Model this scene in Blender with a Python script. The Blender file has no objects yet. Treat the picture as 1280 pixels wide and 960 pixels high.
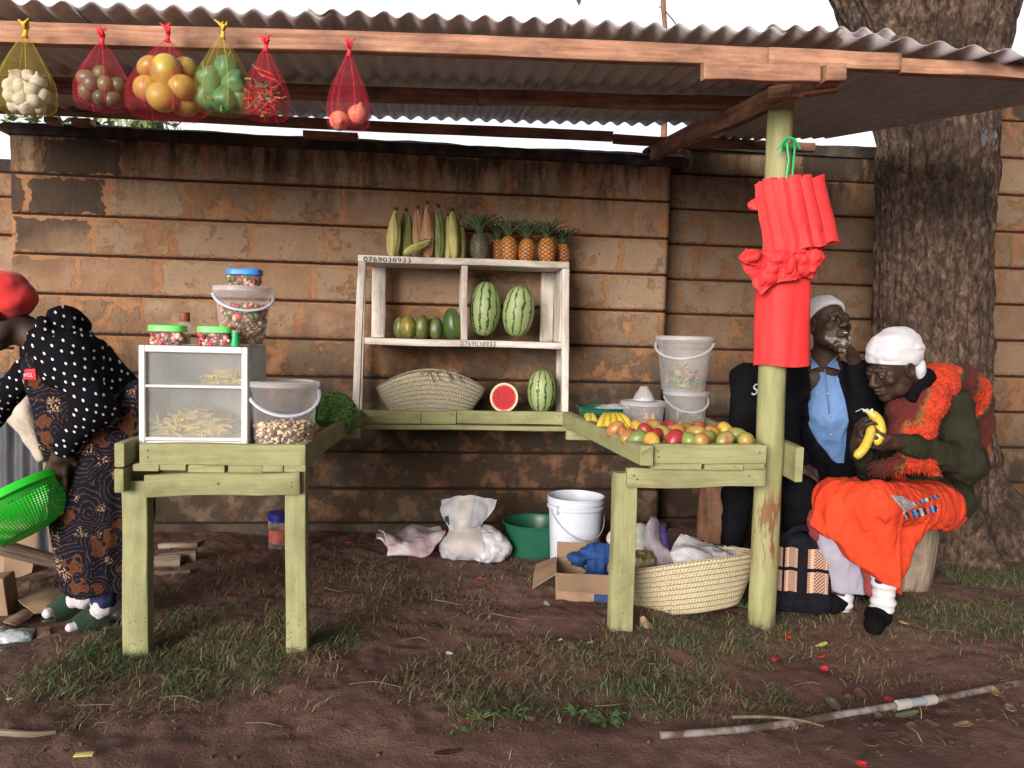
import bpy, math, random
import numpy as np
EXPOSURE = .65; SUN = 3.3; SUN_E = 10; SUN_A = 212; SKY = .10; NORTH_GLOW = (7.5, 7.7, 8.3, 1)
from mathutils import Vector, Matrix
random.seed(7); RNG = np.random.default_rng(7)
SC = bpy.context.scene
COL = SC.collection
PI = math.pi

# ------------------------------------------------------------------ camera frame (used to read positions off the site)
HC = 1.2; FOC = 960.0
CA, CP, CR = math.radians(6.2), math.radians(3.5), math.radians(1.43)
_f = np.array([math.sin(CA)*math.cos(CP), math.cos(CA)*math.cos(CP), -math.sin(CP)])
_r0 = np.array([math.cos(CA), -math.sin(CA), 0.0]); _u0 = np.cross(_r0, _f)
_rt = _r0*math.cos(CR)+_u0*math.sin(CR); _up = _u0*math.cos(CR)-_r0*math.sin(CR)
CAMP = np.array([0, 0, HC])
def ray(px, py): return _f+_rt*((px-640)/FOC)-_up*((py-480)/FOC)
def G(px, py, z=0.0): d = ray(px, py); return CAMP+d*((z-HC)/d[2])
def W(px, py, y): d = ray(px, py); return CAMP+d*(y/d[1])
def D(px, py, d): return CAMP+ray(px, py)*d

# ------------------------------------------------------------------ numpy noise
_perm = RNG.permutation(256).astype(np.int32); _perm = np.concatenate([_perm, _perm, _perm])
_val = RNG.random(256).astype(np.float32)*2-1
def vnoise(P):
    P = np.asarray(P, np.float32); I = np.floor(P).astype(np.int32); f = P-I
    u = f*f*f*(f*(f*6-15)+10); I &= 255
    out = 0
    for dx in (0, 1):
        wx = u[..., 0] if dx else 1-u[..., 0]
        a = _perm[(I[..., 0]+dx) & 255]
        for dy in (0, 1):
            wy = u[..., 1] if dy else 1-u[..., 1]
            b = _perm[(a+I[..., 1]+dy) & 255]
            for dz in (0, 1):
                wz = u[..., 2] if dz else 1-u[..., 2]
                out = out+wx*wy*wz*_val[_perm[(b+I[..., 2]+dz) & 255]]
    return out
def fbm(P, o=3):
    P = np.asarray(P, np.float32); s = 0; a = 1.0
    for i in range(o): s = s+a*vnoise(P*(2.03**i)+17.3*i); a *= .5
    return s

# ------------------------------------------------------------------ mesh builder
def nrm(v): v = np.asarray(v, float); return v/(np.linalg.norm(v)+1e-12)
class MB:
    def __init__(s): s.V = []; s.U = []; s.F = []; s.n = 0
    def add(s, V, F, U=None):
        V = np.asarray(V, float).reshape(-1, 3)
        s.V.append(V); s.U.append(np.zeros((len(V), 2)) if U is None else np.asarray(U, float))
        s.F += [tuple(int(i)+s.n for i in f) for f in F]; s.n += len(V); return s
    def sweep(s, rings, closed_ring=True, cap=True, U=None):
        R = np.asarray(rings, float); m, n = R.shape[:2]
        F = []
        nn = n if closed_ring else n-1
        for i in range(m-1):
            for j in range(nn):
                k = (j+1) % n
                F.append((i*n+j, i*n+k, (i+1)*n+k, (i+1)*n+j))
        if cap and closed_ring: F.append(tuple(range(n-1, -1, -1))); F.append(tuple((m-1)*n+j for j in range(n)))
        return s.add(R.reshape(-1, 3), F, U)
    def board(s, a, b, w, h, up=(0, 0, 1), seg=8, jit=.0015, ch=.003, rot=0.0):
        a = np.asarray(a, float); b = np.asarray(b, float); d = nrm(b-a); L = np.linalg.norm(b-a)
        side = nrm(np.cross(d, up)); u = np.cross(side, d)
        if rot: side, u = side*math.cos(rot)+u*math.sin(rot), u*math.cos(rot)-side*math.sin(rot)
        hw, hh = w/2, h/2; c = min(ch, hw*.4, hh*.4)
        sec = [(-hw+c, -hh), (hw-c, -hh), (hw, -hh+c), (hw, hh-c), (hw-c, hh), (-hw+c, hh), (-hw, hh-c), (-hw, -hh+c)]
        per = [0, w, w+c, w+h, w+h+c, 2*w+h, 2*w+h+c, 2*w+2*h]; o = random.random()*9
        rings = []; U = []
        ts = np.concatenate([[0, c*.7/L], np.linspace(.05, .95, max(2, seg)-1), [1-c*.7/L, 1]])
        jx, jy = random.uniform(0, 99), random.uniform(0, 99)
        for q, t in enumerate(ts):
            k = 1-(c*.6/hw if q in (0, len(ts)-1) else 0); k2 = 1-(c*.6/hh if q in (0, len(ts)-1) else 0)
            wob = side*jit*math.sin(jx+t*7)+u*jit*math.sin(jy+t*9)
            rings.append([a+d*L*t+wob+side*x*k+u*y*k2+(RNG.random(3)-.5)*jit*.7 for x, y in sec])
            U += [(L*t+o, p+o) for p in per]
        return s.sweep(rings, U=U)
    def box(s, lo, hi, ch=.003):
        lo = np.asarray(lo, float); hi = np.asarray(hi, float); c = (lo+hi)/2
        return s.board((lo[0], c[1], c[2]), (hi[0], c[1], c[2]), hi[1]-lo[1], hi[2]-lo[2], seg=2, jit=0, ch=ch)
    def tube(s, path, rad, n=10, cap=True, flat=1.0, up=(0, 0, 1)):
        P = [np.asarray(p, float) for p in path]; m = len(P)
        if np.isscalar(rad): rad = [rad]*m
        rings = []; U = []; L = 0; side = None
        for i in range(m):
            t = nrm(P[min(i+1, m-1)]-P[max(i-1, 0)])
            if side is None:
                uu = np.asarray(up, float)
                if abs(t@uu) > .93: uu = np.array([1., 0, 0]) if abs(t[0]) < .9 else np.array([0, 1., 0])
                side = nrm(np.cross(t, uu))
            side = nrm(side-t*(side@t)); v = np.cross(side, t)
            if i: L += np.linalg.norm(P[i]-P[i-1])
            rings.append([P[i]+rad[i]*(side*math.cos(2*PI*j/n)+v*flat*math.sin(2*PI*j/n)) for j in range(n)])
            U += [(L, j*rad[i]*2*PI/n) for j in range(n)]
        return s.sweep(rings, cap=cap, U=U)
    def lathe(s, prof, n=32, c=(0, 0, 0), sx=1, sy=1, M=None, cap0=False, cap1=False, wob=None):
        c = np.asarray(c, float); n1 = n+1; V = []; U = []; L = 0
        for i, (r, z) in enumerate(prof):
            if i: L += math.hypot(r-prof[i-1][0], z-prof[i-1][1])
            for j in range(n1):
                a = 2*PI*j/n; rr = r*(wob(a, z) if wob else 1)
                V.append((rr*math.cos(a)*sx, rr*math.sin(a)*sy, z)); U.append((j/n, L))
        V = np.array(V)
        if M is not None: V = V@np.asarray(M).T
        F = [(i*n1+j, i*n1+j+1, (i+1)*n1+j+1, (i+1)*n1+j) for i in range(len(prof)-1) for j in range(n)]
        if cap0: F.append(tuple(range(n-1, -1, -1)))
        if cap1: k = (len(prof)-1)*n1; F.append(tuple(k+j for j in range(n)))
        return s.add(V+c, F, U)
    def grid(s, P, U=None, thick=0.0, wrap=False):
        P = np.asarray(P, float); m, n = P.shape[:2]
        if U is None:
            du = np.linalg.norm(np.diff(P, axis=1), axis=2).mean() if n > 1 else 0
            dv = np.linalg.norm(np.diff(P, axis=0), axis=2).mean() if m > 1 else 0
            U = np.stack(np.broadcast_arrays(np.arange(n)[None, :]*du, np.arange(m)[:, None]*dv), -1)
        f = [(i*n+j, i*n+j+1, (i+1)*n+j+1, (i+1)*n+j) for i in range(m-1) for j in range(n-1)]
        if not thick: return s.add(P.reshape(-1, 3), f, np.asarray(U).reshape(-1, 2))
        N = np.cross(np.gradient(P, axis=1), np.gradient(P, axis=0)); N /= np.linalg.norm(N, axis=2, keepdims=True)+1e-9
        Q = P-N*thick; o = m*n
        F = f+[tuple(o+i for i in q[::-1]) for q in f]
        for i in range(m-1): F += [(i*n, (i+1)*n, o+(i+1)*n, o+i*n), (i*n+n-1, o+i*n+n-1, o+(i+1)*n+n-1, (i+1)*n+n-1)]
        for j in range(n-1): F += [(j, o+j, o+j+1, j+1), ((m-1)*n+j, (m-1)*n+j+1, o+(m-1)*n+j+1, o+(m-1)*n+j)]
        UU = np.asarray(U).reshape(-1, 2)
        return s.add(np.concatenate([P.reshape(-1, 3), Q.reshape(-1, 3)]), F, np.concatenate([UU, UU]))
    def build(s, name, mat, parent=None, smooth=True, sharp=40, local=False):
        V = np.concatenate(s.V) if s.V else np.zeros((0, 3)); U = np.concatenate(s.U)
        if parent is not None and not local: V = V-np.array(wloc(parent))
        return mesh_obj(name, V, s.F, U, mat, parent, smooth, sharp)
def wloc(o):
    l = Vector((0, 0, 0))
    while o is not None: l = l+o.location; o = o.parent
    return l
def mesh_obj(name, V, F, U, mat, parent=None, smooth=True, sharp=40):
    me = bpy.data.meshes.new(name); V = np.asarray(V, np.float32)
    if isinstance(F, np.ndarray): tot = np.full(len(F), F.shape[1]); flat = F.reshape(-1)
    else: tot = np.fromiter((len(f) for f in F), int, len(F)); flat = np.fromiter((i for f in F for i in f), int, int(tot.sum()))
    me.vertices.add(len(V)); me.vertices.foreach_set('co', V.reshape(-1))
    me.loops.add(len(flat)); me.loops.foreach_set('vertex_index', flat.astype(np.int32))
    me.polygons.add(len(tot)); st = np.concatenate([[0], np.cumsum(tot)[:-1]]) if len(tot) else tot
    me.polygons.foreach_set('loop_start', st.astype(np.int32))
    try: me.polygons.foreach_set('loop_total', tot.astype(np.int32))
    except Exception: pass
    me.polygons.foreach_set('use_smooth', np.full(len(tot), bool(smooth)))
    if U is not None:
        uv = me.uv_layers.new(name='UVMap'); uv.data.foreach_set('uv', np.asarray(U, np.float32)[flat].reshape(-1))
    me.update(calc_edges=True); me.validate()
    if smooth and sharp: me.set_sharp_from_angle(angle=math.radians(sharp))
    me.materials.append(mat)
    o = bpy.data.objects.new(name, me); COL.objects.link(o)
    if parent is not None: o.parent = parent
    return o
def tag(o, label=None, cat=None, group=None, kind=None):
    if label: o['label'] = label
    if cat: o['category'] = cat
    if group: o['group'] = group
    if kind: o['kind'] = kind
    return o
def thing(name, label, cat, loc=(0, 0, 0), group=None, rot=None):
    o = bpy.data.objects.new(name, None); COL.objects.link(o); o.location = Vector([float(x) for x in loc]); o.empty_display_size = .05
    if rot: o.rotation_euler = rot
    return tag(o, label, cat, group)
def dup(o, loc=None, label=None, rot=None, scale=None, mat=None):
    c = o.copy(); COL.objects.link(c)
    if loc is not None: c.location = Vector([float(x) for x in loc])
    if rot is not None: c.rotation_euler = rot
    if scale is not None: c.scale = (scale,)*3 if np.isscalar(scale) else scale
    if label: c['label'] = label
    for ch in list(o.children):
        d = ch.copy(); COL.objects.link(d); d.parent = c
        for g in list(ch.children):
            e = g.copy(); COL.objects.link(e); e.parent = d
    return c
def origin_to(o, loc):
    """shift a single mesh object's origin to a world point (mesh was built in world space)"""
    loc = Vector([float(x) for x in loc]); o.data.transform(Matrix.Translation(-loc)); o.location = loc; return o
def rotm(ax, ang): return np.array(Matrix.Rotation(ang, 3, ax))
def cat_rom(C, n):
    """Catmull-Rom upsampling along axis 0 of an array of control points"""
    C = np.asarray(C, float); m = len(C); P = np.concatenate([[2*C[0]-C[1]], C, [2*C[-1]-C[-2]]])
    out = []
    for i in range(m-1):
        p0, p1, p2, p3 = P[i], P[i+1], P[i+2], P[i+3]
        for k in range(n):
            t = k/n
            out.append(.5*(2*p1+(p2-p0)*t+(2*p0-5*p1+4*p2-p3)*t*t+(3*p1-p0-3*p2+p3)*t**3))
    out.append(C[-1]); return np.array(out)
def patch(C, nu=8, nv=8):
    C = np.asarray(C, float); A = cat_rom(C, nu); return np.swapaxes(cat_rom(np.swapaxes(A, 0, 1), nv), 0, 1)
def ruffle(P, amp, freq, seed=0.0, o=2):
    N = np.cross(np.gradient(P, axis=1), np.gradient(P, axis=0)); N /= np.linalg.norm(N, axis=2, keepdims=True)+1e-9
    return P+N*(amp*fbm(P*freq+seed, o))[..., None]

# ------------------------------------------------------------------ signed-distance modelling (bodies, clothes, sacks)
class SDF:
    def __init__(s, k=.03): s.p = []; s.k = k
    def c(s, a, b, ra, rb=None, k=None, sub=False):
        s.p.append(('c', np.asarray(a, float), np.asarray(b, float), ra, ra if rb is None else rb, s.k if k is None else k, sub)); return s
    def e(s, c, r, R=None, k=None, sub=False):
        s.p.append(('e', np.asarray(c, float), np.asarray(r, float) if not np.isscalar(r) else np.array([r]*3, float), np.eye(3) if R is None else np.asarray(R), s.k if k is None else k, sub)); return s
    def chain(s, pts, rad, k=None):
        for i in range(len(pts)-1): s.c(pts[i], pts[i+1], rad[i], rad[i+1], k)
        return s
    def mesh(s, res=.006, disp=None, cut=()):
        lo = np.full(3, 9e9); hi = -lo
        for q in s.p:
            if q[-1]: continue
            if q[0] == 'c':
                for P, r in ((q[1], q[3]), (q[2], q[4])): lo = np.minimum(lo, P-r); hi = np.maximum(hi, P+r)
            else: r = q[2].max(); lo = np.minimum(lo, q[1]-r); hi = np.maximum(hi, q[1]+r)
        pad = .02+2*res; lo -= pad; hi += pad
        n = np.ceil((hi-lo)/res).astype(int)+1
        d = np.full(n, .1, np.float32)
        ax = [lo[i]+np.arange(n[i])*res for i in range(3)]
        for q in s.p:
            k = q[-2]; sub = q[-1]
            if q[0] == 'c': bl = np.minimum(q[1]-q[3], q[2]-q[4]); bh = np.maximum(q[1]+q[3], q[2]+q[4])
            else: r = q[2].max(); bl = q[1]-r; bh = q[1]+r
            bl = bl-k-3*res-.012; bh = bh+k+3*res+.012
            i0 = np.clip(np.floor((bl-lo)/res).astype(int), 0, n-1); i1 = np.clip(np.ceil((bh-lo)/res).astype(int)+1, 1, n)
            sl = tuple(slice(a, b) for a, b in zip(i0, i1))
            X, Y, Z = np.meshgrid(*[ax[i][sl[i]] for i in range(3)], indexing='ij')
            P = np.stack([X, Y, Z], -1).astype(np.float32)
            if q[0] == 'c':
                ab = (q[2]-q[1]).astype(np.float32); t = np.clip(((P-q[1].astype(np.float32))@ab)/(ab@ab+1e-12), 0, 1)
                dd = np.linalg.norm(P-q[1].astype(np.float32)-t[..., None]*ab, axis=-1)-(q[3]+t*(q[4]-q[3]))
            else:
                Q = (P-q[1].astype(np.float32))@q[3].astype(np.float32); r = q[2].astype(np.float32)
                k0 = np.linalg.norm(Q/r, axis=-1); k1 = np.linalg.norm(Q/(r*r), axis=-1)+1e-9; dd = k0*(k0-1)/k1
            cur = d[sl]
            if sub:
                h = np.maximum(k-np.abs(cur+dd), 0)/max(k, 1e-6); d[sl] = np.maximum(cur, -dd)+h*h*k/4
            else:
                h = np.maximum(k-np.abs(cur-dd), 0)/max(k, 1e-6); d[sl] = np.minimum(cur, dd)-h*h*k/4
        if disp is not None or cut:
            I = np.nonzero(np.abs(d) < .06)
            P = np.stack([ax[i][I[i]] for i in range(3)], -1).astype(np.float32)
            if disp is not None: d[I] += disp(P)
            for f in cut: d[I] = np.maximum(d[I], f(P))
            if cut:
                I = np.nonzero(d <= -.06); P = np.stack([ax[i][I[i]] for i in range(3)], -1).astype(np.float32)
                for f in cut: d[I] = np.maximum(d[I], f(P))
        d[0] = d[-1] = .1; d[:, 0] = d[:, -1] = .1; d[:, :, 0] = d[:, :, -1] = .1
        return surfnet(d, lo, res)
    def build(s, name, mat, parent=None, res=.006, disp=None, cut=(), sharp=0):
        V, F = s.mesh(res, disp, cut)
        if parent is not None: V = V-np.array(wloc(parent))
        return mesh_obj(name, V, F, None, mat, parent, True, sharp)
def surfnet(d, org, res):
    neg = d < 0; n = np.array(d.shape); c = n-1
    def S(a, o): return a[o[0]:o[0]+c[0], o[1]:o[1]+c[1], o[2]:o[2]+c[2]]
    cnt = np.zeros(c, np.int8); cor = [(x, y, z) for x in (0, 1) for y in (0, 1) for z in (0, 1)]
    for o in cor: cnt += S(neg, o)
    I = np.nonzero((cnt > 0) & (cnt < 8)); N = len(I[0])
    idx = np.full(c, -1, np.int64); idx[I] = np.arange(N)
    vals = {o: d[I[0]+o[0], I[1]+o[1], I[2]+o[2]] for o in cor}
    acc = np.zeros((N, 3)); w = np.zeros(N)
    for o in cor:
        for axis in range(3):
            if o[axis]: continue
            p = list(o); p[axis] = 1; p = tuple(p); a, b = vals[o], vals[p]; m = (a < 0) != (b < 0)
            t = np.where(m, a/np.where(a-b == 0, 1, a-b), 0); q = np.tile(np.array(o, float), (N, 1)); q[:, axis] += t
            acc += q*m[:, None]; w += m
    V = org+res*(np.stack(I, -1)+acc/np.maximum(w, 1)[:, None])
    F = []
    for axis in range(3):
        b, e = (axis+1) % 3, (axis+2) % 3
        sl0 = [slice(None)]*3; sl1 = [slice(None)]*3; sl0[axis] = slice(0, -1); sl1[axis] = slice(1, None)
        A = neg[tuple(sl0)]; B = neg[tuple(sl1)]
        K = np.stack(np.nonzero(A != B), -1)
        K = K[(K[:, b] > 0) & (K[:, e] > 0) & (K[:, b] < c[b]) & (K[:, e] < c[e])]
        if not len(K): continue
        def cell(db, de): q = K.copy(); q[:, b] += db; q[:, e] += de; return idx[q[:, 0], q[:, 1], q[:, 2]]
        f = np.stack([cell(-1, -1), cell(0, -1), cell(0, 0), cell(-1, 0)], -1)
        flip = ~A[K[:, 0], K[:, 1], K[:, 2]]; f[flip] = f[flip][:, ::-1]; F.append(f)
    return V, np.concatenate(F)

# ------------------------------------------------------------------ materials
def newmat(name):
    m = bpy.data.materials.new(name); m.use_nodes = True; nt = m.node_tree
    return m, nt, nt.nodes['Principled BSDF']
def nd(nt, t, ins=None, **props):
    n = nt.nodes.new('ShaderNode'+t)
    for k, v in props.items(): setattr(n, k, v)
    for k, v in (ins or {}).items():
        sk = n.inputs[k]
        if isinstance(v, bpy.types.NodeSocket): nt.links.new(v, sk)
        elif isinstance(v, bpy.types.Node): nt.links.new(v.outputs[0], sk)
        else:
            if hasattr(sk.default_value, '__len__') and not np.isscalar(v): 
                v = tuple(v); v = v+(1.0,)*(len(sk.default_value)-len(v))
            sk.default_value = v
    return n
def mth(nt, op, a, b=None, c=None):
    ins = {0: a}
    if b is not None: ins[1] = b
    if c is not None: ins[2] = c
    return nd(nt, 'Math', ins, operation=op).outputs[0]
def mixc(nt, fac, a, b, mode='MIX'):
    n = nd(nt, 'Mix', {0: fac, 6: a, 7: b}, data_type='RGBA', blend_type=mode); return n.outputs[2]
def ramp(nt, fac, stops, interp='LINEAR'):
    n = nd(nt, 'ValToRGB', {0: fac}); r = n.color_ramp; r.interpolation = interp
    while len(r.elements) < len(stops): r.elements.new(.5)
    for e, (p, c) in zip(r.elements, stops):
        e.position = p; e.color = (c, c, c, 1) if np.isscalar(c) else tuple(c)+(1,)
    return n.outputs[0]
def coords(nt, kind='Object', scale=(1, 1, 1)):
    t = nd(nt, 'TexCoord').outputs[kind]
    return nd(nt, 'Mapping', {'Vector': t, 'Scale': scale}).outputs[0]
def noi(nt, vec, scale, detail=4, rough=.55, dist=0):
    return nd(nt, 'TexNoise', {'Vector': vec, 'Scale': scale, 'Detail': detail, 'Roughness': rough, 'Distortion': dist}).outputs[0]
def bump(nt, b, h, strength=.5, dist=.01):
    n = nd(nt, 'Bump', {'Height': h, 'Strength': strength, 'Distance': dist}); nt.links.new(n.outputs[0], b.inputs['Normal']); return n
def link(nt, a, b): nt.links.new(a, b)
def col2(stops): 
    k = len(stops); return [(.3+.4*i/(k-1) if k > 1 else .5, c) for i, c in enumerate(stops)]
def simple(name, cols, rough=.6, scale=8, detail=4, bmp=0, bscale=60, bdist=.004, coord='Object', stretch=(1, 1, 1), rnd=0, spec=.4, sheen=0, sss=0):
    m, nt, b = newmat(name); v = coords(nt, coord, stretch)
    c = ramp(nt, noi(nt, v, scale, detail), col2(cols)) if len(cols) > 1 else None
    if rnd:
        oi = nd(nt, 'ObjectInfo').outputs['Random']
        hs = nd(nt, 'HueSaturation', {'Hue': mth(nt, 'MULTIPLY_ADD', oi, rnd*.12, .5-rnd*.06), 'Value': mth(nt, 'MULTIPLY_ADD', mth(nt, 'FRACT', mth(nt, 'MULTIPLY', oi, 7.3)), rnd, 1-rnd/2), 'Color': c if c is not None else cols[0]})
        c = hs.outputs[0]
    if c is not None: link(nt, c, b.inputs['Base Color'])
    else: b.inputs['Base Color'].default_value = tuple(cols[0])+(1,)
    b.inputs['Roughness'].default_value = rough; b.inputs['Specular IOR Level'].default_value = spec
    if sheen: b.inputs['Sheen Weight'].default_value = sheen
    if bmp: bump(nt, b, noi(nt, v, bscale, 4), bmp, bdist)
    return m
def wood(name, cols, rough=.75, dirt=None, dirt_amt=.5, bmp=.35, grain=1.0):
    m, nt, b = newmat(name); uv = nd(nt, 'TexCoord').outputs['UV']
    v = nd(nt, 'Mapping', {'Vector': uv, 'Scale': (1.2, 22, 1)}).outputs[0]
    g = noi(nt, v, 3*grain, 6, .55, .6)
    v2 = nd(nt, 'Mapping', {'Vector': uv, 'Scale': (2, 4, 1)}).outputs[0]
    c = ramp(nt, g, col2(cols))
    if dirt is not None:
        c = mixc(nt, ramp(nt, noi(nt, v2, 2.3, 6, .65), [(.5-dirt_amt*.15, 0), (.75, 1)]), c, dirt)
    link(nt, c, b.inputs['Base Color']); b.inputs['Roughness'].default_value = rough; b.inputs['Specular IOR Level'].default_value = .25
    bump(nt, b, g, bmp, .003); return m
def mud(m, top=.10):
    # muddy feet: splashes of soil on the lowest part of what stands on the ground
    nt = m.node_tree; b = nt.nodes['Principled BSDF']; src = b.inputs['Base Color'].links[0].from_socket; t = nd(nt, 'TexCoord').outputs['Object']; z = nd(nt, 'SeparateXYZ', {0: t}).outputs[2]
    f = nd(nt, 'MapRange', {0: mth(nt, 'MULTIPLY_ADD', noi(nt, t, 26, 5, .7), .16, z), 1: top+.08, 2: top-.01}).outputs[0]
    sp = mth(nt, 'MULTIPLY', ramp(nt, noi(nt, t, 55, 3, .6), [(.62, 0), (.66, .7)]), nd(nt, 'MapRange', {0: z, 1: .45, 2: .05}).outputs[0])
    link(nt, mixc(nt, nd(nt, 'Clamp', {0: mth(nt, 'ADD', mth(nt, 'MULTIPLY', f, .85), sp)}).outputs[0], src, (.10, .062, .045)), b.inputs['Base Color'])
def see_through(name, tint, amount, rough=.25, speck=None, gloss=.12):
    """thin translucent plastic: part of the light passes straight through, part is scattered"""
    m, nt, b = newmat(name); out = nt.nodes['Material Output']
    b.inputs['Base Color'].default_value = tuple(tint)+(1,); b.inputs['Roughness'].default_value = rough
    tr = nd(nt, 'BsdfTransparent', {'Color': (1, 1, 1)}); tl = nd(nt, 'BsdfTranslucent', {'Color': tint})
    fr = nd(nt, 'LayerWeight', {'Blend': .35}).outputs['Facing']
    v = coords(nt, 'Object'); nz = noi(nt, v, 9, 3)
    a = mth(nt, 'ADD', mth(nt, 'MULTIPLY_ADD', nz, .25, 1-amount-.12), mth(nt, 'MULTIPLY', mth(nt, 'POWER', fr, 2.0), .40))
    s1 = nd(nt, 'MixShader', {0: .4, 1: b.outputs[0], 2: tl.outputs[0]})
    s2 = nd(nt, 'MixShader', {0: nd(nt, 'Clamp', {0: a}).outputs[0], 1: tr.outputs[0], 2: s1.outputs[0]})
    link(nt, s2.outputs[0], out.inputs[0]); return m
def netting(name, tint, cover=.34, cell=.004):
    m, nt, b = newmat(name); out = nt.nodes['Material Output']
    b.inputs['Base Color'].default_value = tuple(tint)+(1,); b.inputs['Roughness'].default_value = .45
    uv = nd(nt, 'TexCoord').outputs['UV']; sp = nd(nt, 'SeparateXYZ', {0: uv})
    def lines(q): return mth(nt, 'LESS_THAN', mth(nt, 'FRACT', mth(nt, 'MULTIPLY', q, 1/cell)), cover*.55)
    d1 = mth(nt, 'ADD', sp.outputs[0], sp.outputs[1]); d2 = mth(nt, 'SUBTRACT', sp.outputs[0], sp.outputs[1])
    mask = mth(nt, 'MAXIMUM', lines(d1), lines(d2))
    tr = nd(nt, 'BsdfTransparent', {'Color': (1, 1, 1)}); tl = nd(nt, 'BsdfTranslucent', {'Color': tint})
    s1 = nd(nt, 'MixShader', {0: .45, 1: b.outputs[0], 2: tl.outputs[0]})
    s2 = nd(nt, 'MixShader', {0: mask, 1: tr.outputs[0], 2: s1.outputs[0]})
    link(nt, s2.outputs[0], out.inputs[0]); return m

M = {}
M['green_paint'] = wood('green_painted_wood', [(.235, .24, .118), (.285, .288, .145), (.32, .32, .168)], .7, (.17, .155, .08), .35)
mud(M['green_paint'], .03)
M['white_paint'] = wood('white_painted_wood', [(.46, .42, .38), (.60, .56, .52), (.66, .63, .60)], .65, (.28, .21, .16), .5)
M['beam'] = wood('sawn_timber', [(.29, .14, .085), (.43, .225, .145), (.52, .29, .20)], .8, (.10, .055, .045), .8)
M['beam_dark'] = wood('weathered_timber', [(.15, .075, .05), (.30, .15, .095), (.38, .20, .13)], .85, (.05, .03, .024), .6)
M['grey_wood'] = wood('grey_firewood', [(.10, .075, .055), (.24, .19, .15), (.33, .27, .21)], .9, (.05, .035, .025), .4)
M['end_grain'] = simple('cut_wood_end', [(.30, .20, .12), (.42, .30, .20)], .85, 30, bmp=.3)
M['cardboard'] = simple('cardboard', [(.20, .125, .08), (.27, .175, .115), (.31, .21, .14)], .85, 7, bmp=.1)
M['black'] = simple('black_ink', [(.02, .018, .03)], .7)
M['dark_gap'] = simple('dark_inside', [(.02, .02, .02)], .9)
M['skin'] = simple('dark_skin', [(.022, .011, .008), (.038, .020, .014), (.052, .028, .020)], .58, 14, bmp=.3, bscale=130, bdist=.002, spec=.35)
M['palm'] = simple('nail', [(.25, .15, .11)], .4)
M['eye'] = simple('eye_white', [(.45, .38, .32)], .2)
M['iris'] = simple('dark_iris', [(.01, .007, .005)], .15)
M['white_cloth'] = simple('white_cotton', [(.46, .46, .51), (.57, .57, .62)], .85, 9, bmp=.25, bscale=40, sheen=.2)
M['red_cloth'] = simple('red_cotton', [(.55, .020, .026), (.68, .032, .035)], .85, 9, bmp=.2, bscale=45, sheen=.3)
M['red_bag'] = simple('red_nonwoven', [(.60, .026, .030), (.72, .036, .040)], .7, 6, bmp=.25, bscale=260, bdist=.001)
M['green_plastic'] = simple('dark_green_plastic', [(.012, .085, .05), (.016, .10, .06)], .35, 5)
M['white_plastic'] = simple('white_plastic', [(.46, .50, .60), (.54, .58, .67)], .4, 6, bmp=.05)
M['steel'] = simple('steel_wire', [(.35, .35, .36)], .4)
M['lime'] = simple('lime_green_plastic', [(.024, .54, .028), (.03, .60, .036)], .35, 4)
M['lid_green'] = simple('pale_green_lid', [(.12, .62, .12), (.16, .68, .16)], .4, 5)
M['lid_blue'] = simple('blue_lid', [(.025, .22, .72)], .4)
M['clear'] = see_through('clear_plastic', (.83, .83, .88), .85)
M['clear2'] = see_through('cloudy_plastic', (.80, .80, .85), .76)
M['bagfilm'] = see_through('plastic_bag_film', (.66, .66, .74), .42, .3)
M['lid_clear'] = see_through('cloudy_lid', (.85, .85, .90), .62)
M['net_red'] = netting('red_net', (.74, .05, .10), .15)
M['net_yel'] = netting('yellow_net', (.62, .48, .10), .15)
M['net_red_solid'] = simple('red_net_twist', [(.80, .03, .06)], .6, bmp=.4)
M['net_yel_solid'] = simple('yellow_net_twist', [(.62, .45, .05)], .6, bmp=.4)
M['string_green'] = simple('green_string', [(.02, .40, .13)], .5)
M['string_blue'] = simple('blue_string', [(.02, .12, .5)], .5)
M['twig'] = simple('dead_twig', [(.08, .055, .04), (.17, .13, .095)], .9, 20)
# ================================================================== SETTING
w = bpy.data.worlds.new('World'); SC.world = w; w.use_nodes = True; wt = w.node_tree
SUN_EL, SUN_AZ = math.radians(SUN_E), math.radians(SUN_A)       # azimuth measured clockwise from +Y: the light comes from behind the camera
sky = nd(wt, 'TexSky', sky_type='NISHITA', sun_disc=False, sun_elevation=SUN_EL, sun_rotation=SUN_AZ, air_density=1.0, dust_density=9.0, ozone_density=1.0)
bg = wt.nodes['Background']; hs_ = nd(wt, 'HueSaturation', {'Saturation': .75, 'Color': sky.outputs[0]})
# white glow added to the northern sky; whitens the background without lighting the front
wd_ = nd(wt, 'SeparateXYZ', {0: nd(wt, 'TexCoord').outputs['Generated']}); cn = noi(wt, coords(wt, 'Generated', (1, 1, 2)), 2.2, 5, .6)
cm = nd(wt, 'MapRange', {0: mth(wt, 'MULTIPLY_ADD', cn, .25, wd_.outputs[1]), 1: .10, 2: .55}, interpolation_type='SMOOTHSTEP').outputs[0]
cl_ = nd(wt, 'Mix', {0: cm, 6: hs_.outputs[0], 7: NORTH_GLOW}, data_type='RGBA'); link(wt, cl_.outputs[2], bg.inputs[0]); bg.inputs[1].default_value = SKY
sl = bpy.data.lights.new('sun', 'SUN'); sl.energy = SUN; sl.angle = math.radians(30); sl.color = (1, .96, .92)
so = bpy.data.objects.new('sun', sl); COL.objects.link(so)
sd = Vector((math.sin(SUN_AZ)*math.cos(SUN_EL), math.cos(SUN_AZ)*math.cos(SUN_EL), math.sin(SUN_EL)))
so.rotation_euler = sd.to_track_quat('Z', 'Y').to_euler(); so.location = sd*20
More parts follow.
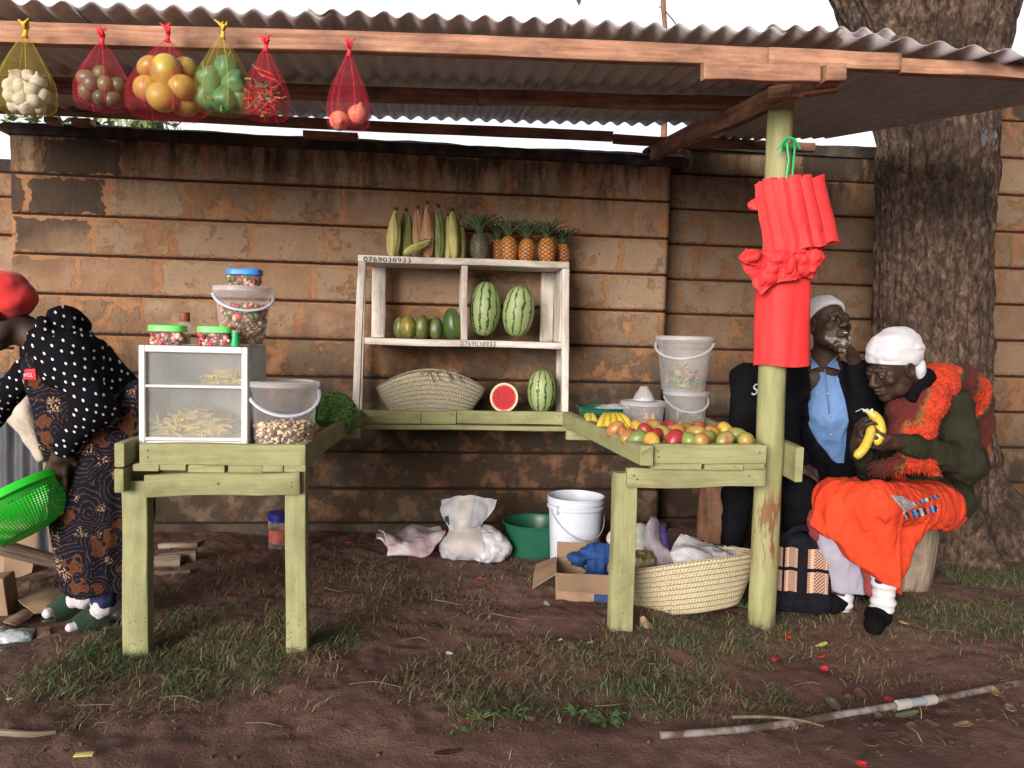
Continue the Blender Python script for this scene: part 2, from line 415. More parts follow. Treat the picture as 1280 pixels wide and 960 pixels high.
cam = bpy.data.cameras.new('camera'); co = bpy.data.objects.new('camera', cam); COL.objects.link(co); SC.camera = co
cam.sensor_width = 36; cam.lens = 36*FOC/1280; cam.clip_start = .05; cam.clip_end = 500
mm = Matrix.Identity(4)
for i in range(3): mm[i][0], mm[i][1], mm[i][2], mm[i][3] = _rt[i], _up[i], -_f[i], CAMP[i]
co.matrix_world = mm
SC.view_settings.view_transform = 'Standard'; SC.view_settings.look = 'None'; SC.view_settings.exposure = EXPOSURE; SC.view_settings.gamma = 1
SC.render.engine = 'CYCLES'; SC.cycles.use_denoising = True; SC.cycles.max_bounces = 10; SC.cycles.transparent_max_bounces = 24
SC.cycles.sample_clamp_indirect = 6

# ------------------------------------------------------------------ ground
def gz(x, y):
    P = np.stack(np.broadcast_arrays(np.asarray(x, float), np.asarray(y, float), 0*np.asarray(x, float)), -1)
    near = np.exp(-((np.asarray(y)-1.95)/.28)**2)
    return .020*fbm(P*1.3, 2)+.012*fbm(P*5+5, 3)+.0045*fbm(P*26+9, 2)*(.35+.65*(np.asarray(y) > 2.3))-.012*near
def axis(lo, hi, st, far, k=24):
    c = np.arange(lo, hi, st); e = (np.geomspace(st, far, k)); return np.concatenate([lo-np.cumsum(e)[::-1], c, c[-1]+np.cumsum(e)])
gx = axis(-3.2, 4.4, .0145, 22); gy = axis(1.5, 5.0, .0145, 22)
GX, GY = np.meshgrid(gx, gy); m_, n_ = GX.shape
gv = np.stack([GX, GY, gz(GX, GY)], -1).reshape(-1, 3)
ii = (np.arange(m_-1)[:, None]*n_+np.arange(n_-1)[None, :]).reshape(-1)
gf = np.stack([ii, ii+1, ii+n_+1, ii+n_], -1)
m, nt, b = newmat('red_brown_soil'); v = coords(nt)
n1 = noi(nt, v, 1.6, 5, .6); n2 = noi(nt, v, 14, 6, .7); n3 = noi(nt, v, 90, 4, .7)
c = ramp(nt, n1, [(.32, (.098, .052, .044)), (.5, (.145, .078, .066)), (.68, (.19, .108, .090))])
c = mixc(nt, ramp(nt, n2, [(.42, 0), (.62, .55)]), c, (.075, .045, .036))
c = mixc(nt, ramp(nt, n3, [(.62, 0), (.72, .6)]), c, (.15, .10, .075))
link(nt, c, b.inputs['Base Color']); b.inputs['Specular IOR Level'].default_value = .3
link(nt, ramp(nt, n1, [(.3, .62), (.7, .9)]), b.inputs['Roughness'])
bump(nt, b, mth(nt, 'ADD', n2, mth(nt, 'MULTIPLY', n3, .6)), .9, .012)
tag(mesh_obj('ground', gv, gf, None, m, None, True, 0), kind='structure')

# ------------------------------------------------------------------ grass and straw
def blades(name, patches, count, hmin, hmax, wid, cols, lie, cat, label, seed):
    rng = np.random.default_rng(seed); P = []
    tot = sum(p[4]*p[2]*p[3] for p in patches)
    for cx, cy, rx, ry, wg in patches:
        k = int(count*wg*rx*ry/tot); a = rng.random(k)*2*PI; r = np.sqrt(rng.random(k))**.8
        q = np.stack([cx+rx*r*np.cos(a), cy+ry*r*np.sin(a)], -1)
        keep = fbm(np.stack([q[:, 0]*5, q[:, 1]*5, 0*q[:, 0]+seed], -1), 3) > rng.random(k)*.9-.38
        P.append(q[keep])
    P = np.concatenate(P); P = P[P[:, 1] < 4.6]; k = len(P); z = gz(P[:, 0], P[:, 1])-.003
    L = hmin+(hmax-hmin)*rng.random(k)**1.6; az = rng.random(k)*2*PI; ln = lie[0]+(lie[1]-lie[0])*rng.random(k); wd = wid*(.6+.8*rng.random(k))
    dx, dy = np.cos(az), np.sin(az); px, py = -dy, dx
    V = np.zeros((k, 7, 3)); base = np.stack([P[:, 0], P[:, 1], z], -1)
    twist = (rng.random(k)-.5)*1.6
    for s, t in enumerate((0, .4, .75, 1)):
        th = ln*(.35+.75*t); h = L*t*np.cos(th*.9); o = L*t*np.sin(th); bx = twist*L*t*t
        cpt = base+np.stack([dx*o+px*bx, dy*o+py*bx, np.maximum(h, 0.004*t)], -1); ww = wd*(1-.3*t)/2
        if s < 3:
            V[:, 2*s] = cpt-np.stack([px*ww, py*ww, 0*ww], -1); V[:, 2*s+1] = cpt+np.stack([px*ww, py*ww, 0*ww], -1)
        else: V[:, 6] = cpt
    o = (np.arange(k)*7)[:, None]
    F = [tuple(r) for q in ((0, 1, 3, 2), (2, 3, 5, 4)) for r in (o+np.array(q))]+[tuple(r) for r in (o+np.array((4, 5, 6)))]
    U = np.repeat(rng.random((k, 2)), 7, axis=0)
    m, nt, b = newmat(name+'_blades'); uv = nd(nt, 'SeparateXYZ', {0: nd(nt, 'TexCoord').outputs['UV']})
    link(nt, ramp(nt, uv.outputs[0], [(i/(len(cols)-1), c) for i, c in enumerate(cols)]), b.inputs['Base Color']); b.inputs['Roughness'].default_value = .7
    b.inputs['Specular IOR Level'].default_value = .25
    ob = mesh_obj(name, V.reshape(-1, 3), F, U, m, None, True, 0); return tag(ob, label, cat, kind='stuff')
blades('grass', [(-.75, 2.95, .50, .36, 1.7), (-.82, 2.72, .55, .22, 1.1), (-1.5, 2.5, .5, .3, .5), (.5, 2.75, .6, .3, .5), (2.9, 3.0, .7, .4, .6), (.45, 2.42, .42, .20, .8), (1.05, 2.50, .45, .25, .8), (1.15, 3.0, .45, .22, 1.0), (.9, 2.75, .5, .3, .45),
    (2.5, 3.35, .55, .42, .9), (3.1, 3.5, .6, .55, 1.0), (2.2, 2.75, .8, .25, .28), (-1.2, 1.98, .3, .10, .6), (.15, 2.03, .25, .05, .5), (.0, 2.9, .7, .5, .10), (1.8, 3.1, .4, .3, .5), (3.4, 4.0, .5, .5, .7), (-1.35, 2.75, .5, .3, .25)],
    50000, .010, .055, .0022, [(.030, .064, .028), (.048, .098, .040), (.075, .130, .050), (.12, .145, .065), (.25, .21, .12)], (.5, 1.45), 'grass', 'short trampled green grass in patches around the stall legs', 3)
blades('dry_grass', [(-.1, 3.1, 1.1, .7, .8), (.5, 2.6, .9, .35, .9), (-1.45, 2.55, .55, .32, 1.1), (1.2, 2.6, .7, .35, .8), (2.3, 2.9, .9, .5, .55), (-.6, 3.8, .8, .6, .7), (.2, 3.9, .7, .5, .5), (3.0, 3.4, .7, .6, .4), (0, 2.2, 2.2, .2, .10), (-.8, 2.9, .6, .5, .6)],
    30000, .015, .085, .0021, [(.07, .05, .034), (.15, .11, .065), (.26, .20, .12), (.38, .30, .19)], (1.15, 1.52), 'dry grass', 'thin scattering of dry straw and dead grass over the soil', 5)

rg = np.random.default_rng(77); k = 5200; cx = rg.uniform(-2.6, 3.6, k); cy = rg.uniform(1.75, 4.5, k); r_ = .0022+.0065*rg.random(k)**8; base = MB().lathe([(.001, -.6), (.8, -.5), (1, 0), (.7, .6), (.001, .75)], 6); bv, bf = np.concatenate(base.V), np.array(base.F)
V = bv[None]*(r_[:, None, None]*(.7+.6*rg.random((k, 1, 3))))*(.75+.5*rg.random((k, len(bv), 1)))+np.stack([cx, cy, gz(cx, cy)+r_*.25], -1)[:, None]
tag(mesh_obj('soil_crumbs', V.reshape(-1, 3), (bf[None]+(np.arange(k)*len(bv))[:, None, None]).reshape(-1, 4), None, simple('crumbled_soil', [(.04, .024, .02), (.07, .043, .036), (.13, .09, .07)], .95, 30, bmp=.4), None, True, 0), 'scattered crumbs of soil and grit on the ground', 'soil', kind='stuff')
# ------------------------------------------------------------------ stone walls
def wall_mat(name, z0, pitch, black_top, seed, black_bottom=.55, SHADE_TN=1.0):  # last factor darkens the stone colours for sections in shade
    m, nt, b = newmat(name); t = nd(nt, 'TexCoord').outputs['Object']; sp = nd(nt, 'SeparateXYZ', {0: t}); X, Z = sp.outputs[0], sp.outputs[2]
    v = nd(nt, 'Mapping', {'Vector': t, 'Location': (seed, 0, seed*.3)}).outputs[0]
    dn = nd(nt, 'TexNoise', {'Vector': v, 'Scale': 11, 'Detail': 5, 'Roughness': .65}); ds = nd(nt, 'SeparateXYZ', {0: dn.outputs[1]})
    zz = mth(nt, 'SUBTRACT', Z, z0); row = mth(nt, 'FLOOR', mth(nt, 'DIVIDE', zz, pitch))
    xd = mth(nt, 'MULTIPLY_ADD', mth(nt, 'SUBTRACT', ds.outputs[0], .5), .16, mth(nt, 'ADD', X, mth(nt, 'MULTIPLY', row, .137)))
    zd = mth(nt, 'MULTIPLY_ADD', mth(nt, 'SUBTRACT', ds.outputs[1], .5), .10, zz)
    cv = nd(nt, 'CombineXYZ', {0: xd, 1: zd, 2: 0.0})
    br = nd(nt, 'TexBrick', {'Vector': cv, 'Color1': (0, 0, 0), 'Color2': (1, 1, 1), 'Mortar': (.5, .5, .5), 'Scale': 1.0, 'Mortar Size': .022, 'Mortar Smooth': .6, 'Bias': 0, 'Brick Width': .44, 'Row Height': pitch}, offset=.5)
    rnd = nd(nt, 'SeparateXYZ', {0: br.outputs[0]}).outputs[0]; mort = br.outputs[1]
    big = noi(nt, v, 2.2, 4, .6); med = noi(nt, v, 7, 6, .62); fine = noi(nt, v, 45, 5, .65)
    e = mth(nt, 'ADD', mth(nt, 'MULTIPLY', mth(nt, 'SUBTRACT', 1, mort), .42), mth(nt, 'MULTIPLY_ADD', med, .75, mth(nt, 'MULTIPLY', rnd, .18)))
    stone = ramp(nt, e, [(.765, 0), (.85, 1)])
    sc = ramp(nt, mth(nt, 'MULTIPLY_ADD', rnd, .55, mth(nt, 'MULTIPLY', med, .5)), [(.1, (.13*SHADE_TN, .080*SHADE_TN, .052*SHADE_TN)), (.35, (.24*SHADE_TN, .156*SHADE_TN, .102*SHADE_TN)), (.6, (.30*SHADE_TN, .207*SHADE_TN, .140*SHADE_TN)), (.85, (.23*SHADE_TN, .125*SHADE_TN, .075*SHADE_TN))])
    sc = mixc(nt, ramp(nt, fine, [(.60, 0), (.68, .7)]), sc, (.075, .05, .037))
    sm = ramp(nt, mth(nt, 'MULTIPLY_ADD', big, .6, mth(nt, 'MULTIPLY', fine, .4)), [(.3, (.21*SHADE_TN, .100*SHADE_TN, .050*SHADE_TN)), (.5, (.30*SHADE_TN, .152*SHADE_TN, .079*SHADE_TN)), (.7, (.37*SHADE_TN, .208*SHADE_TN, .116*SHADE_TN))])
    c = mixc(nt, stone, sm, sc)
    edge = ramp(nt, e, [(.775, 0), (.81, .45), (.825, .45), (.85, 0)])
    c = mixc(nt, mth(nt, 'MULTIPLY', edge, ramp(nt, big, [(.4, 0), (.55, 1)])), c, (.07, .035, .02))
    fr = mth(nt, 'FRACT', mth(nt, 'DIVIDE', mth(nt, 'ADD', zz, mth(nt, 'MULTIPLY_ADD', fine, .010, -.002)), pitch))
    c = mixc(nt, ramp(nt, fr, [(.0, 1), (.062, .97), (.085, 0)]), c, (.028, .013, .009))
    # soot and mould: streaks below the coping, blotches by the ground
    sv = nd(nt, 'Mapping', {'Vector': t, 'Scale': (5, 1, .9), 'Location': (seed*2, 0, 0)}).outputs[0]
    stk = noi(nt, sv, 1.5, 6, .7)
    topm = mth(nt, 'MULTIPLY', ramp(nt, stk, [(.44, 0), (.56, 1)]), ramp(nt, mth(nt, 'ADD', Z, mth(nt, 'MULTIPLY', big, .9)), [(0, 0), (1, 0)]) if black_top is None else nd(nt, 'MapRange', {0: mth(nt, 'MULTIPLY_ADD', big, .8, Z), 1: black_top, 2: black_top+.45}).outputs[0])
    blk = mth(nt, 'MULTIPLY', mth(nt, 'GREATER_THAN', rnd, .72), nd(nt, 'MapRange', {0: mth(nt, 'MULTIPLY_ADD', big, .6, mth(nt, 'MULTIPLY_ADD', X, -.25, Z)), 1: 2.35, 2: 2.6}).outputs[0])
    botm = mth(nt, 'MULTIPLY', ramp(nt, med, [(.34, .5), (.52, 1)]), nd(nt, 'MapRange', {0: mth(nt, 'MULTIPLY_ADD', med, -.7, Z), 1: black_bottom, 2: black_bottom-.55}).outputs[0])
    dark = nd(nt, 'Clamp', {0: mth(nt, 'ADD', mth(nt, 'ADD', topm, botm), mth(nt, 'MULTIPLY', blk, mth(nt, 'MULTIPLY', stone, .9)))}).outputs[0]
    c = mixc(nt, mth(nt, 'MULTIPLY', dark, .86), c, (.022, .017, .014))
    link(nt, c, b.inputs['Base Color']); b.inputs['Roughness'].default_value = .92; b.inputs['Specular IOR Level'].default_value = .2
    h = mth(nt, 'ADD', mth(nt, 'MULTIPLY', stone, .35), mth(nt, 'MULTIPLY_ADD', fine, .5, mth(nt, 'MULTIPLY', med, .4)))
    bump(nt, b, h, .9, .012); return m
Z0, PITCH = .258, .2237
def stone_face(mb, x0, x1, y, z0, z1, off, pitch, st=.016, back=.28, ret=True):
    xs = np.arange(x0, x1+st*.5, st); xs[-1] = x1; zs = []
    k = int(math.floor((z0-off)/pitch))
    while off+k*pitch < z1:
        j = off+k*pitch
        zs += [j-.001, j+.003, j+.010, j+.014]+list(np.linspace(j+.03, j+pitch-.012, 9)); k += 1
    zs = np.array([z for z in zs if z0 <= z <= z1]); zs = np.unique(np.concatenate([[z0], zs, [z1]]))
    X, Z = np.meshgrid(xs, zs); f = ((Z-off)/pitch) % 1.0
    groove = ((f > .008) & (f < .055)).astype(float)
    P = np.stack([X*3, Z*5, 0*X+y], -1); row = np.floor((Z-off)/pitch)
    Y = y+.014*groove+.007*fbm(P*1.6, 4)+.010*vnoise(np.stack([X*1.3, row*9.7, 0*X+y], -1))
    edge = np.minimum(X-x0, x1-X); Y = Y+np.where(edge < .02, (.02-edge)*.4, 0)
    m, n = X.shape; front = np.stack([X, Y, Z], -1)
    cols = [np.stack([0*zs+x0, 0*zs+y+back, zs], -1)]; cole = [np.stack([0*zs+x1, 0*zs+y+back, zs], -1)]
    full = np.concatenate([np.stack(cols, 1), front, np.stack(cole, 1)], axis=1)
    mb.grid(full)
    mb.add([(x0, y, z1), (x1, y, z1), (x1, y+back, z1), (x0, y+back, z1), (x0, y+back, z0), (x1, y+back, z0)], [(0, 1, 2, 3), (3, 2, 5, 4)])
def coping(mb, x0, x1, y0, y1, z0, z1, seed):
    n = int((x1-x0)/.03); xs = np.linspace(x0, x1, n); rings = []
    for i, x in enumerate(xs):
        q = [fbm(np.array([x*4, seed+k*3.1, 1.0]), 3)*.008 for k in range(8)]
        e = .012 if i in (0, n-1) else 0
        rings.append([(x, y0+q[0]+e, z0+e), (x, y1, z0+e), (x, y1, z1+q[1]-e), (x, (y0+y1)/2, z1+.012+q[2]-e), (x, y0+.03, z1+q[3]-e), (x, y0+q[4]+e, z1-.015-e)])
    mb.sweep(rings)
mcop = simple('mouldy_concrete', [(.016, .013, .011), (.035, .027, .022), (.085, .062, .048)], .95, 9, 6, bmp=.8, bscale=40, bdist=.01)
mfound = simple('rough_foundation', [(.035, .024, .018), (.07, .05, .038), (.10, .07, .052)], .95, 6, 6, bmp=.9, bscale=30, bdist=.015)
wl = thing('stone_wall', 'brown quarried stone wall with dark mouldy coping behind the fruit stall', 'wall', (0, 4.66, 0))
mb = MB(); stone_face(mb, -2.36, 1.455, 4.66, .06, 2.265, Z0, PITCH); mb.build('masonry', wall_mat('stone_courses', Z0, PITCH, 2.22, 3.1, 1.02), wl, sharp=0)
mb = MB(); coping(mb, -2.40, 1.56, 4.615, 4.96, 2.262, 2.335, 1.0)
for cx, cz, r in ((-1.93, 2.345, .030), (1.36, 2.345, .055)): mb.lathe([(0.001, -r)]+[(r*math.sin(a), -r*math.cos(a)) for a in np.linspace(.3, PI-.05, 8)], 12, (cx, 4.70, cz), sx=1.5)
mb.build('coping', mcop, wl, sharp=50)
mb = MB(); stone_face(mb, -2.42, 1.50, 4.60, -.15, .062, -.2, .31); mb.build('foundation', mfound, wl, sharp=0)
wr = thing('stone_wall', 'recessed stone wall section between the stall wall and the big tree', 'wall', (2.3, 4.86, 0))
mb = MB(); stone_face(mb, 1.40, 3.25, 4.86, -.05, 2.43, Z0-.005, PITCH); mb.build('masonry', wall_mat('stone_courses_recessed', Z0-.005, PITCH, 2.45, 8.3, .8, .62), wr, sharp=0)  # shade of the recess is put into the stone colour here
mb = MB(); coping(mb, 1.60, 3.25, 4.83, 5.16, 2.426, 2.505, 7.0); mb.build('coping', mcop, wr, sharp=50)
wq = thing('stone_wall', 'taller stone wall section on the far side of the tree trunk', 'wall', (4.8, 4.74, 0))
mb = MB(); stone_face(mb, 3.12, 8.0, 4.74, -.05, 2.86, .06, .2385, st=.03); mb.build('masonry', wall_mat('stone_courses_shaded', .06, .2385, 2.95, 13.7, .55, .62), wq, sharp=0)  # same darkened stone colours, shade worked into the tone
mb = MB(); coping(mb, 3.1, 8.0, 4.71, 5.1, 2.857, 2.93, 11.0); mb.build('coping', mcop, wq, sharp=50)
wz = thing('stone_wall', 'set back stone wall beyond the end of the stall wall, behind the stooping woman', 'wall', (-4, 4.9, 0))
mb = MB(); stone_face(mb, -8.0, -2.30, 4.90, -.05, 2.10, Z0-.1, PITCH, st=.03); mb.build('masonry', wall_mat('stone_courses_far', Z0-.1, PITCH, 2.4, 21.9), wz, sharp=0)
mb = MB(); coping(mb, -8.0, -2.42, 4.87, 5.2, 2.097, 2.17, 15.0); mb.build('coping', mcop, wz, sharp=50)

# ------------------------------------------------------------------ the big tree
def bark_mat():
    m, nt, b = newmat('rough_bark'); t = nd(nt, 'TexCoord').outputs['Object']
    v = nd(nt, 'Mapping', {'Vector': t, 'Scale': (1, 1, .55)}).outputs[0]
    n1 = noi(nt, v, 34, 7, .72, .5); n2 = noi(nt, t, 2.4, 4, .6); n3 = noi(nt, v, 13, 6, .7)
    c = ramp(nt, n1, [(.34, (.020, .013, .010)), (.46, (.070, .045, .034)), (.57, (.14, .092, .069)), (.68, (.28, .195, .145))])
    c = mixc(nt, ramp(nt, n2, [(.48, 0), (.66, .75)]), c, (.025, .017, .014))
    c = mixc(nt, mth(nt, 'MULTIPLY', ramp(nt, n3, [(.60, 0), (.66, .8)]), ramp(nt, noi(nt, nd(nt, 'Mapping', {'Vector': t, 'Scale': (1, 1, .3), 'Location': (2, 0, 0)}).outputs[0], 3.0, 2), [(.50, 0), (.58, 1)])), c, (.20, .25, .28))
    link(nt, c, b.inputs['Base Color']); b.inputs['Roughness'].default_value = .9; b.inputs['Specular IOR Level'].default_value = .2
    bump(nt, b, mth(nt, 'ADD', n1, n3), 1.0, .03); return m
M['bark'] = bark_mat()
tr = thing('tree', 'thick rough barked tree trunk rising through the gap beside the tin roof', 'tree', (2.96, 4.28, 0))
zs = np.concatenate([np.linspace(-.12, .7, 56), np.linspace(.715, 3.75, 170)]); th = np.linspace(0, 2*PI, 241)
TH, ZZ = np.meshgrid(th, zs)
cx = 2.96-.055*np.clip(ZZ-.6, 0, 3)+.0*ZZ; cx = 2.985-.035*(ZZ-.6)-.09*np.clip((ZZ-2.4)/.8, 0, 1.5)
R_ = .315+.02*np.clip((ZZ-2.0), 0, 2)
roots = [(-.15, .85, .22), (-.62, .5, .2), (-1.45, .26, .22), (-2.3, .30, .28), (2.9, .2, .3), (1.5, .2, .3), (.5, .25, .3)]
for ra, am, wd in roots:
    dlt = (TH-ra+PI) % (2*PI)-PI; R_ = R_+am*np.exp(-(dlt/wd)**2)*np.exp(-np.clip(ZZ, -.1, 9)/.24)
R_ = R_+.07*np.exp(-ZZ/.35)
Pn = np.stack([np.cos(TH)*6, np.sin(TH)*6, ZZ*2.2], -1)
rid = fbm(Pn*1.4, 4); R_ = R_+.016*rid+.012*np.abs(vnoise(Pn*4.1))-.008+.010*vnoise(np.stack([np.cos(TH)*22, np.sin(TH)*22, ZZ*9], -1))
sxz = 1+.62*np.clip((ZZ-2.45)/.75, 0, 1.3)**1.3
P = np.stack([cx+R_*np.cos(TH)*sxz, 4.28+R_*np.sin(TH)*.93, ZZ], -1)
mb = MB(); mb.grid(P[:, ::-1]); mb.build('trunk', M['bark'], tr, sharp=0)
mb = MB()
def limb(p0, p1, p2, r0, r1):
    C = cat_rom(np.array([p0, p1, p2]), 14); L = np.linspace(r0, r1, len(C)); mb.tube(C, L*(1+.06*fbm(C*5, 2)), 20)
limb((2.62, 4.28, 3.5), (2.2, 4.1, 4.3), (1.2, 3.6, 5.3), .30, .15); limb((3.2, 4.28, 3.5), (3.6, 4.4, 4.4), (4.4, 5.0, 5.6), .34, .17); limb((1.7, 3.85, 4.85), (.9, 3.6, 4.6), (.34, 3.42, 3.75), .06, .006)
mb.build('limb', M['bark'], tr, sharp=0)
M['leaf'] = simple('tree_leaf', [(.03, .075, .035), (.05, .11, .045)], .5, 8, rnd=.3)
def leaf_cloud(centers, rad, per, size, rng, flat=.7):
    mb = MB(); V = []; F = []; k = 0
    for c in centers:
        for _ in range(per):
            d = rng.normal(size=3); d /= np.linalg.norm(d); p = np.array(c)+d*rad*np.array([1, 1, flat])*rng.random()**.45
            a = nrm(rng.normal(size=3)); u = nrm(np.cross(a, rng.normal(size=3))); s = size*(.6+.8*rng.random())
            bb = nrm(np.cross(a, u)); V += [p-a*s, p+u*s*.35, p+a*s, p-u*s*.35+bb*s*.1]; F.append((k, k+1, k+2, k+3)); k += 4
    return mb.add(V, F)
rg = np.random.default_rng(4)
leaf_cloud([(1.0, 3.7, 5.5), (1.6, 4.0, 5.7), (4.3, 5.0, 5.8), (3.4, 4.6, 6.0), (2.6, 4.4, 6.2), (.4, 3.7, 5.2)], .65, 220, .07, rg).build('crown', M['leaf'], tr, smooth=False)
mb = MB()
for px, py, dx, L in ((722, -6, .010, .07), (716, -12, -.02, .06), (728, -16, .02, .06)):
    p = W(px, py, 3.42); mb.grid(patch(np.array([[p+np.array([s*wv, 0, .03-L*t])+np.array([dx*t, .01*t, 0]) for s in (-1, 0, 1)] for t, wv in ((0, .002), (.35, .013), (.7, .011), (1, .001))]), 3, 3))
mb.build('leaf_sprig', M['leaf'], tr)
mb = MB(); q_ = W(722, -12, 3.42); mb.tube([np.array((.34, 3.42, 3.76)), np.array((q_[0]*.5+.17, 3.42, 3.55)), q_+np.array([0, 0, .03])], [.007, .005, .0025], 6); mb.build('twig', M['bark'], tr)

# ------------------------------------------------------------------ trees and a pole beyond the wall
def back_tree(x, y, h, rad, label, seed):
    rng = np.random.default_rng(seed); t = thing('tree', label, 'tree', (x, y, 0), 'trees beyond the wall')
    mb = MB(); mb.tube(cat_rom(np.array([(x, y, -.1), (x+.1, y, h*.4), (x-.05, y+.1, h*.85)]), 6), np.linspace(.13, .04, 13), 10); mb.build('trunk', M['bark'], t, sharp=0)
    cs = [(x+rng.normal()*rad*.75, y+rng.normal()*rad*.5, h*.62+rng.random()*h*.42) for _ in range(26)]
    leaf_cloud(cs, rad*.34, 120, .075, rng).build('crown', M['leaf_far'], t, smooth=False)
M['leaf_far'] = simple('pale_foliage', [(.10, .16, .05), (.20, .25, .10), (.30, .30, .14)], .6, 1.5)  # lighter leaf green for the trees beyond the wall
back_tree(-3.6, 8.6, 3.15, 1.05, 'leafy tree beyond the wall, glimpsed under the tin roof above the garlic and avocados', 11)
back_tree(3.0, 9.0, 3.05, .6, 'small tree beyond the wall glimpsed beside the rafter end', 13)
pl = thing('utility_pole', 'thin crooked pole with a stay wire rising above the tin roof', 'pole', G(835, 500)*0+np.array([2.45, 9.0, 0]))
mb = MB(); a = W(833, 60, 9.0); t_ = W(829, -60, 9.0); mb.tube([(a[0]+.02, 9, -.1), (a[0]+.015, 9, 2.5), a, W(831, 30, 9.0), W(829, 5, 9.0), t_], [.05, .045, .03, .026, .03, .02], 10)
mb.tube([W(829, 10, 9.0), W(823, 8, 9.0)], [.012, .004], 6); mb.build('pole', M['beam_dark'], pl)
mb = MB(); mb.tube([W(830, 12, 9.0), W(842, 26, 8.9), W(853, 42, 8.8), W(905, 130, 8.2)], .007, 6); mb.build('stay_wire', M['dark_gap'], pl)

# ------------------------------------------------------------------ roadside shelter: post, beams, tin roof
def zfront(x): return 2.236+.0305*x
def zroof(x, y): return zfront(x)+.050+(y-2.85)*.089
sh = thing('market_shelter', 'lean to shelter with rusty corrugated iron roof on timber beams and a pale green post', 'shelter', (1.45, 3.12, 0))
mtin_u = None
m, nt, b = newmat('rusty_corrugated_iron'); v = coords(nt); v2 = nd(nt, 'Mapping', {'Vector': v, 'Scale': (6, .8, 1)}).outputs[0]
n1 = noi(nt, v2, 2.5, 6, .65); n2 = noi(nt, v, 30, 4)
c = ramp(nt, n1, [(.34, (.48, .46, .49)), (.55, (.62, .59, .62)), (.70, (.52, .42, .37)), (.80, (.55, .47, .44))]); c = mixc(nt, mth(nt, 'MULTIPLY', n2, .4), c, (.05, .033, .03))
link(nt, c, b.inputs['Base Color']); b.inputs['Roughness'].default_value = .55; b.inputs['Metallic'].default_value = .1; bump(nt, b, n2, .15, .002); M['tin'] = m
def tin(x0, x1, y0, y1, dz, seed, skew=0):
    n = int((x1-x0)/.0110); xs = np.linspace(x0, x1, n); ys = np.concatenate([np.linspace(y0, y0+.09, 6), np.linspace(y0+.2, y1, 12)])
    X, Y = np.meshgrid(xs, ys); ph = X/.0885*2*PI
    Z = zroof(X, Y)+.012+dz+.016*np.clip((2.87-Y)/.07, 0, 1)**2+.0115*np.cos(ph)+.004*vnoise(np.stack([X*2, Y*2, 0*X+seed], -1)); X = X+skew*(Y-y0)
    mb = MB(); mb.grid(np.stack([X, Y, Z], -1)[:, ::-1], thick=.0012)
    return mb.build('roof_sheet', M['tin'], sh, sharp=0)
rj = [.0, .012, -.004, .008, .0, .010]
for i, (x0, x1) in enumerate([(-2.62, -2.05), (-2.12, -1.2), (-1.28, -.36), (-.44, .48), (.40, 1.30)]):
    tin(x0, x1, 2.80-.012*(i % 2), 4.62+.02*(i % 3), .003*i, i*3.3)
e0, e1 = np.array([2.297, 4.309, 2.405]), np.array([2.643, 3.267, 2.300]); ed = (e1-e0)*1.55
q00 = np.array([1.22, 2.80, zroof(1.22, 2.80)+.022]); q01 = np.array([2.95, 2.62, 2.325]); q10 = np.array([1.02, 4.75, 2.40]); q11 = np.array([2.14, 4.78, 2.45])
tin(1.22, 1.72, 2.79, 4.64, .016, 20.0)
# the last sheet lies askew because the trunk is in its way: its ribs run from the wall out towards the road
n_ = 110; mr_ = 16; a0, a1 = np.array([1.66, 4.62, 2.425]), np.array([1.50, 2.79, zroof(1.5, 2.79)+.034]); b0, b1 = e0, e1+(e1-e0)*.62
uu = np.linspace(0, 1, n_)[None, :, None]; vv = np.linspace(0, 1, mr_)[:, None, None]
Pq = (a0*(1-vv)+a1*vv)*(1-uu)+(b0*(1-vv)+b1*vv)*uu
Pq = Pq+np.array([0, 0, 1.0])*(.0115*np.cos(uu*11*2*PI))
mb = MB(); mb.grid(Pq, thick=.0012); mb.build('roof_sheet', M['tin'], sh, sharp=0)
def bd(name, a, b, w_, h_, mat, parent, **k):
    mb = MB(); mb.board(a, b, w_, h_, **k); return mb.build(name, M[mat] if isinstance(mat, str) else mat, parent)
def fb(x, dy=0, dz=0): return np.array([x, 2.85+dy, zfront(x)+dz])
bd('front_beam', fb(-2.65), fb(1.24), .045, .070, 'beam', sh, seg=26, jit=.003)
bd('front_beam', fb(1.243, .002, .004), fb(1.775, .002, -.004), .042, .064, 'beam', sh, jit=.002)
bd('front_beam', fb(1.778, .006, -.012), (2.50, 2.80, 2.268), .042, .054, 'beam', sh, jit=.002)
bd('purlin', (-2.65, 3.7, zroof(-2.65, 3.7)-.042), (.2, 3.7, zroof(.2, 3.7)-.042), .05, .062, 'beam_dark', sh, seg=14, jit=.003)
bd('purlin', (.203, 3.71, zroof(.2, 3.7)-.04), (1.62, 3.70, zroof(1.62, 3.7)-.042), .05, .062, 'beam_dark', sh, seg=10, jit=.003)
bd('purlin', (-2.65, 4.52, 2.366), (1.05, 4.52, 2.390), .05, .052, 'beam_dark', sh, seg=16, jit=.003)
bd('purlin', (1.053, 4.515, 2.376), (2.30, 4.53, 2.396), .045, .050, 'beam_dark', sh, seg=8, jit=.003)
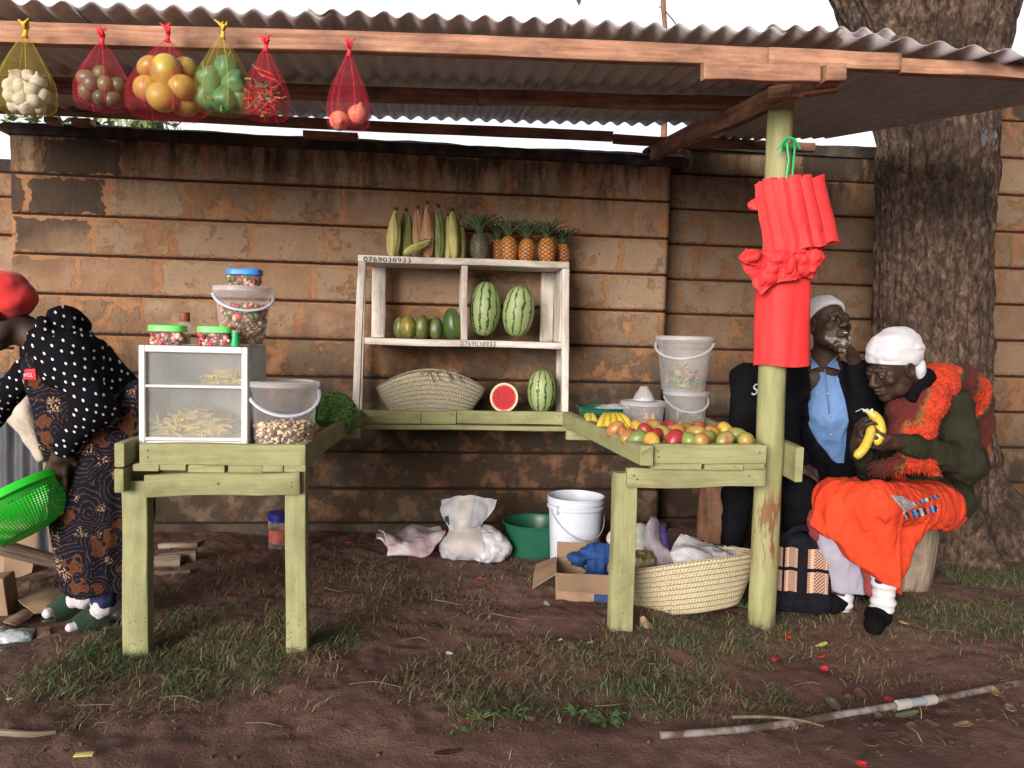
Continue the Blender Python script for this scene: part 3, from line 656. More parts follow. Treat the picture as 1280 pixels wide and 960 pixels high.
# packing pieces between the rear purlin and the coping
for x0, x1 in ((-.735, -.43), (-1.98, -1.88), (-2.12, -2.05)): bd('packing_block', (x0, 4.57, 2.325), (x1, 4.57, 2.325), .08, .034, 'beam', sh, seg=3)
bd('packing_block', (-.95, 3.72, 2.243), (-.72, 3.72, 2.243), .05, .040, 'beam', sh, seg=3)
a = W(1000, 108, 2.90); b_ = W(818, 190, 4.52); bd('rafter', a, b_, .05, .085, 'beam_dark', sh, seg=8, jit=.004)
bd('bracket', W(878, 89, 2.79), W(1023, 93, 2.79), .04, .064, 'beam', sh, jit=.002)
bd('bracket', W(1026, 94, 2.81), W(1050, 95, 2.81), .09, .062, 'beam', sh, seg=3, jit=.002)
bd('bracket', W(960, 118, 2.98), W(1046, 107, 2.86), .05, .05, 'beam_dark', sh, seg=3)
# the round green post, leaning a little, scraped bare in one place
m, nt, b = newmat('scraped_green_post'); t = nd(nt, 'TexCoord').outputs['Object']; v = nd(nt, 'Mapping', {'Vector': t, 'Scale': (5, 5, .8)}).outputs[0]
g = noi(nt, v, 6, 6, .65); c = ramp(nt, g, [(.3, (.20, .20, .085)), (.5, (.265, .265, .125)), (.7, (.31, .305, .15))])
sp = nd(nt, 'SeparateXYZ', {0: t}); bare = mth(nt, 'MULTIPLY', ramp(nt, noi(nt, v, 5, 6, .75), [(.50, 0), (.55, 1)]), nd(nt, 'MapRange', {0: mth(nt, 'ABSOLUTE', mth(nt, 'SUBTRACT', sp.outputs[2], .42)), 1: .20, 2: .10}).outputs[0])
foot = mth(nt, 'MULTIPLY', ramp(nt, noi(nt, v, 4, 5, .7), [(.4, .2), (.6, 1)]), nd(nt, 'MapRange', {0: sp.outputs[2], 1: .07, 2: .0}).outputs[0])
c = mixc(nt, bare, c, (.17, .075, .035)); c = mixc(nt, foot, c, (.06, .04, .025))
link(nt, c, b.inputs['Base Color']); b.inputs['Roughness'].default_value = .7; bump(nt, b, g, .4, .004); M['post'] = m
pb, ptp = G(955, 780)+np.array([0, .03, -.05]), W(978, 120, 3.14); mb = MB(); rings = []; U = []
for q, t_ in enumerate(np.linspace(0, 1, 60)):
    p = pb*(1-t_)+ptp*t_+np.array([.006*math.sin(t_*5), 0, 0]); rr = []
    for j in range(22):
        a = 2*PI*j/22; r = .058-.006*t_+.003*vnoise(np.array([math.cos(a)*2, math.sin(a)*2, t_*5+3]))+.0025*vnoise(np.array([math.cos(a)*9, math.sin(a)*9, t_*14]))
        rr.append(p+np.array([r*math.cos(a), r*math.sin(a), 0])); U.append((t_, j/22))
    rings.append(rr)
mb.sweep(rings, U=U); mb.build('post', M['post'], sh, sharp=60)

# ------------------------------------------------------------------ the green U shaped counter
ct = thing('market_counter', 'pale green painted U shaped wooden stall counter with raised rails and square legs', 'counter', (.2, 3.4, 0))
ZT = .785; RH = .072; DZ = ZT-RH     # rail top, rail height, deck top
gp = M['green_paint']
def rail(name, a, b, h=RH, w_=.034, z=None, **k):
    a = np.array([a[0], a[1], (ZT if z is None else z)-h/2]); b = np.array([b[0], b[1], (ZT if z is None else z)-h/2]); return bd(name, a, b, w_, h, gp, ct, **k)
XL0, XL1, YF = -1.03, -.445, 2.885
rail('rail', (XL0, YF, 0), (XL1, YF-.005, 0), h=.078, seg=8)
rail('rail', (XL1-.017, YF+.016, 0), (-.372, 4.24, 0), h=.080, seg=12)
rail('rail', (-1.085, YF-.05, 0), (-1.10, 4.2, 0), h=.085, z=ZT+.005, seg=10)
bd('side_plank', (-1.085, YF-.055, ZT-.128), (-1.10, 4.1, ZT-.128), .032, .085, gp, ct)
rail('rail', (-.375, 4.235, 0), (-.04, 4.238, 0), z=ZT-.002, seg=5); rail('rail', (-.037, 4.240, 0), (.155, 4.238, 0), z=ZT-.001, seg=4); rail('rail', (.158, 4.238, 0), (.765, 4.243, 0), z=ZT+.003, seg=8)
rail('rail', (.855, 2.905, 0), (.772, 4.24, 0), h=.080, w_=.052, z=ZT+.005, seg=12)
rail('rail', (.886, 2.952, 0), (1.360, 2.965, 0), h=.078, z=ZT+.006, seg=6)
rail('rail', (1.372, 3.02, 0), (1.545, 4.3, 0), h=.080, seg=8)
bd('rail_stub', (1.522, 2.99, .705), (1.540, 3.30, .715), .034, .145, gp, ct, seg=4)
# deck planks: their chopped ends show under the rails
for i, (a0, w_) in enumerate([(-1.075, .092), (-.980, .092), (-.878, .128), (-.745, .125), (-.616, .07), (-.543, .078)]):
    o = .006*math.sin(i*2.4); zz = DZ-.014-.006*(i in (2, 3))
    bd('deck_plank', (a0+w_/2+.02, YF-.02+o, zz), (a0+w_/2-.06+.09, 4.3, DZ-.014), w_, .026, gp, ct, seg=8, jit=.002)
for i, (a0, w_) in enumerate([(.886, .205), (1.107, .160), (1.270, .088)]):
    bd('deck_plank', (a0+w_/2, 2.945+.004*i, DZ-.012), (a0+w_/2+.04, 4.42, DZ-.012), w_, .026, gp, ct, seg=8, jit=.002)
bd('deck_plank', (-.40, 4.32, DZ-.020), (.79, 4.32, DZ-.020), .20, .026, gp, ct, seg=10); bd('deck_plank', (-.40, 4.53, DZ-.020), (.80, 4.53, DZ-.020), .20, .026, gp, ct, seg=10)
bd('apron', (-1.005, YF-.025, ZT-.148), (-.462, YF-.025, ZT-.140), .034, .080, gp, ct, seg=6, jit=.003)
bd('apron', (.795, 2.985, ZT-.138), (1.372, 2.985, ZT-.128), .034, .078, gp, ct, seg=6, jit=.003)
bd('bearer', (-1.08, 4.20, DZ-.055), (-.36, 4.20, DZ-.055), .045, .055, gp, ct); bd('bearer', (.77, 4.22, DZ-.05), (1.54, 4.22, DZ-.05), .045, .055, gp, ct)
bd('leg', G(167, 827)+np.array([0, .05, -.03]), W(172, 600, 2.92), .088, .070, gp, ct, up=(0, 1, 0), seg=8)
bd('leg', G(368, 822)+np.array([.004, .05, -.03]), W(371, 588, 2.91), .075, .070, gp, ct, up=(0, 1, 0), seg=8)
bd('leg', G(778, 795)+np.array([0, .04, -.03]), W(781, 590, 3.035), .092, .070, gp, ct, up=(0, 1, 0), seg=8)

# ------------------------------------------------------------------ the white display shelf
dsf = thing('display_shelf', 'white painted two tier wooden display shelf with phone number lettering', 'shelf', (.19, 4.4, DZ))
wp = M['white_paint']; ZS1, ZS2 = 1.622, 1.178
M['nail'] = simple('rusty_nail', [(.03, .02, .018), (.07, .045, .04)], .6, 40)
def bz(name, a, b, w_, h_, **k): return bd(name, a, b, w_, h_, wp, dsf, **k)
tp = bz('top_plank', (-.393, 4.40, ZS1-.018), (.765, 4.40, ZS1-.014), .305, .036, seg=10)
mpk = bz('middle_plank', (-.352, 4.40, ZS2-.020), (.750, 4.40, ZS2-.020), .30, .036, seg=10)
bz('post', (-.398, 4.27, DZ), (-.372, 4.27, ZS1-.037), .038, .05, up=(0, 1, 0), seg=8); bz('post', (.768, 4.27, DZ), (.748, 4.27, ZS1-.035), .038, .05, up=(0, 1, 0), seg=8)
bz('divider', (.190, 4.40, ZS2), (.184, 4.40, ZS1-.036), .034, .28, up=(0, 1, 0), seg=5)
bz('back_upright', (-.298, 4.54, ZS2), (-.298, 4.54, ZS1-.037), .078, .022, up=(0, 1, 0), seg=5); bz('back_upright', (.690, 4.54, ZS2), (.690, 4.54, ZS1-.037), .078, .022, up=(0, 1, 0), seg=5)
bz('side_panel', (.742, 4.43, ZS2), (.738, 4.43, ZS1-.036), .018, .24, up=(0, 1, 0), seg=5)

ng = MB()
for x, z in [(-1.0, .76), (-1.0, .735), (-.475, .765), (-.47, .735), (-.985, .64), (-.49, .65), (-.49, .635), (-.75, .645)]: ng.lathe([(.0035, 0), (.0035, .0015), (.001, .002)], 8, (x, 2.842 if z < .7 else 2.867, z), M=rotm('X', PI/2))
for x, y, z in [(.905, 2.935, .765), (.91, 2.935, .74), (1.33, 2.946, .76), (.82, 2.967, .66), (.835, 2.967, .645), (1.30, 2.967, .66), (-.34, 4.217, .76), (-.06, 4.219, .755), (.13, 4.220, .765), (.19, 4.220, .75), (.73, 4.225, .765)]: ng.lathe([(.0035, 0), (.0035, .0015), (.001, .002)], 8, (x, y, z), M=rotm('X', PI/2))
tag(ng.build('nail_heads', M['nail'], ct), None)
bz('back_post', (-.40, 4.54, DZ), (-.385, 4.54, ZS1-.037), .03, .035, up=(0, 1, 0)); bz('back_post', (.775, 4.54, DZ), (.77, 4.54, ZS1-.037), .03, .035, up=(0, 1, 0))
def lettering(txt, p, size, parent, mat, rot=(PI/2, 0, 0), ext=.0006, shear=0, name='lettering', sx=1.0, sp=1.0):
    cu = bpy.data.curves.new(name, 'FONT'); cu.body = txt; cu.size = size; cu.extrude = ext; cu.shear = shear; cu.space_character = sp
    cu.materials.append(mat); o = bpy.data.objects.new(name, cu); COL.objects.link(o); o.parent = parent
    o.location = Vector([float(x) for x in p])-wloc(parent); o.rotation_euler = rot; o.scale = (sx, 1, 1); return o
lettering('0769038933', (-.365, 4.2455, ZS1-.033), .036, tp, M['black'], sx=1.32, sp=1.1)
lettering('0769038933', (.170, 4.2480, ZS2-.033), .036, mpk, M['black'], sx=1.05, sp=1.05)
# ================================================================== PRODUCE AND GOODS
def uvpat(nt):
    sp = nd(nt, 'SeparateXYZ', {0: nd(nt, 'TexCoord').outputs['UV']}); return sp.outputs[0], sp.outputs[1]
def objrand(nt): return nd(nt, 'ObjectInfo').outputs['Random']
# --- materials for produce
def fruit_mat(name, stops, nscale=7, rough=.38, namt=.5, ramt=.6, bmp=.05, speck=None):
    m, nt, b = newmat(name); v = coords(nt); r = objrand(nt)
    vv = nd(nt, 'VectorMath', {0: v, 1: nd(nt, 'CombineXYZ', {0: mth(nt, 'MULTIPLY', r, 31.0), 1: mth(nt, 'MULTIPLY', r, 17.0)})}, operation='ADD').outputs[0]
    n = noi(nt, vv, nscale, 3, .5); f = mth(nt, 'ADD', mth(nt, 'MULTIPLY', r, ramt), mth(nt, 'MULTIPLY', mth(nt, 'MULTIPLY_ADD', n, 2.2, -.6), namt))
    c = ramp(nt, f, stops)
    fn = noi(nt, vv, 120, 3); c = mixc(nt, ramp(nt, fn, [(.60, 0), (.72, .35)]), c, speck or (.12, .07, .02))
    link(nt, c, b.inputs['Base Color']); b.inputs['Roughness'].default_value = rough; bump(nt, b, fn, bmp+.05, .002); return m
M['mango'] = fruit_mat('mango_skin', [(0, (.36, .025, .03)), (.2, (.52, .07, .045)), (.4, (.62, .27, .05)), (.55, (.60, .42, .06)), (.75, (.28, .34, .07)), (1, (.12, .20, .05))], 9)
M['mango_y'] = fruit_mat('ripe_yellow_mango_skin', [(0, (.34, .27, .06)), (.5, (.46, .34, .06)), (1, (.26, .17, .06))], 13, ramt=.35, namt=.8, bmp=.2)
M['avocado'] = fruit_mat('avocado_skin', [(0, (.10, .13, .06)), (.5, (.13, .17, .075)), (1, (.035, .05, .045))], 10)
M['onion'] = simple('onion_skin', [(.55, .13, .10), (.66, .22, .15), (.70, .30, .20)], .35, 10, stretch=(3, 3, .5))
M['garlic'] = simple('garlic_skin', [(.48, .43, .35), (.60, .56, .48)], .6, 16, bmp=.3, bscale=30)
M['papaya'] = fruit_mat('papaya_skin', [(0, (.020, .048, .012)), (.4, (.038, .078, .016)), (.68, (.10, .12, .024)), (1, (.42, .24, .03))], 8, ramt=.45, namt=.7)
M['tomato'] = simple('tomato_skin', [(.50, .03, .015), (.62, .06, .02)], .25, 5)
M['pepper'] = simple('blue_green_pepper_skin', [(.035, .13, .06), (.06, .19, .09), (.09, .24, .11)], .4, 16, bmp=.2)
M['chili_r'] = simple('red_chilli_skin', [(.55, .03, .025), (.70, .06, .03)], .25)
M['chili_g'] = simple('green_chilli_skin', [(.025, .10, .03), (.05, .16, .05)], .25)
M['stalk'] = simple('green_stalk', [(.10, .16, .05), (.16, .22, .08)], .6)
m, nt, b = newmat('striped_melon_rind'); t = nd(nt, 'TexCoord').outputs['Object']; s = nd(nt, 'SeparateXYZ', {0: t})
ang = mth(nt, 'MULTIPLY', mth(nt, 'ARCTAN2', s.outputs[1], s.outputs[0]), 11/(2*PI))
n1 = noi(nt, t, 22, 4, .6); n2 = noi(nt, t, 60, 4, .65); n3 = noi(nt, nd(nt, 'Mapping', {'Vector': t, 'Scale': (1, 1, .3)}).outputs[0], 9, 2)
f = mth(nt, 'ABSOLUTE', mth(nt, 'SUBTRACT', mth(nt, 'FRACT', mth(nt, 'ADD', ang, mth(nt, 'MULTIPLY', mth(nt, 'SUBTRACT', n1, .5), 1.0))), .5))
st = ramp(nt, mth(nt, 'ADD', f, mth(nt, 'MULTIPLY_ADD', n2, .30, -.15)), [(.085, 1), (.14, 0)])
base = ramp(nt, mth(nt, 'ADD', mth(nt, 'MULTIPLY', n3, .6), mth(nt, 'MULTIPLY', n2, .4)), [(.35, (.17, .25, .085)), (.55, (.27, .33, .14)), (.7, (.38, .41, .21))])
c = mixc(nt, st, base, (.012, .045, .018)); link(nt, c, b.inputs['Base Color']); b.inputs['Roughness'].default_value = .5; M['melon'] = m
m, nt, b = newmat('melon_cut_face'); t = nd(nt, 'TexCoord').outputs['Object']; uv = uvpat(nt)
sd_ = nd(nt, 'TexVoronoi', {'Vector': t, 'Scale': 46.0}).outputs['Distance']
ringm = ramp(nt, uv[1], [(.35, 0), (.45, 1), (.8, 1), (.9, 0)])
c = ramp(nt, uv[1], [(0, (.40, .012, .022)), (.78, (.46, .012, .024)), (.87, (.62, .25, .20)), (.92, (.70, .66, .45)), (1, (.62, .62, .36))])
c = mixc(nt, mth(nt, 'MULTIPLY', ringm, ramp(nt, sd_, [(.16, .9), (.24, 0)])), c, (.03, .008, .01))
link(nt, c, b.inputs['Base Color']); b.inputs['Roughness'].default_value = .3; bump(nt, b, noi(nt, t, 120, 4), .3, .002); M['melon_cut'] = m
m, nt, b = newmat('pineapple_skin'); u, v_ = uvpat(nt); r = objrand(nt)
def dia(sign): return mth(nt, 'ABSOLUTE', mth(nt, 'SUBTRACT', mth(nt, 'FRACT', mth(nt, 'ADD', mth(nt, 'MULTIPLY', u, 8.0), mth(nt, 'MULTIPLY', v_, sign*42.0))), .5))
e = mth(nt, 'MAXIMUM', dia(1), dia(-1)); nn = noi(nt, coords(nt), 12, 3)
c = ramp(nt, mth(nt, 'MULTIPLY_ADD', nn, .3, mth(nt, 'SUBTRACT', e, .15)), [(.10, (.60, .24, .05)), (.28, (.50, .17, .035)), (.40, (.22, .09, .025)), (.48, (.05, .035, .015))])
link(nt, c, b.inputs['Base Color']); b.inputs['Roughness'].default_value = .55; M['pine_o'] = m
m2 = m.copy(); m2.name = 'unripe_pineapple_skin'
for n in m2.node_tree.nodes:
    if n.type == 'VALTORGB':
        for el, cc in zip(n.color_ramp.elements, [(.07, .075, .045), (.045, .05, .035), (.03, .03, .022), (.20, .17, .10)]): el.color = cc+(1,)
M['pine_g'] = m2
M['pine_leaf'] = simple('pineapple_leaf', [(.045, .085, .035), (.085, .13, .055), (.13, .17, .08)], .5, 9)
def husk_mat(name, cols):
    m, nt, b = newmat(name); u, v_ = uvpat(nt); cv = nd(nt, 'CombineXYZ', {0: mth(nt, 'MULTIPLY', u, 60), 1: mth(nt, 'MULTIPLY', v_, 5)})
    n = noi(nt, cv, 1.0, 4, .6); n2 = noi(nt, coords(nt), 9, 3); c = ramp(nt, mth(nt, 'MULTIPLY_ADD', n, .6, mth(nt, 'MULTIPLY', n2, .4)), col2(cols))
    link(nt, c, b.inputs['Base Color']); b.inputs['Roughness'].default_value = .6; bump(nt, b, n, .5, .003); return m
M['husk_g'] = husk_mat('green_corn_husk', [(.17, .18, .05), (.42, .38, .13), (.62, .53, .27)])
M['husk_d'] = husk_mat('dark_green_corn_husk', [(.05, .085, .02), (.16, .19, .055), (.36, .34, .14)])
M['husk_b'] = husk_mat('dry_corn_husk', [(.15, .065, .035), (.36, .19, .10), (.52, .36, .22)])
M['silk'] = simple('dry_corn_silk', [(.03, .016, .012), (.07, .04, .025)], .9)
M['banana'] = fruit_mat('banana_peel', [(0, (.40, .28, .03)), (.5, (.55, .40, .045)), (1, (.42, .36, .07))], 18, namt=.8, speck=(.02, .012, .008))
M['tip'] = simple('dark_banana_end', [(.025, .018, .012)], .8)
# --- woven palm leaf
def weave_mat(name, cols, row=.022):
    m, nt, b = newmat(name); u, v_ = uvpat(nt); nn = noi(nt, coords(nt), 5, 4)
    rw = mth(nt, 'DIVIDE', v_, row); fr = mth(nt, 'FRACT', rw); sg = mth(nt, 'MULTIPLY_ADD', mth(nt, 'MODULO', mth(nt, 'FLOOR', mth(nt, 'MULTIPLY', rw, 2)), 2.0), 2.0, -1.0)
    st = mth(nt, 'SINE', mth(nt, 'MULTIPLY', mth(nt, 'ADD', mth(nt, 'MULTIPLY', v_, sg), u), 2*PI/.0135))
    fine = noi(nt, nd(nt, 'CombineXYZ', {0: mth(nt, 'MULTIPLY', u, 140), 1: mth(nt, 'MULTIPLY', v_, 60)}), 1, 3)
    h = mth(nt, 'ADD', mth(nt, 'MULTIPLY', st, .5), mth(nt, 'MULTIPLY', ramp(nt, fr, [(0, 0), (.12, 1), (.88, 1), (1, 0)]), 1.1))
    mot = noi(nt, nd(nt, 'CombineXYZ', {0: mth(nt, 'MULTIPLY', u, 42), 1: mth(nt, 'MULTIPLY', v_, 75)}), 1, 4, .7); c = ramp(nt, mth(nt, 'ADD', mth(nt, 'MULTIPLY', nn, .3), mth(nt, 'MULTIPLY', mot, .7)), col2(cols))
    c = mixc(nt, ramp(nt, st, [(-.2, .22), (.3, 0)]), c, (.20, .15, .085)); c = mixc(nt, ramp(nt, fr, [(0, .55), (.06, .3), (.11, 0)]), c, (.22, .16, .09))
    link(nt, c, b.inputs['Base Color']); b.inputs['Roughness'].default_value = .75; bump(nt, b, h, 1.0, .004); return m
M['weave'] = weave_mat('woven_palm_leaf', [(.36, .31, .21), (.56, .51, .38), (.64, .60, .48)])
M['weave2'] = weave_mat('woven_straw', [(.44, .34, .20), (.64, .55, .37), (.70, .63, .47)])
def basket(c, a, b_, h, base, rise, M_, mat, name_parent, tilt=0.0, thick=.007):
    th_ = np.linspace(0, 2*PI, 97); vs = np.linspace(0, 1, 26); P = []; U = []
    for v in vs:
        row = []; ur = []
        for t in th_:
            k = base+(1-base)*v**.85; z = v*(h+rise*(math.sin(t)**2)) ; wv = 1+.012*vnoise(np.array([math.cos(t)*3, math.sin(t)*3, v*4]))
            row.append((a*k*math.cos(t)*wv, b_*(k*.8+.2)*math.sin(t)*wv, z+tilt*a*k*math.cos(t)*v)); ur.append((t*(a+b_)/2, v*(h+rise*.6)))
        P.append(row); U.append(ur)
    P = np.array(P)@np.asarray(M_).T+np.asarray(c); mb = MB(); mb.grid(P, np.array(U), thick=-thick)
    o = mb.build('wall', mat, name_parent, sharp=0)
    mb = MB(); n = 96; mb.add(np.concatenate([P[0][:n], [P[0][:n].mean(0)]]), [(n, (j+1) % n, j) for j in range(n)], np.concatenate([np.array(U)[0][:n], [[0, 0]]])); mb.build('base', mat, name_parent)
    mb = MB(); mb.tube([p for p in P[-1]], .006, 8, cap=False); mb.build('rim', mat, name_parent)
    return P
# --- generic makers -------------------------------------------------
def fruit(name, mat, prof, n=20, sx=1, sy=1, wob=None, stem=None, tilt=None):
    mb = MB(); mb.lathe(prof, n, sx=sx, sy=sy, wob=wob); o = mb.build(name, mat, None, sharp=0)
    return o
def round_prof(rx, rz, k=14, squ=1.0, pear=0.0):
    out = []
    for i in range(k+1):
        a = PI*i/k; z = -rz*math.cos(a); r = rx*math.sin(a)**squ*(1-pear*z/rz); out.append((max(r, 1e-4), z))
    return out
def put(o, p, rot=None, scale=None): 
    o.location = Vector([float(x) for x in p])
    if rot is not None: o.rotation_euler = rot
    if scale is not None: o.scale = (scale,)*3 if np.isscalar(scale) else scale
    return o
def rrot(): return (random.uniform(0, 6), random.uniform(0, 6), random.uniform(0, 6))
class Kind:
    """first use hands out the prototype itself, later uses copies of it and of its parts"""
    def __init__(s, make): s.make = make; s.o = None
    def __call__(s, p, label, cat, group=None, rot=None, scale=None, mat=None):
        if s.o is None: o = s.o = s.make()
        else: o = dup(s.o)
        if mat is not None and o.type == 'MESH': o.data = o.data.copy(); o.data.materials[0] = mat
        put(o, p, rot, scale); return tag(o, label, cat, group)
def child(o, mb, name, mat, **k): return mb.build(name, mat, o, local=True, **k)

# ------------------------------------------------------------------ watermelons, papayas, pineapples, corn on the white shelf
mk_melon = lambda: fruit('watermelon', M['melon'], round_prof(.118, .172, 22, .82), 36)
melon = Kind(mk_melon)
def melon_at(px, ytop, ybot, wpx, Y, label, rot):
    a = W(px, ytop, Y); b_ = W(px, ybot, Y); h = np.linalg.norm(a-b_)/2; r = wpx*Y*1.0/FOC/2
    return melon((a+b_)/2, label, 'watermelon', 'watermelons', rot, (r/.118, r/.118, h/.172))
melon_at(606.5, 352, 420, 39, 4.36, 'large striped watermelon standing in the shelf beside the white divider', (.03, .04, .6))
melon_at(648, 357, 421, 40, 4.36, 'large striped watermelon standing in the shelf near its white back board', (-.04, -.10, 2.9))
melon_at(677.5, 462, 516, 37, 4.40, 'striped watermelon standing on the green counter beside the cut half', (.02, .03, 1.7))
hm = thing('watermelon_half', 'cut watermelon half showing red flesh on the green counter', 'watermelon', W(630, 497, 4.35), 'watermelons')
r_ = .083; mb = MB(); mb.lathe([(max(r_*math.sin(a), 1e-4), -r_*1.0*math.cos(a)) for a in np.linspace(0, PI/2, 10)], 32, M=rotm('X', -PI/2+PI)); 
mb = MB(); mb.lathe([(max(r_*math.sin(a), 1e-4), r_*.95*math.cos(a)) for a in np.linspace(0, PI/2, 10)], 32, M=rotm('X', -PI/2)); child(hm, mb, 'rind', M['melon'], sharp=0)
mb = MB(); V = [(0, 0, 0)]; U = [(0, 0)]; F = []
for q, f in enumerate((.3, .55, .75, .88, .95, 1.0)):
    for j in range(40): a = 2*PI*j/40; V.append((r_*f*math.cos(a), 0, r_*f*math.sin(a))); U.append((0, f))
F = [(0, 1+j, 1+(j+1) % 40) for j in range(40)]+[(1+q*40+j, 1+(q+1)*40+j, 1+(q+1)*40+(j+1) % 40, 1+q*40+(j+1) % 40) for q in range(5) for j in range(40)]
mb.add(np.array(V)+(0, -.001, 0), F, U); child(hm, mb, 'flesh', M['melon_cut']); hm.rotation_euler = (-.2, .15, -.05); hm.scale = (.96, 1, 1.02)
def mk_papaya():
    o = fruit('papaya', M['papaya'], round_prof(.052, .078, 16, .75, .16), 25, wob=lambda a, z: 1+.035*math.cos(5*a))
    mb = MB(); mb.lathe([(.001, -.080), (.009, -.080), (.011, -.074), (.006, -.070)], 8); child(o, mb, 'stalk_scar', M['stalk']); return o
pap = Kind(mk_papaya)
for px, yt, yb, wd, Y, rot, lab in ((501.5, 392, 419, 19, 4.42, (.1, -.12, .4), 'small dark green papaya at the outer end of the papaya row on the shelf'),
    (511, 389, 418, 20, 4.36, (0, .05, 2.2), 'plain dark green papaya beside the yellowing one on the shelf'), (528, 388, 418, 19, 4.36, (.05, .04, 5.2), 'papaya ripening to yellow at its base on the shelf'),
    (537, 392, 418, 14, 4.45, (0, .08, 1.4), 'slim green papaya pushed back behind the yellowing one'), (545.5, 390, 418, 18, 4.37, (.02, -.03, 3.9), 'slim dark green papaya next to the largest one'), (566, 379, 419, 25, 4.38, (.12, 0, 4.7), 'largest green papaya leaning beside the white divider')):
    a, b_ = W(px, yt, Y), W(px, yb, Y); h = abs(a[2]-b_[2])/2; r = wd*Y/FOC/2
    pap((a[0], a[1], ZS2+h*.97), lab, 'papaya', 'papayas on the shelf', rot, (r/.054, r/.054, h/.078))
rgp = np.random.default_rng(6)
def mk_pine(mat):
    o = thing('pineapple', None, None); mb = MB()
    prof = [(.001, 0), (.030, .002)]+[(.052*math.sin(PI*(.17+.70*t))**.6, .004+.135*t) for t in np.linspace(0, 1, 40)]+[(.012, .142)]
    mb.lathe(prof, 64, wob=lambda a, z: 1+.055*max(0, math.cos(8*a+z*264)*math.cos(8*a-z*264)) ); child(o, mb, 'body', mat, sharp=0)
    mb = MB()
    for i in range(46):
        f = i/46; a = i*2.39996; L = .075+.06*math.sin(PI*min(1, f*1.15+.15)); tilt = .95*(1-f)+.08; w0 = .011*(1-f*.35)
        d = np.array([math.cos(a), math.sin(a), 0]); s = np.array([-math.sin(a), math.cos(a), 0]); pts = []
        for t in (0, .25, .5, .75, 1):
            th_ = tilt*(.55+.75*t); c = d*(.012*(1-f)+L*t*math.sin(th_))+np.array([0, 0, .138+.02*f+L*t*math.cos(th_*.85)]); ww = w0*(1-t**1.6)+.0006
            pts.append([c-s*ww+d*0-np.array([0, 0, -.003]), c-np.array([0, 0, .002]), c+s*ww+np.array([0, 0, .003])])
        mb.grid(np.array(pts))
    child(o, mb, 'crown', M['pine_leaf'], sharp=0); return o
pine_o = Kind(lambda: mk_pine(M['pine_o'])); pine_g = Kind(lambda: mk_pine(M['pine_g']))
for K, px, Y, s, rz, lab in ((pine_g, 600, 4.36, 1.10, .3, 'dark unripe pineapple with the tallest crown on the top shelf'), (pine_o, 622, 4.46, .98, 1, 'orange pineapple half hidden beside the dark unripe one'),
    (pine_o, 636, 4.36, 1.02, 2.0, 'orange pineapple in front of the half hidden one'), (pine_o, 657.5, 4.36, .95, 3.3, 'orange pineapple in the middle of the pineapple row'), (pine_o, 684, 4.36, 1.02, 4.4, 'orange pineapple near the end of the top shelf'), (pine_o, 703, 4.47, .90, 5.1, 'last pineapple at the shelf end, partly hidden by its neighbour')):
    p = W(px, 322, Y); K((p[0], Y, ZS1+.002), lab, 'pineapple', 'pineapples on the top shelf', (random.uniform(-.05, .05), random.uniform(-.06, .06), rz), s*.98)
def mk_corn(mat, seed):
    rng = np.random.default_rng(seed); o = thing('corn_cob', None, None); mb = MB()
    prof = [(.004, 0), (.010, .004), (.012, .012)]+[(.034*(math.sin(PI*min(1, .12+.88*t))**.75)*(1-.25*t)+.004, .012+.245*t) for t in np.linspace(.03, 1, 26)]
    mb.lathe(prof, 36, wob=lambda a, z: 1+.10*math.cos(5*a+seed+z*6)+.035*math.cos(13*a+z*20))
    for i in range(4):
        a = i*1.6+seed; d = np.array([math.cos(a), math.sin(a), 0]); s = np.array([-d[1], d[0], 0]); pts = []; flare = rng.uniform(0, .020)
        for t in np.linspace(0, 1, 9):
            r = .034*(math.sin(PI*min(1, .14+.80*t))**.8)*(1-.2*t)+.004; c = d*(r+flare*t*t)+np.array([0, 0, .01+.235*t]); hw = .026*(math.sin(PI*min(.98, .12+.86*t)))+.001
            pts.append([c+s*hw*x-d*hw*abs(x)*.45 for x in (-1, -.5, 0, .5, 1)])
        mb.grid(np.array(pts))
    child(o, mb, 'husk', mat, sharp=0); mb = MB()
    for i in range(14):
        a = rng.random()*6.28; q = rng.uniform(.004, .016); mb.tube([(0, 0, .250), (q*.5*math.cos(a), q*.5*math.sin(a), .266), (q*math.cos(a), q*math.sin(a), .266+rng.uniform(.004, .018))], [.0026, .002, .0006], 4)
    child(o, mb, 'silk', M['silk']); return o
cg, cd, cb = Kind(lambda: mk_corn(M['husk_g'], 1)), Kind(lambda: mk_corn(M['husk_d'], 4)), Kind(lambda: mk_corn(M['husk_b'], 7))
for K, px, yt, wd, Y, lean, lab in ((cg, 491.5, 260, 16, 4.37, .00, 'pale green corn cob standing alone at the start of the row'), (cb, 504, 268, 12, 4.46, .05, 'brown husked corn cob mostly hidden behind a green one'), (cd, 513, 260, 15, 4.41, .12, 'green corn cob leaning over the fallen cob'),
    (cb, 524.5, 259, 13, 4.41, .02, 'slim dry brown corn cob beside the tallest one'), (cb, 536, 253, 15, 4.38, -.03, 'tallest dry brown corn cob in the row'), (cd, 549.5, 256, 15, 4.39, -.02, 'darkest green corn cob in the row'),
    (cg, 561, 267, 12, 4.41, .00, 'short pale green corn cob beside the darkest one'), (cg, 570.5, 261, 14, 4.38, .04, 'tall pale green corn cob among the last three'), (cg, 580, 270, 11, 4.44, .05, 'last green corn cob next to the dark pineapple')):
    p = W(px, yt, Y); h = p[2]-ZS1; K((p[0]-lean*.12, Y, ZS1+.001), lab, 'corn', 'corn cobs on the top shelf', (-.06, lean, random.uniform(0, 6)), (wd*Y/FOC/.066, wd*Y/FOC/.066, h/.27))
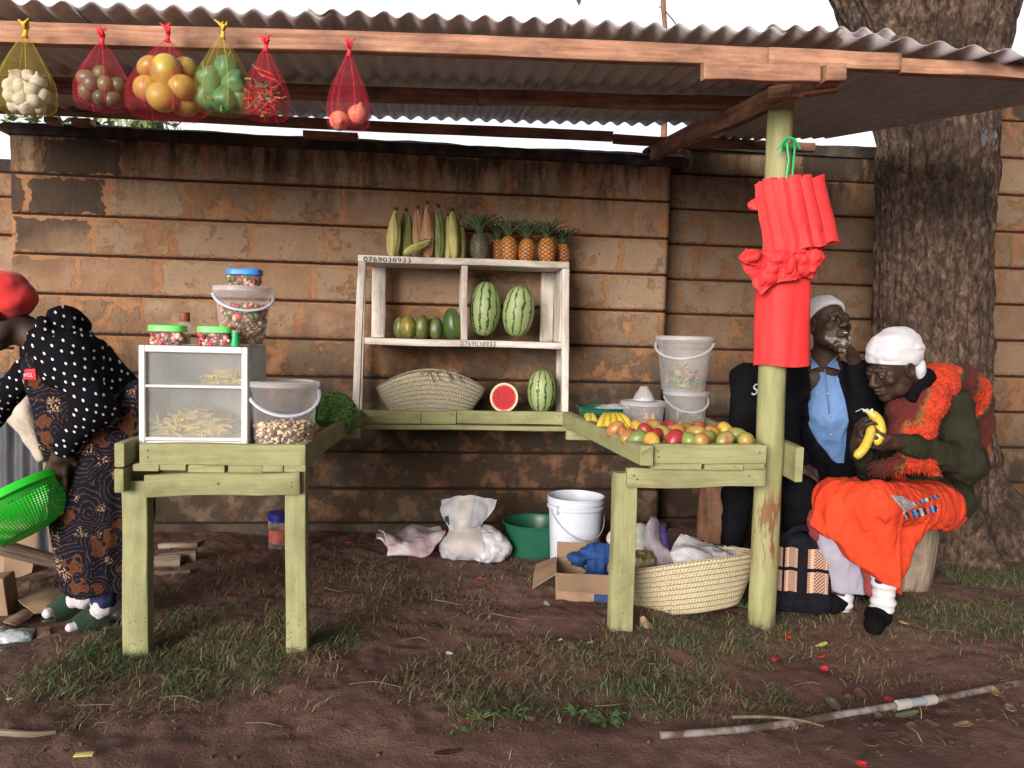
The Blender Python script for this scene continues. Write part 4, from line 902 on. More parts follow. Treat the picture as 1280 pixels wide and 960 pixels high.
p = W(504, 317, 4.29); cg((p[0], 4.30, ZS1+.022), 'pale corn cob fallen on its side across the others', 'corn', 'corn cobs on the top shelf', (0, 1.08, .12), (.62, .62, .66))
# ------------------------------------------------------------------ basket on the counter
bk = thing('straw_basket', 'flared woven palm basket standing on the back of the green counter', 'basket', (.02, 4.43, DZ), 'straw baskets')
Pb = basket((.015, 4.42, DZ+.004), .312, .135, .175, .60, .105, np.eye(3), M['weave'], bk, thick=.006)
mb = MB(); a = Pb[-1][72]+np.array([0, -.004, -.01])
for k in range(7):
    q = a+np.array([random.uniform(-.10, .10), -.006, random.uniform(-.01, .005)]); mb.tube(cat_rom(np.array([q, q+(.02, -.01, .022), q+(.05, -.008, .012), q+(.075, -.012, -.02-random.random()*.04)]), 4), .0028, 5)
mb.build('twine_tie', M['weave'], bk)
# ------------------------------------------------------------------ buckets
def bucket(name, label, p, r0, r1, h, mat, lid=None, handle=None, hmat=None, group=None, bail=0.0, side=1, cat='bucket', ribs=0):
    t = thing(name, label, cat, p, group); mb = MB()
    prof = [(.002, .006), (r0*.96, .006), (r0*.97, 0), (r0, .003)]+[(r0+(r1-r0)*z, h*z) for z in np.linspace(.06, .90, 12)]+[(r1*1.0+.005, h*.905), (r1+.006, h*.94), (r1+.003, h*.945), (r1+.003, h*.965), (r1+.006, h*.97), (r1+.006, h), (r1, h)]+([] if mat in (M['clear'], M['clear2']) else [(r1-.003+(r0-r1)*(1-z), h*z) for z in np.linspace(.96, .06, 6)]+[(r0-.006, .010), (.002, .010)])
    mb.lathe(prof, 48, wob=(lambda a, z: 1+(.006*math.cos(ribs*a) if .1*h < z < .88*h else 0)) if ribs else None); child(t, mb, 'body', mat, sharp=40)
    if lid:
        mb = MB(); mb.lathe([(r1+.008, h-.012), (r1+.010, h-.010), (r1+.010, h+.006), (r1+.004, h+.010), (r1-.012, h+.010), (r1-.018, h+.004), (r1*.5, h+.006), (.001, h+.006)], 48); child(t, mb, 'lid', lid, sharp=40)
    if handle is not None:
        mb = MB(); pts = [(side*0+(r1+.008)*math.cos(a), -(r1+.02)*math.sin(a)*math.cos(bail)-.004, h*.90-(r1*1.05)*math.sin(a)*math.sin(bail)) for a in np.linspace(0, PI, 22)]
        mb.tube(pts, handle, 8, flat=.7); child(t, mb, 'handle', hmat or mat); t.rotation_euler = (0, 0, 0)
    return t
def beads(name, label, cat, pts, r, cols, seed, group=None, parent_rot=None):
    """loose mix of small grains: one countless mass"""
    rng = np.random.default_rng(seed); ico = MB(); V0 = []; F0 = []
    prof = round_prof(1, 1, 4); base = MB().lathe(prof, 6); bv, bf = np.concatenate(base.V), np.array([f for f in base.F])
    k = len(pts); A = rng.random((k, 1, 3))*.7+.65; V = bv[None]*A*r*(.7+.6*rng.random((k, 1, 1)))
    ang = rng.random(k)*6.28; c, s = np.cos(ang), np.sin(ang); V = np.stack([V[..., 0]*c[:, None]-V[..., 2]*s[:, None], V[..., 1], V[..., 0]*s[:, None]+V[..., 2]*c[:, None]], -1)+np.asarray(pts)[:, None]
    F = (bf[None]+(np.arange(k)*len(bv))[:, None, None]).reshape(-1, 4); U = np.repeat(rng.random((k, 2)), len(bv), axis=0)
    m, nt, b = newmat(name+'_grains'); u, v = uvpat(nt); link(nt, ramp(nt, u, [(i/len(cols), cc) for i, cc in enumerate(cols)], 'CONSTANT'), b.inputs['Base Color']); b.inputs['Roughness'].default_value = .45
    o = mesh_obj(name, V.reshape(-1, 3), F, U, m, None, True, 0); return tag(o, label, cat, group, 'stuff')
def fill_cyl(c, r0, r1, h, n, rng, shell=.72):
    a = rng.random(n)*2*PI; z = rng.random(n)*h; rr = (r0+(r1-r0)*z/h)*np.where(rng.random(n) < .75, shell+(1-shell)*rng.random(n), np.sqrt(rng.random(n)))
    top = rng.random(n) < .2; z = np.where(top, h*(.95+.08*rng.random(n)), z); rr = np.where(top, (r1)*np.sqrt(rng.random(n)), rr)
    return np.stack([c[0]+rr*np.cos(a), c[1]+rr*np.sin(a), c[2]+z], -1)
rb = np.random.default_rng(8)
M['clear'].use_backface_culling = False
pB = W(354, 552, 3.04); pB[2] = DZ+.002
t = bucket('lidded_bucket', 'clear lidded bucket half full of mixed beans and maize beside the glass cabinet', pB, .107, .127, .285, M['clear'], M['lid_clear'], .0075, M['white_plastic'], 'clear buckets on the stall', bail=.72, ribs=28)
t.rotation_euler = (0, 0, .35)
beads('bean_mix', 'cream, maroon and yellow beans mixed with maize inside the big clear bucket', 'beans', fill_cyl(pB+np.array([0, 0, .016]), .100, .110, .115, 1500, rb), .0068, [(.62, .50, .30), (.70, .58, .40), (.58, .42, .18), (.16, .035, .03), (.66, .55, .36), (.10, .05, .075), (.30, .10, .06)], 3)
# boxes on top of the cabinet: see below.  Right hand tray:
pR = G(855, 536, DZ); pR = np.array([pR[0], 3.93, DZ+.002]); pR[0] = W(856, 520, 3.93)[0]
bucket('lidded_bucket', 'squat clear bucket with a stacked bucket standing on its lid', pR, .098, .110, .215, M['clear2'], M['lid_clear'], .006, M['lid_clear'], 'clear buckets on the stall', bail=.7, ribs=20)
pU = pR+np.array([-.004, .0, .227]); pU[0] = W(855, 450, 3.93)[0]
tb = bucket('lidded_bucket', 'tall clear bucket of vegetable scraps stacked on another bucket', pU, .112, .142, .275, M['clear2'], M['lid_clear'], .0075, M['lid_clear'], 'clear buckets on the stall', bail=.55, ribs=24); tb.rotation_euler = (0, 0, -.5)
pW = W(804, 515, 3.72); pW[2] = DZ+.002
bucket('lidded_bucket', 'clear bucket of orange peelings with an upturned white cap on its lid', pW, .088, .104, .175, M['clear2'], M['lid_clear'], None, None, 'clear buckets on the stall', ribs=18)
cp = thing('bucket_topper', 'white ribbed plastic cap sitting upturned on a bucket lid', 'cap', pW+np.array([0, 0, .187])); mb = MB(); mb.lathe([(.050, 0), (.050, .012), (.046, .020), (.036, .040), (.026, .050), (.020, .066), (.014, .070), (.001, .070)], 24, wob=lambda a, z: 1+.05*math.cos(9*a)*(z > .02)); child(cp, mb, 'shell', M['lid_clear']); mb = MB(); mb.lathe([(.052, -.001), (.056, .003), (.052, .007)], 24); child(cp, mb, 'rim', M['white_plastic'])
def shreds(name, label, c, r, h, n, cols, seed, L=.05):
    rng = np.random.default_rng(seed); mb = MB(); V = []; F = []; U = []; k = 0
    for i in range(n):
        a = rng.random()*6.28; rr = r*math.sqrt(rng.random()); z = h*rng.random()**1.4*(1-.5*rr/r); p = np.array(c)+(rr*math.cos(a), rr*math.sin(a), z)
        d = nrm(rng.normal(size=3)+(0, 0, .7)); s = nrm(np.cross(d, rng.normal(size=3)))*L*.16; cc = (rng.random(), 0)
        V += [p-d*L*.5-s*.4, p-d*L*.5+s*.4, p+s, p-s, p+d*L*.5]; F += [(k, k+1, k+2, k+3), (k+3, k+2, k+4)]; U += [cc]*5; k += 5
    m, nt, b = newmat(name+'_pieces'); u, v = uvpat(nt); link(nt, ramp(nt, u, [(i/len(cols), q) for i, q in enumerate(cols)], 'CONSTANT'), b.inputs['Base Color'])
    o = mesh_obj(name, V, F, U, m, None, False); return tag(o, label, 'scraps', None, 'stuff')
shreds('vegetable_pieces', 'green vegetable pieces heaped inside the tall stacked bucket', pU+np.array([0, 0, .02]), .09, .13, 90, [(.12, .18, .03), (.30, .30, .05), (.06, .12, .03), (.45, .12, .05)], 4)
shreds('orange_pieces', 'orange peel pieces inside the clear bucket with the white cap', pW+np.array([.02, -.03, .02]), .05, .13, 40, [(.62, .24, .06), (.66, .30, .10), (.4, .2, .06)], 5, .07)
shreds('cut_greens', 'dull cut greens showing through the squat lower bucket', pR+np.array([0, 0, .02]), .08, .12, 60, [(.16, .17, .06), (.24, .22, .09), (.10, .09, .05)], 6)
# ------------------------------------------------------------------ display cabinet with chips
pc = W(246, 552, 2.985); CX0, CX1, CY0, CY1, CZ0, CZ1 = pc[0]-.194, pc[0]+.194, 2.955, 3.27, DZ+.002, 1.137
cab = thing('display_cabinet', 'white framed glass fronted snack cabinet with two compartments of chips', 'cabinet', (pc[0], 3.1, CZ0))
M['cab'] = simple('chalky_white_metal', [(.66, .62, .60), (.76, .74, .74)], .5, 6, bmp=.05); M['cab_side'] = simple('galvanised_sheet', [(.48, .48, .48), (.58, .58, .58)], .45, 8, stretch=(1, 1, 4))
M['glass'] = see_through('dusty_glass', (.66, .68, .68), .74, .12)
fr = MB(); q = .022
for x in (CX0+q/2, CX1-q/2): fr.board((x, CY0, CZ0), (x, CY0, CZ1), q, .022, up=(0, 1, 0), seg=4, jit=0)
fr.board((CX0+q, CY0, CZ1-.012), (CX1-q, CY0, CZ1-.012), .022, .024, seg=4, jit=0); fr.board((CX0+q, CY0, CZ0+.076), (CX1-q, CY0, CZ0+.076), .022, .012, seg=4, jit=0); fr.board((CX0+q, CY0+.002, CZ0+.272), (CX1-q, CY0+.002, CZ0+.272), .020, .010, seg=4, jit=0)
fo = fr.build('frame', M['cab'], cab)
mb = MB(); mb.box((CX0+q, CY0-.008, CZ0+.003), (CX1-q, CY0+.01, CZ0+.068)); do = mb.build('drawer', M['cab'], cab)
for dx in (-.095, .09):
    mb = MB(); mb.lathe([(.001, 0), (.011, .001), (.012, .006), (.001, .008)], 14, (pc[0]+dx, CY0-.008, CZ0+.026), sy=.6, M=rotm('X', PI/2)); mb.build('handle', M['dark_gap'], do)
mb = MB(); mb.box((CX0, CY0+.014, CZ0), (CX0+.004, CY1, CZ1)); mb.box((CX1-.004, CY0+.014, CZ0), (CX1, CY1, CZ1)); mb.box((CX0+.005, CY1-.004, CZ0), (CX1-.005, CY1, CZ1)); mb.box((CX0+.005, CY0+.014, CZ1-.005), (CX1-.005, CY1-.005, CZ1-.001)); mb.box((CX0+.005, CY0+.014, CZ0+.07), (CX1-.005, CY1-.005, CZ0+.074)); mb.build('casing', M['cab_side'], cab)
mb = MB(); mb.box((CX0+.005, CY0+.016, CZ0+.268), (CX1-.005, CY1-.005, CZ0+.272)); mb.build('shelf', M['cab'], cab)
mb = MB(); mb.box((CX0+q-.004, CY0+.006, CZ0+.082), (CX1-q+.004, CY0+.009, CZ0+.266), ch=.001); mb.box((CX0+q-.004, CY0+.006, CZ0+.277), (CX1-q+.004, CY0+.009, CZ1-.024), ch=.001); mb.build('glass_front', M['glass'], cab)
rng = np.random.default_rng(31)
def fries(name, label, x0, x1, y0, y1, z0, n, h):
    mb = MB()
    for i in range(n):
        x = rng.uniform(x0, x1); y = rng.uniform(y0, y1); z = z0+.006+h*rng.random()*(1-abs((x-(x0+x1)/2)/(x1-x0))**2*2.2); d = nrm((rng.normal(), rng.normal()*.6, rng.normal()*.25))*.032; p = np.array([x, y, max(z, z0+.006)]); mb.tube([p-d, p, p+d], .0055, 4)
    o = mb.build(name, M['fry'], None, smooth=False); return tag(o, label, 'chips', None, 'stuff')
M['fry'] = simple('fried_potato', [(.45, .30, .05), (.58, .42, .08), (.62, .50, .14)], .55, 20)
fries('potato_chips', 'yellow potato chips heaped on the cabinet floor', CX0+.03, CX1-.10, CY0+.03, CY1-.05, CZ0+.075, 330, .085)
fries('potato_chips', 'thin layer of pale potato chips on the upper cabinet shelf', CX0+.20, CX1-.03, CY0+.03, CY1-.08, CZ0+.272, 60, .05)
# food boxes, bottle and pots on the cabinet
def foodbox(px, yt, yb, wd, Y, label, lidmat, bits, seed, z=None, group='food tubs with coloured lids'):
    p = W(px, yb, Y); w = wd*Y/FOC; h = (yb-yt)*Y/FOC; z = CZ1+.001 if z is None else z; t = thing('food_tub', label, 'tub', (p[0], Y, z), group)
    mb = MB(); e = 3.2; rr = lambda a: 1/((abs(math.cos(a))**e+abs(math.sin(a))**e)**(1/e))
    prof = [(.001, 0), (.84, 0), (.88, .06), (.98, .62), (1.0, .66)]; mb.lathe([(r*w/2*.95, zz*h) for r, zz in prof], 40, sy=.72, wob=lambda a, z: rr(a)); child(t, mb, 'body', M['clear'], sharp=50)
    mb = MB(); mb.lathe([(w*.48, h*.66), (w*.515, h*.67), (w*.515, h*.90), (w*.49, h*.97), (w*.30, h*1.0), (.001, h*1.0)], 40, sy=.74, wob=lambda a, z: rr(a)); child(t, mb, 'lid', lidmat, sharp=50)
    r2 = np.random.default_rng(seed); n = 150; pts = np.stack([p[0]+w*.42*(r2.random(n)*2-1), Y+w*.29*(r2.random(n)*2-1), z+h*.06+h*.5*r2.random(n)], -1)
    beads('diced_fruit', bits[0], 'fruit salad', pts, .0085, bits[1], seed); return t
fs = [(.55, .03, .06), (.66, .30, .22), (.45, .03, .07), (.70, .50, .40), (.10, .01, .04)]
foodbox(210, 407, 431, 41, 3.04, 'fruit salad tub with pale green lid near the outer corner of the cabinet', M['lid_green'], ('diced red and cream fruit in the outer green lidded tub', fs), 51)
foodbox(270, 407.5, 431.5, 40, 3.04, 'fruit salad tub with pale green lid beside the small green pot', M['lid_green'], ('diced pink and cream fruit in the tub beside the green pot', fs), 52)
bt = thing('spice_bottle', 'small clear bottle with a brown cap between the two green lidded tubs', 'bottle', (W(231, 430, 3.12)[0], 3.12, CZ1+.001))
mb = MB(); mb.lathe([(.001, 0), (.021, 0), (.022, .004), (.022, .078), (.017, .090)], 20); child(bt, mb, 'glass', M['clear']); mb = MB(); mb.lathe([(.001, .003), (.0195, .003), (.0195, .040), (.001, .042)], 16); child(bt, mb, 'salt', M['white_plastic']); mb = MB(); mb.lathe([(.018, .090), (.0195, .092), (.0195, .122), (.016, .126), (.001, .126)], 20, wob=lambda a, z: 1+.02*math.cos(16*a)); child(bt, mb, 'cap', simple('brown_cap', [(.22, .07, .04)], .5))
gp_ = thing('small_pot', 'little green plastic pot beside the tub at the cabinet edge', 'pot', (W(294, 430, 3.03)[0], 3.03, CZ1+.001)); mb = MB(); mb.lathe([(.001, 0), (.0175, 0), (.018, .003), (.0145, .054), (.012, .056), (.001, .056)], 18); child(gp_, mb, 'body', simple('bright_green_plastic', [(.02, .38, .13)], .4)); mb = MB(); mb.lathe([(.0165, .052), (.0168, .056), (.0150, .062), (.001, .062)], 18); child(gp_, mb, 'cap', M['lid_clear'])
pT = W(304, 428, 3.18); pT[2] = CZ1+.002
tb = bucket('lidded_bucket', 'clear bucket of mixed vegetables standing on the glass cabinet', pT, .083, .106, .225, M['clear'], M['lid_clear'], .007, M['white_plastic'], 'clear buckets on the stall', bail=.62, ribs=22); tb.rotation_euler = (0, 0, .35)
beads('vegetable_mix', 'red, green and orange diced vegetables inside the bucket on the cabinet', 'vegetables', fill_cyl(pT+np.array([0, 0, .014]), .075, .09, .145, 420, rb, .8), .009, [(.50, .22, .09), (.10, .16, .05), (.60, .40, .25), (.45, .05, .04), (.3, .2, .12)], 9)
foodbox(306, 336, 358, 40, 3.18, 'blue lidded tub perched on top of the clear bucket', M['lid_blue'], ('diced salad in the blue lidded tub', [(.40, .16, .10), (.12, .16, .06), (.55, .35, .25), (.35, .05, .05)]), 53, z=pT[2]+.232)
# ------------------------------------------------------------------ greens, tomatoes
gr = thing('greens_bunch', 'tied bunch of dark leafy greens lying at the back of the counter', 'greens', (W(418, 500, 3.75)[0], 3.75, DZ))
S = SDF(.05); c0 = np.array([W(418, 500, 3.78)[0], 3.78, DZ]); S.e(c0+(0, 0, .095), (.092, .11, .095)).e(c0+(.05, 0, .065), (.055, .09, .070)); S.build('core', simple('packed_leaves', [(.07, .17, .05), (.11, .23, .07)], .7, 60, bmp=1, bscale=80, bdist=.02), gr, .012)
rg2 = np.random.default_rng(9); V = []; F = []; k = 0
for i in range(1900):
    d = nrm(rg2.normal(size=3)); d[2] = abs(d[2]); p = c0+(.0, 0, .075)+d*np.array([.108, .12, .118]); a = nrm(d+rg2.normal(size=3)*.8); s = .007+.008*rg2.random(); u = nrm(np.cross(a, rg2.normal(size=3))); bb = np.cross(a, u); V += [p-bb*s*1.6, p+u*s*.6, p+bb*s*1.6, p-u*s*.6]; F.append((k, k+1, k+2, k+3)); k += 4
MB().add(V, F).build('leaves', simple('dark_leafy_greens', [(.11, .27, .07), (.19, .39, .11), (.30, .50, .18)], .5, 25), gr, smooth=False)
mb = MB(); mb.tube(cat_rom(np.array([c0+(.07, -.12, .10), c0+(.085, -.13, .05), c0+(.06, -.135, .015), c0+(.03, -.14, .008)]), 5), .003, 5); mb.build('stalk', M['stalk'], gr)
def mk_tomato():
    o = fruit('tomato', M['tomato'], round_prof(.026, .033, 12, .85), 18, wob=lambda a, z: 1+.02*math.cos(5*a)); mb = MB()
    for i in range(5): a = i*1.256; mb.tube([(0, 0, .031), (.010*math.cos(a), .010*math.sin(a), .033), (.018*math.cos(a), .018*math.sin(a), .028)], [.003, .0025, .0006], 4)
    child(o, mb, 'calyx', M['stalk']); return o
tm = Kind(mk_tomato)
for px, Y, dz, lab in ((397, 3.42, .028, 'plum tomato nearest the bean bucket'), (408, 3.47, .032, 'plum tomato lying between two others'), (418, 3.56, .036, 'plum tomato closest to the leafy greens'), (403, 3.58, .03, 'plum tomato tucked behind the other three')):
    p = W(px, 520, Y); tm((p[0], Y, DZ+dz+.0), lab, 'tomato', 'plum tomatoes', (1.3, .6+px, px*.7), .92)
# ------------------------------------------------------------------ banana bunch and basin on the right arm
def banana_mesh(L, r, bend, seed, n=18):
    pts = []; rad = []
    for t in np.linspace(0, 1, n): a = (t-.5)*bend; R_ = L/bend; pts.append((R_*math.sin(a), 0, R_*(1-math.cos(a)))); rad.append(r*min(1, (.30+5.0*t) if t < .14 else 1)*min(1, .34+4.4*(1-t)) if True else 0)
    mb = MB(); mb.tube(pts, rad, 10, up=(0, 1, 0)); return mb, pts
def bunch(name, label, p, n, spread, group, L=.165, r=.0165, rot=(0, 0, 0)):
    t = thing(name, label, 'bananas', p, group)
    for i in range(n):
        f = (i/(n-1)-.5); lay = (i % 2)*.022; C_ = cat_rom(np.array([(.05*f, .05, .088-lay), (spread*f*.55, .012-lay, .098-lay), (spread*f*.95, -.038-lay*.6, .074-lay), (spread*f*1.2, -.062-lay*.3, .026)])*np.array([1, L/.165, L/.165]), 6); kk = len(C_)-1; mb = MB(); mb.tube(C_, [r*min(1, .45+4.5*q/kk)*min(1, .36+4.4*(1-q/kk)) for q in range(kk+1)], 10); pts = [tuple(q) for q in C_]; o = child(t, mb, 'banana', M['banana'], sharp=0)
        m2 = MB(); e = np.array(pts[-1]); m2.tube([e, e+(0, -.003, -.006), e+(0, -.004, -.011)], [.0065, .006, .004], 8); child(o, m2, 'tip', M['tip'])
    mb = MB(); mb.tube([(-.03*spread/.15, .052, .085*L/.165), (0, .055, .094*L/.165), (.03*spread/.15, .052, .085*L/.165)], [.012, .017, .012], 8); child(t, mb, 'stem', M['tip']); t.rotation_euler = rot; return t
pb_ = W(772, 522, 3.62); bunch('banana_bunch', 'spread bunch of ripe spotted bananas beside the green basin', (pb_[0]-.02, 3.60, DZ+.022), 10, .155, 'bananas on the counter')
pb_ = W(742, 524, 3.78); bunch('banana_bunch', 'small bunch of overripe bananas against the inner rail', (pb_[0], 3.82, DZ+.018), 4, .05, 'bananas on the counter', L=.13)
def basin(label, p, r, h, parent_group=None):
    t = thing('plastic_basin', label, 'basin', p, 'green plastic basins'); mb = MB()
    prof = [(.001, .004), (r*.74, .004), (r*.76, 0), (r*.78, .004)]+[(r*(.78+.20*z), h*z) for z in np.linspace(.1, .93, 9)]+[(r*1.0, h*.95), (r*1.03, h*.975), (r*1.02, h), (r*.985, h*.99)]+[(r*(.77+.19*z), h*z) for z in np.linspace(.92, .08, 8)]+[(r*.74, .010), (.001, .010)]
    mb.lathe(prof, 56); child(t, mb, 'bowl', M['green_plastic'], sharp=40); mb = MB(); mb.lathe([(r*1.018, h*.955), (r*1.045, h*.965), (r*1.05, h*.985), (r*1.04, h*1.0), (r*1.0, h*.998)], 56); child(t, mb, 'rim', M['green_plastic'], sharp=40); return t
basin('green basin on the counter behind the bananas', (W(757, 505, 4.05)[0], 4.05, DZ+.002), .152, .125)
S = SDF(.03); c0 = np.array([W(763, 492, 4.05)[0], 4.03, DZ+.11]); S.e(c0, (.085, .07, .022)).e(c0+(.04, 0, .01), (.05, .05, .018))
tag(S.build('plastic_bag', M['bagfilm'], None, .008, lambda P: .006*fbm(P*30, 2)), 'crumpled clear plastic bag lying in the green basin', 'bag')
# ------------------------------------------------------------------ mangoes
def mk_mango():
    o = fruit('mango', M['mango'], round_prof(.033, .043, 12, .9, .10), 20, sx=.93, wob=lambda a, z: 1+.03*math.cos(a)); mb = MB(); mb.tube([(0, 0, .038), (.001, 0, .044)], [.0035, .0025], 6); child(o, mb, 'stalk', M['silk']); return o
mango = Kind(mk_mango)
mats = {}
def mango_variant(name, cols):
    return fruit_mat(name, cols, 11, ramt=.35, namt=.8)
MV = {'y': mango_variant('mango_yellow', [(0, (.36, .26, .05)), (.45, (.52, .36, .05)), (.8, (.46, .22, .05)), (1, (.34, .10, .05))]), 'r': mango_variant('mango_red', [(0, (.22, .02, .03)), (.45, (.34, .03, .035)), (.75, (.36, .12, .05)), (1, (.30, .24, .06))]),
      'o': mango_variant('mango_orange', [(0, (.32, .08, .05)), (.4, (.38, .17, .06)), (.65, (.34, .27, .07)), (1, (.16, .19, .06))]), 'g': mango_variant('mango_green', [(0, (.10, .16, .045)), (.5, (.19, .24, .07)), (.78, (.32, .26, .08)), (1, (.34, .09, .06))])}
names = {'y': 'yellow', 'r': 'red', 'o': 'orange', 'g': 'green'}
ML = [(769, 537, 3.32, 'o', 'orange mango at the corner of the tray nearest the bananas'), (778, 543, 3.24, 'r', 'red mango against the inner rail below the bananas'), (786, 546, 3.14, 'r', 'red mango squeezed beside the green blushed one near the inner rail'), (797, 548, 3.06, 'g', 'green mango with a red blush by the inner rail corner'),
      (796, 535, 3.36, 'y', 'pale yellow mango directly below the capped bucket'), (807, 540, 3.22, 'r', 'red mango behind the bright yellow front one'), (817, 533.5, 3.32, 'o', 'topmost orange mango leaning on the capped bucket'), (815, 552, 3.00, 'y', 'bright yellow mango at the front rail'),
      (828, 541, 3.18, 'o', 'orange mango behind the red and green front pair'), (843, 549, 3.03, 'r', 'dark red mango at the front between yellow and green ones'), (847, 539, 3.24, 'y', 'yellow mango in the middle of the heap'), (859, 549, 3.02, 'g', 'lime green mango at the front of the heap'),
      (858, 537, 3.36, 'r', 'red mango behind the middle yellow one'), (870, 541, 3.18, 'o', 'small orange mango in the middle of the heap'), (876, 552, 3.00, 'o', 'orange mango lying flat at the front rail'), (885, 547, 3.12, 'g', 'dull green mango behind the flat orange one'),
      (889, 541, 3.20, 'y', 'large yellow and orange mango near the outer part of the heap'), (901, 535.5, 3.38, 'r', 'bright red mango at the back towards the post'), (875, 536, 3.40, 'r', 'dark red mango at the back of the tray'), (906, 549, 3.02, 'g', 'yellowish green mango with a dark tip at the front'),
      (907, 539.5, 3.26, 'y', 'pale yellow mango behind the yellowish green one'), (921, 543.5, 3.12, 'g', 'plain green mango towards the post'), (933, 550, 3.02, 'o', 'orange and green mango right beside the post'), (836, 534, 3.40, 'r', 'deep red mango touching the squat bucket'), (820, 544, 3.14, 'r', 'red mango tucked behind the bright yellow front one')]
protos = {}
for px, py, Y, k, lab in ML:
    if k not in protos:
        protos[k] = Kind(lambda k=k: (lambda o: (o.data.materials.__setitem__(0, MV[k]), o)[1])(mk_mango()))
    protos[k](W(px, py, Y), lab, 'mango', 'mangoes heaped in the right tray', rrot(), random.uniform(.92, 1.08))
k = 0
for y in (3.02, 3.10, 3.18, 3.27):
    for x in np.linspace(.925, 1.315, 6):
        protos['gory'[k % 4]]((x+random.uniform(-.012, .012)+.02*(k % 2), y, DZ+.036), 'mango in the bottom layer of the heap, under the others', 'mango', 'mangoes heaped in the right tray', rrot(), 1.0); k += 1
# ------------------------------------------------------------------ net bags hanging from the front beam
def net_bag(px, ytop, ybot, wpx, kind, label, Y=2.745, flare=.30, group='net bags hanging from the beam', tuft=1):
    a = W(px, ytop, Y); b_ = W(px, ybot, Y); H = a[2]-b_[2]; r = wpx*Y/FOC/2*1.02; t = thing('net_bag', label, 'net bag', a, group)
    r *= 1.06; prof = [(.001, -H*1.02), (.45*r, -H*1.01), (.85*r, -H*.975), (1.0*r, -H*.91), (r*1.02, -H*.80), (r*1.0, -H*.66), (r*.84, -H*.50), (r*.55, -H*.31), (r*.24, -H*.13), (.006, -.012)]
    zs = cat_rom(np.array(prof), 3); mb = MB(); n = 40; V = []; U = []
    for i, (rr, z) in enumerate(zs):
        for j in range(n+1):
            q = 2*PI*j/n; w_ = 1+.06*math.cos(4*q+px)*min(1, -z/H*1.0)+.04*math.cos(7*q); V.append((rr*math.cos(q)*w_, rr*math.sin(q)*w_*.80, z)); U.append((q*max(rr, .3*r), z))
    F = [(i*(n+1)+j, i*(n+1)+j+1, (i+1)*(n+1)+j+1, (i+1)*(n+1)+j) for i in range(len(zs)-1) for j in range(n)]
    mb.add(V, F, U); child(t, mb, 'mesh', M['net_'+kind], sharp=0)
    mb = MB(); mb.tube([(0, 0, -.022), (.002, 0, -.006), (0, .01, .012), (-.004, .028, .022)], [.010, .006, .008, .006], 8)
    for i in range(6): mb.tube([(0, 0, .004), (random.uniform(-.012, .012), random.uniform(-.012, .006), .018), (random.uniform(-.022, .022), random.uniform(-.02, .004), .024+random.random()*.014)], [.004, .005, .002], 5)
    # gathered folds that read as darker seams down the net
    for q in (.4+px % 7*.1, 2.2, 3.9+px % 5*.12, 5.1):
        mb.tube([np.array((rr*math.cos(q)*1.01, rr*math.sin(q)*.81, z)) for rr, z in zs[6:]], .0007, 5)
    child(t, mb, 'knot', M['net_'+kind+'_solid'], sharp=0); return t
NY = 2.745
net_bag(31, 38, 143, 57, 'yel', 'yellow net bag of white garlic hanging at the end of the beam')
net_bag(127, 48, 137, 57, 'red', 'red net bag of small avocados hanging beside the garlic'); net_bag(209, 44, 148, 84, 'red', 'widest red net bag, packed with big yellow mangoes'); net_bag(278, 40, 142, 62, 'yel', 'yellow net bag of blue green peppers'); net_bag(332, 56, 150, 50, 'red', 'red net bag of red and green chillies'); net_bag(436, 62, 163, 48, 'red', 'red net bag with just two onions at the bottom')
def mk_garlic():
    o = fruit('garlic_bulb', M['garlic'], [(.001, -.022), (.012, -.023), (.022, -.017), (.0265, -.004), (.024, .008), (.015, .018), (.006, .025), (.004, .034), (.001, .035)], 24, wob=lambda a, z: 1+.05*abs(math.cos(4*a))); return o
garlic = Kind(mk_garlic); avo = Kind(lambda: fruit('avocado', M['avocado'], round_prof(.027, .034, 12, .9, .14), 18)); bigm = Kind(lambda: fruit('mango', M['mango_y'], round_prof(.047, .053, 14, .9, .06), 22, sx=.95))
def mk_pepper():
    o = fruit('green_pepper', M['pepper'], [(.001, -.040), (.014, -.042), (.030, -.034), (.037, -.010), (.039, .012), (.033, .032), (.018, .038), (.008, .033), (.001, .032)], 36, wob=lambda a, z: 1+.11*abs(math.cos(2.5*a))-.05); mb = MB(); mb.tube([(0, 0, .030), (.002, 0, .046), (.008, 0, .058)], [.006, .004, .0045], 7); child(o, mb, 'stalk', M['stalk']); return o
pep = Kind(mk_pepper)
def mk_onion():
    o = fruit('onion', M['onion'], [(.001, -.034), (.010, -.034), (.026, -.026), (.036, -.006), (.035, .010), (.024, .026), (.009, .034), (.005, .044), (.001, .045)], 24); mb = MB()
    for i in range(8): a = i*.785; mb.tube([(0, 0, -.033), (.006*math.cos(a), .006*math.sin(a), -.038)], [.0016, .0005], 4)
    child(o, mb, 'roots', M['weave']); return o
oni = Kind(mk_onion)
for i, (x, y, dy) in enumerate([(21, 96, .0), (36, 97, .01), (48, 102, 0), (27, 108, -.015), (40, 112, -.018), (14, 108, .0), (14, 120, -.005), (27, 124, -.02), (42, 126, -.015), (53, 120, 0), (33, 134, -.01), (20, 132, .01), (48, 134, .01), (33, 104, .03), (25, 118, .03)]):
    garlic(W(x, y, NY+dy), 'white garlic bulb in the yellow net at the end of the beam', 'garlic', 'garlic bulbs in the yellow net', rrot(), .97)
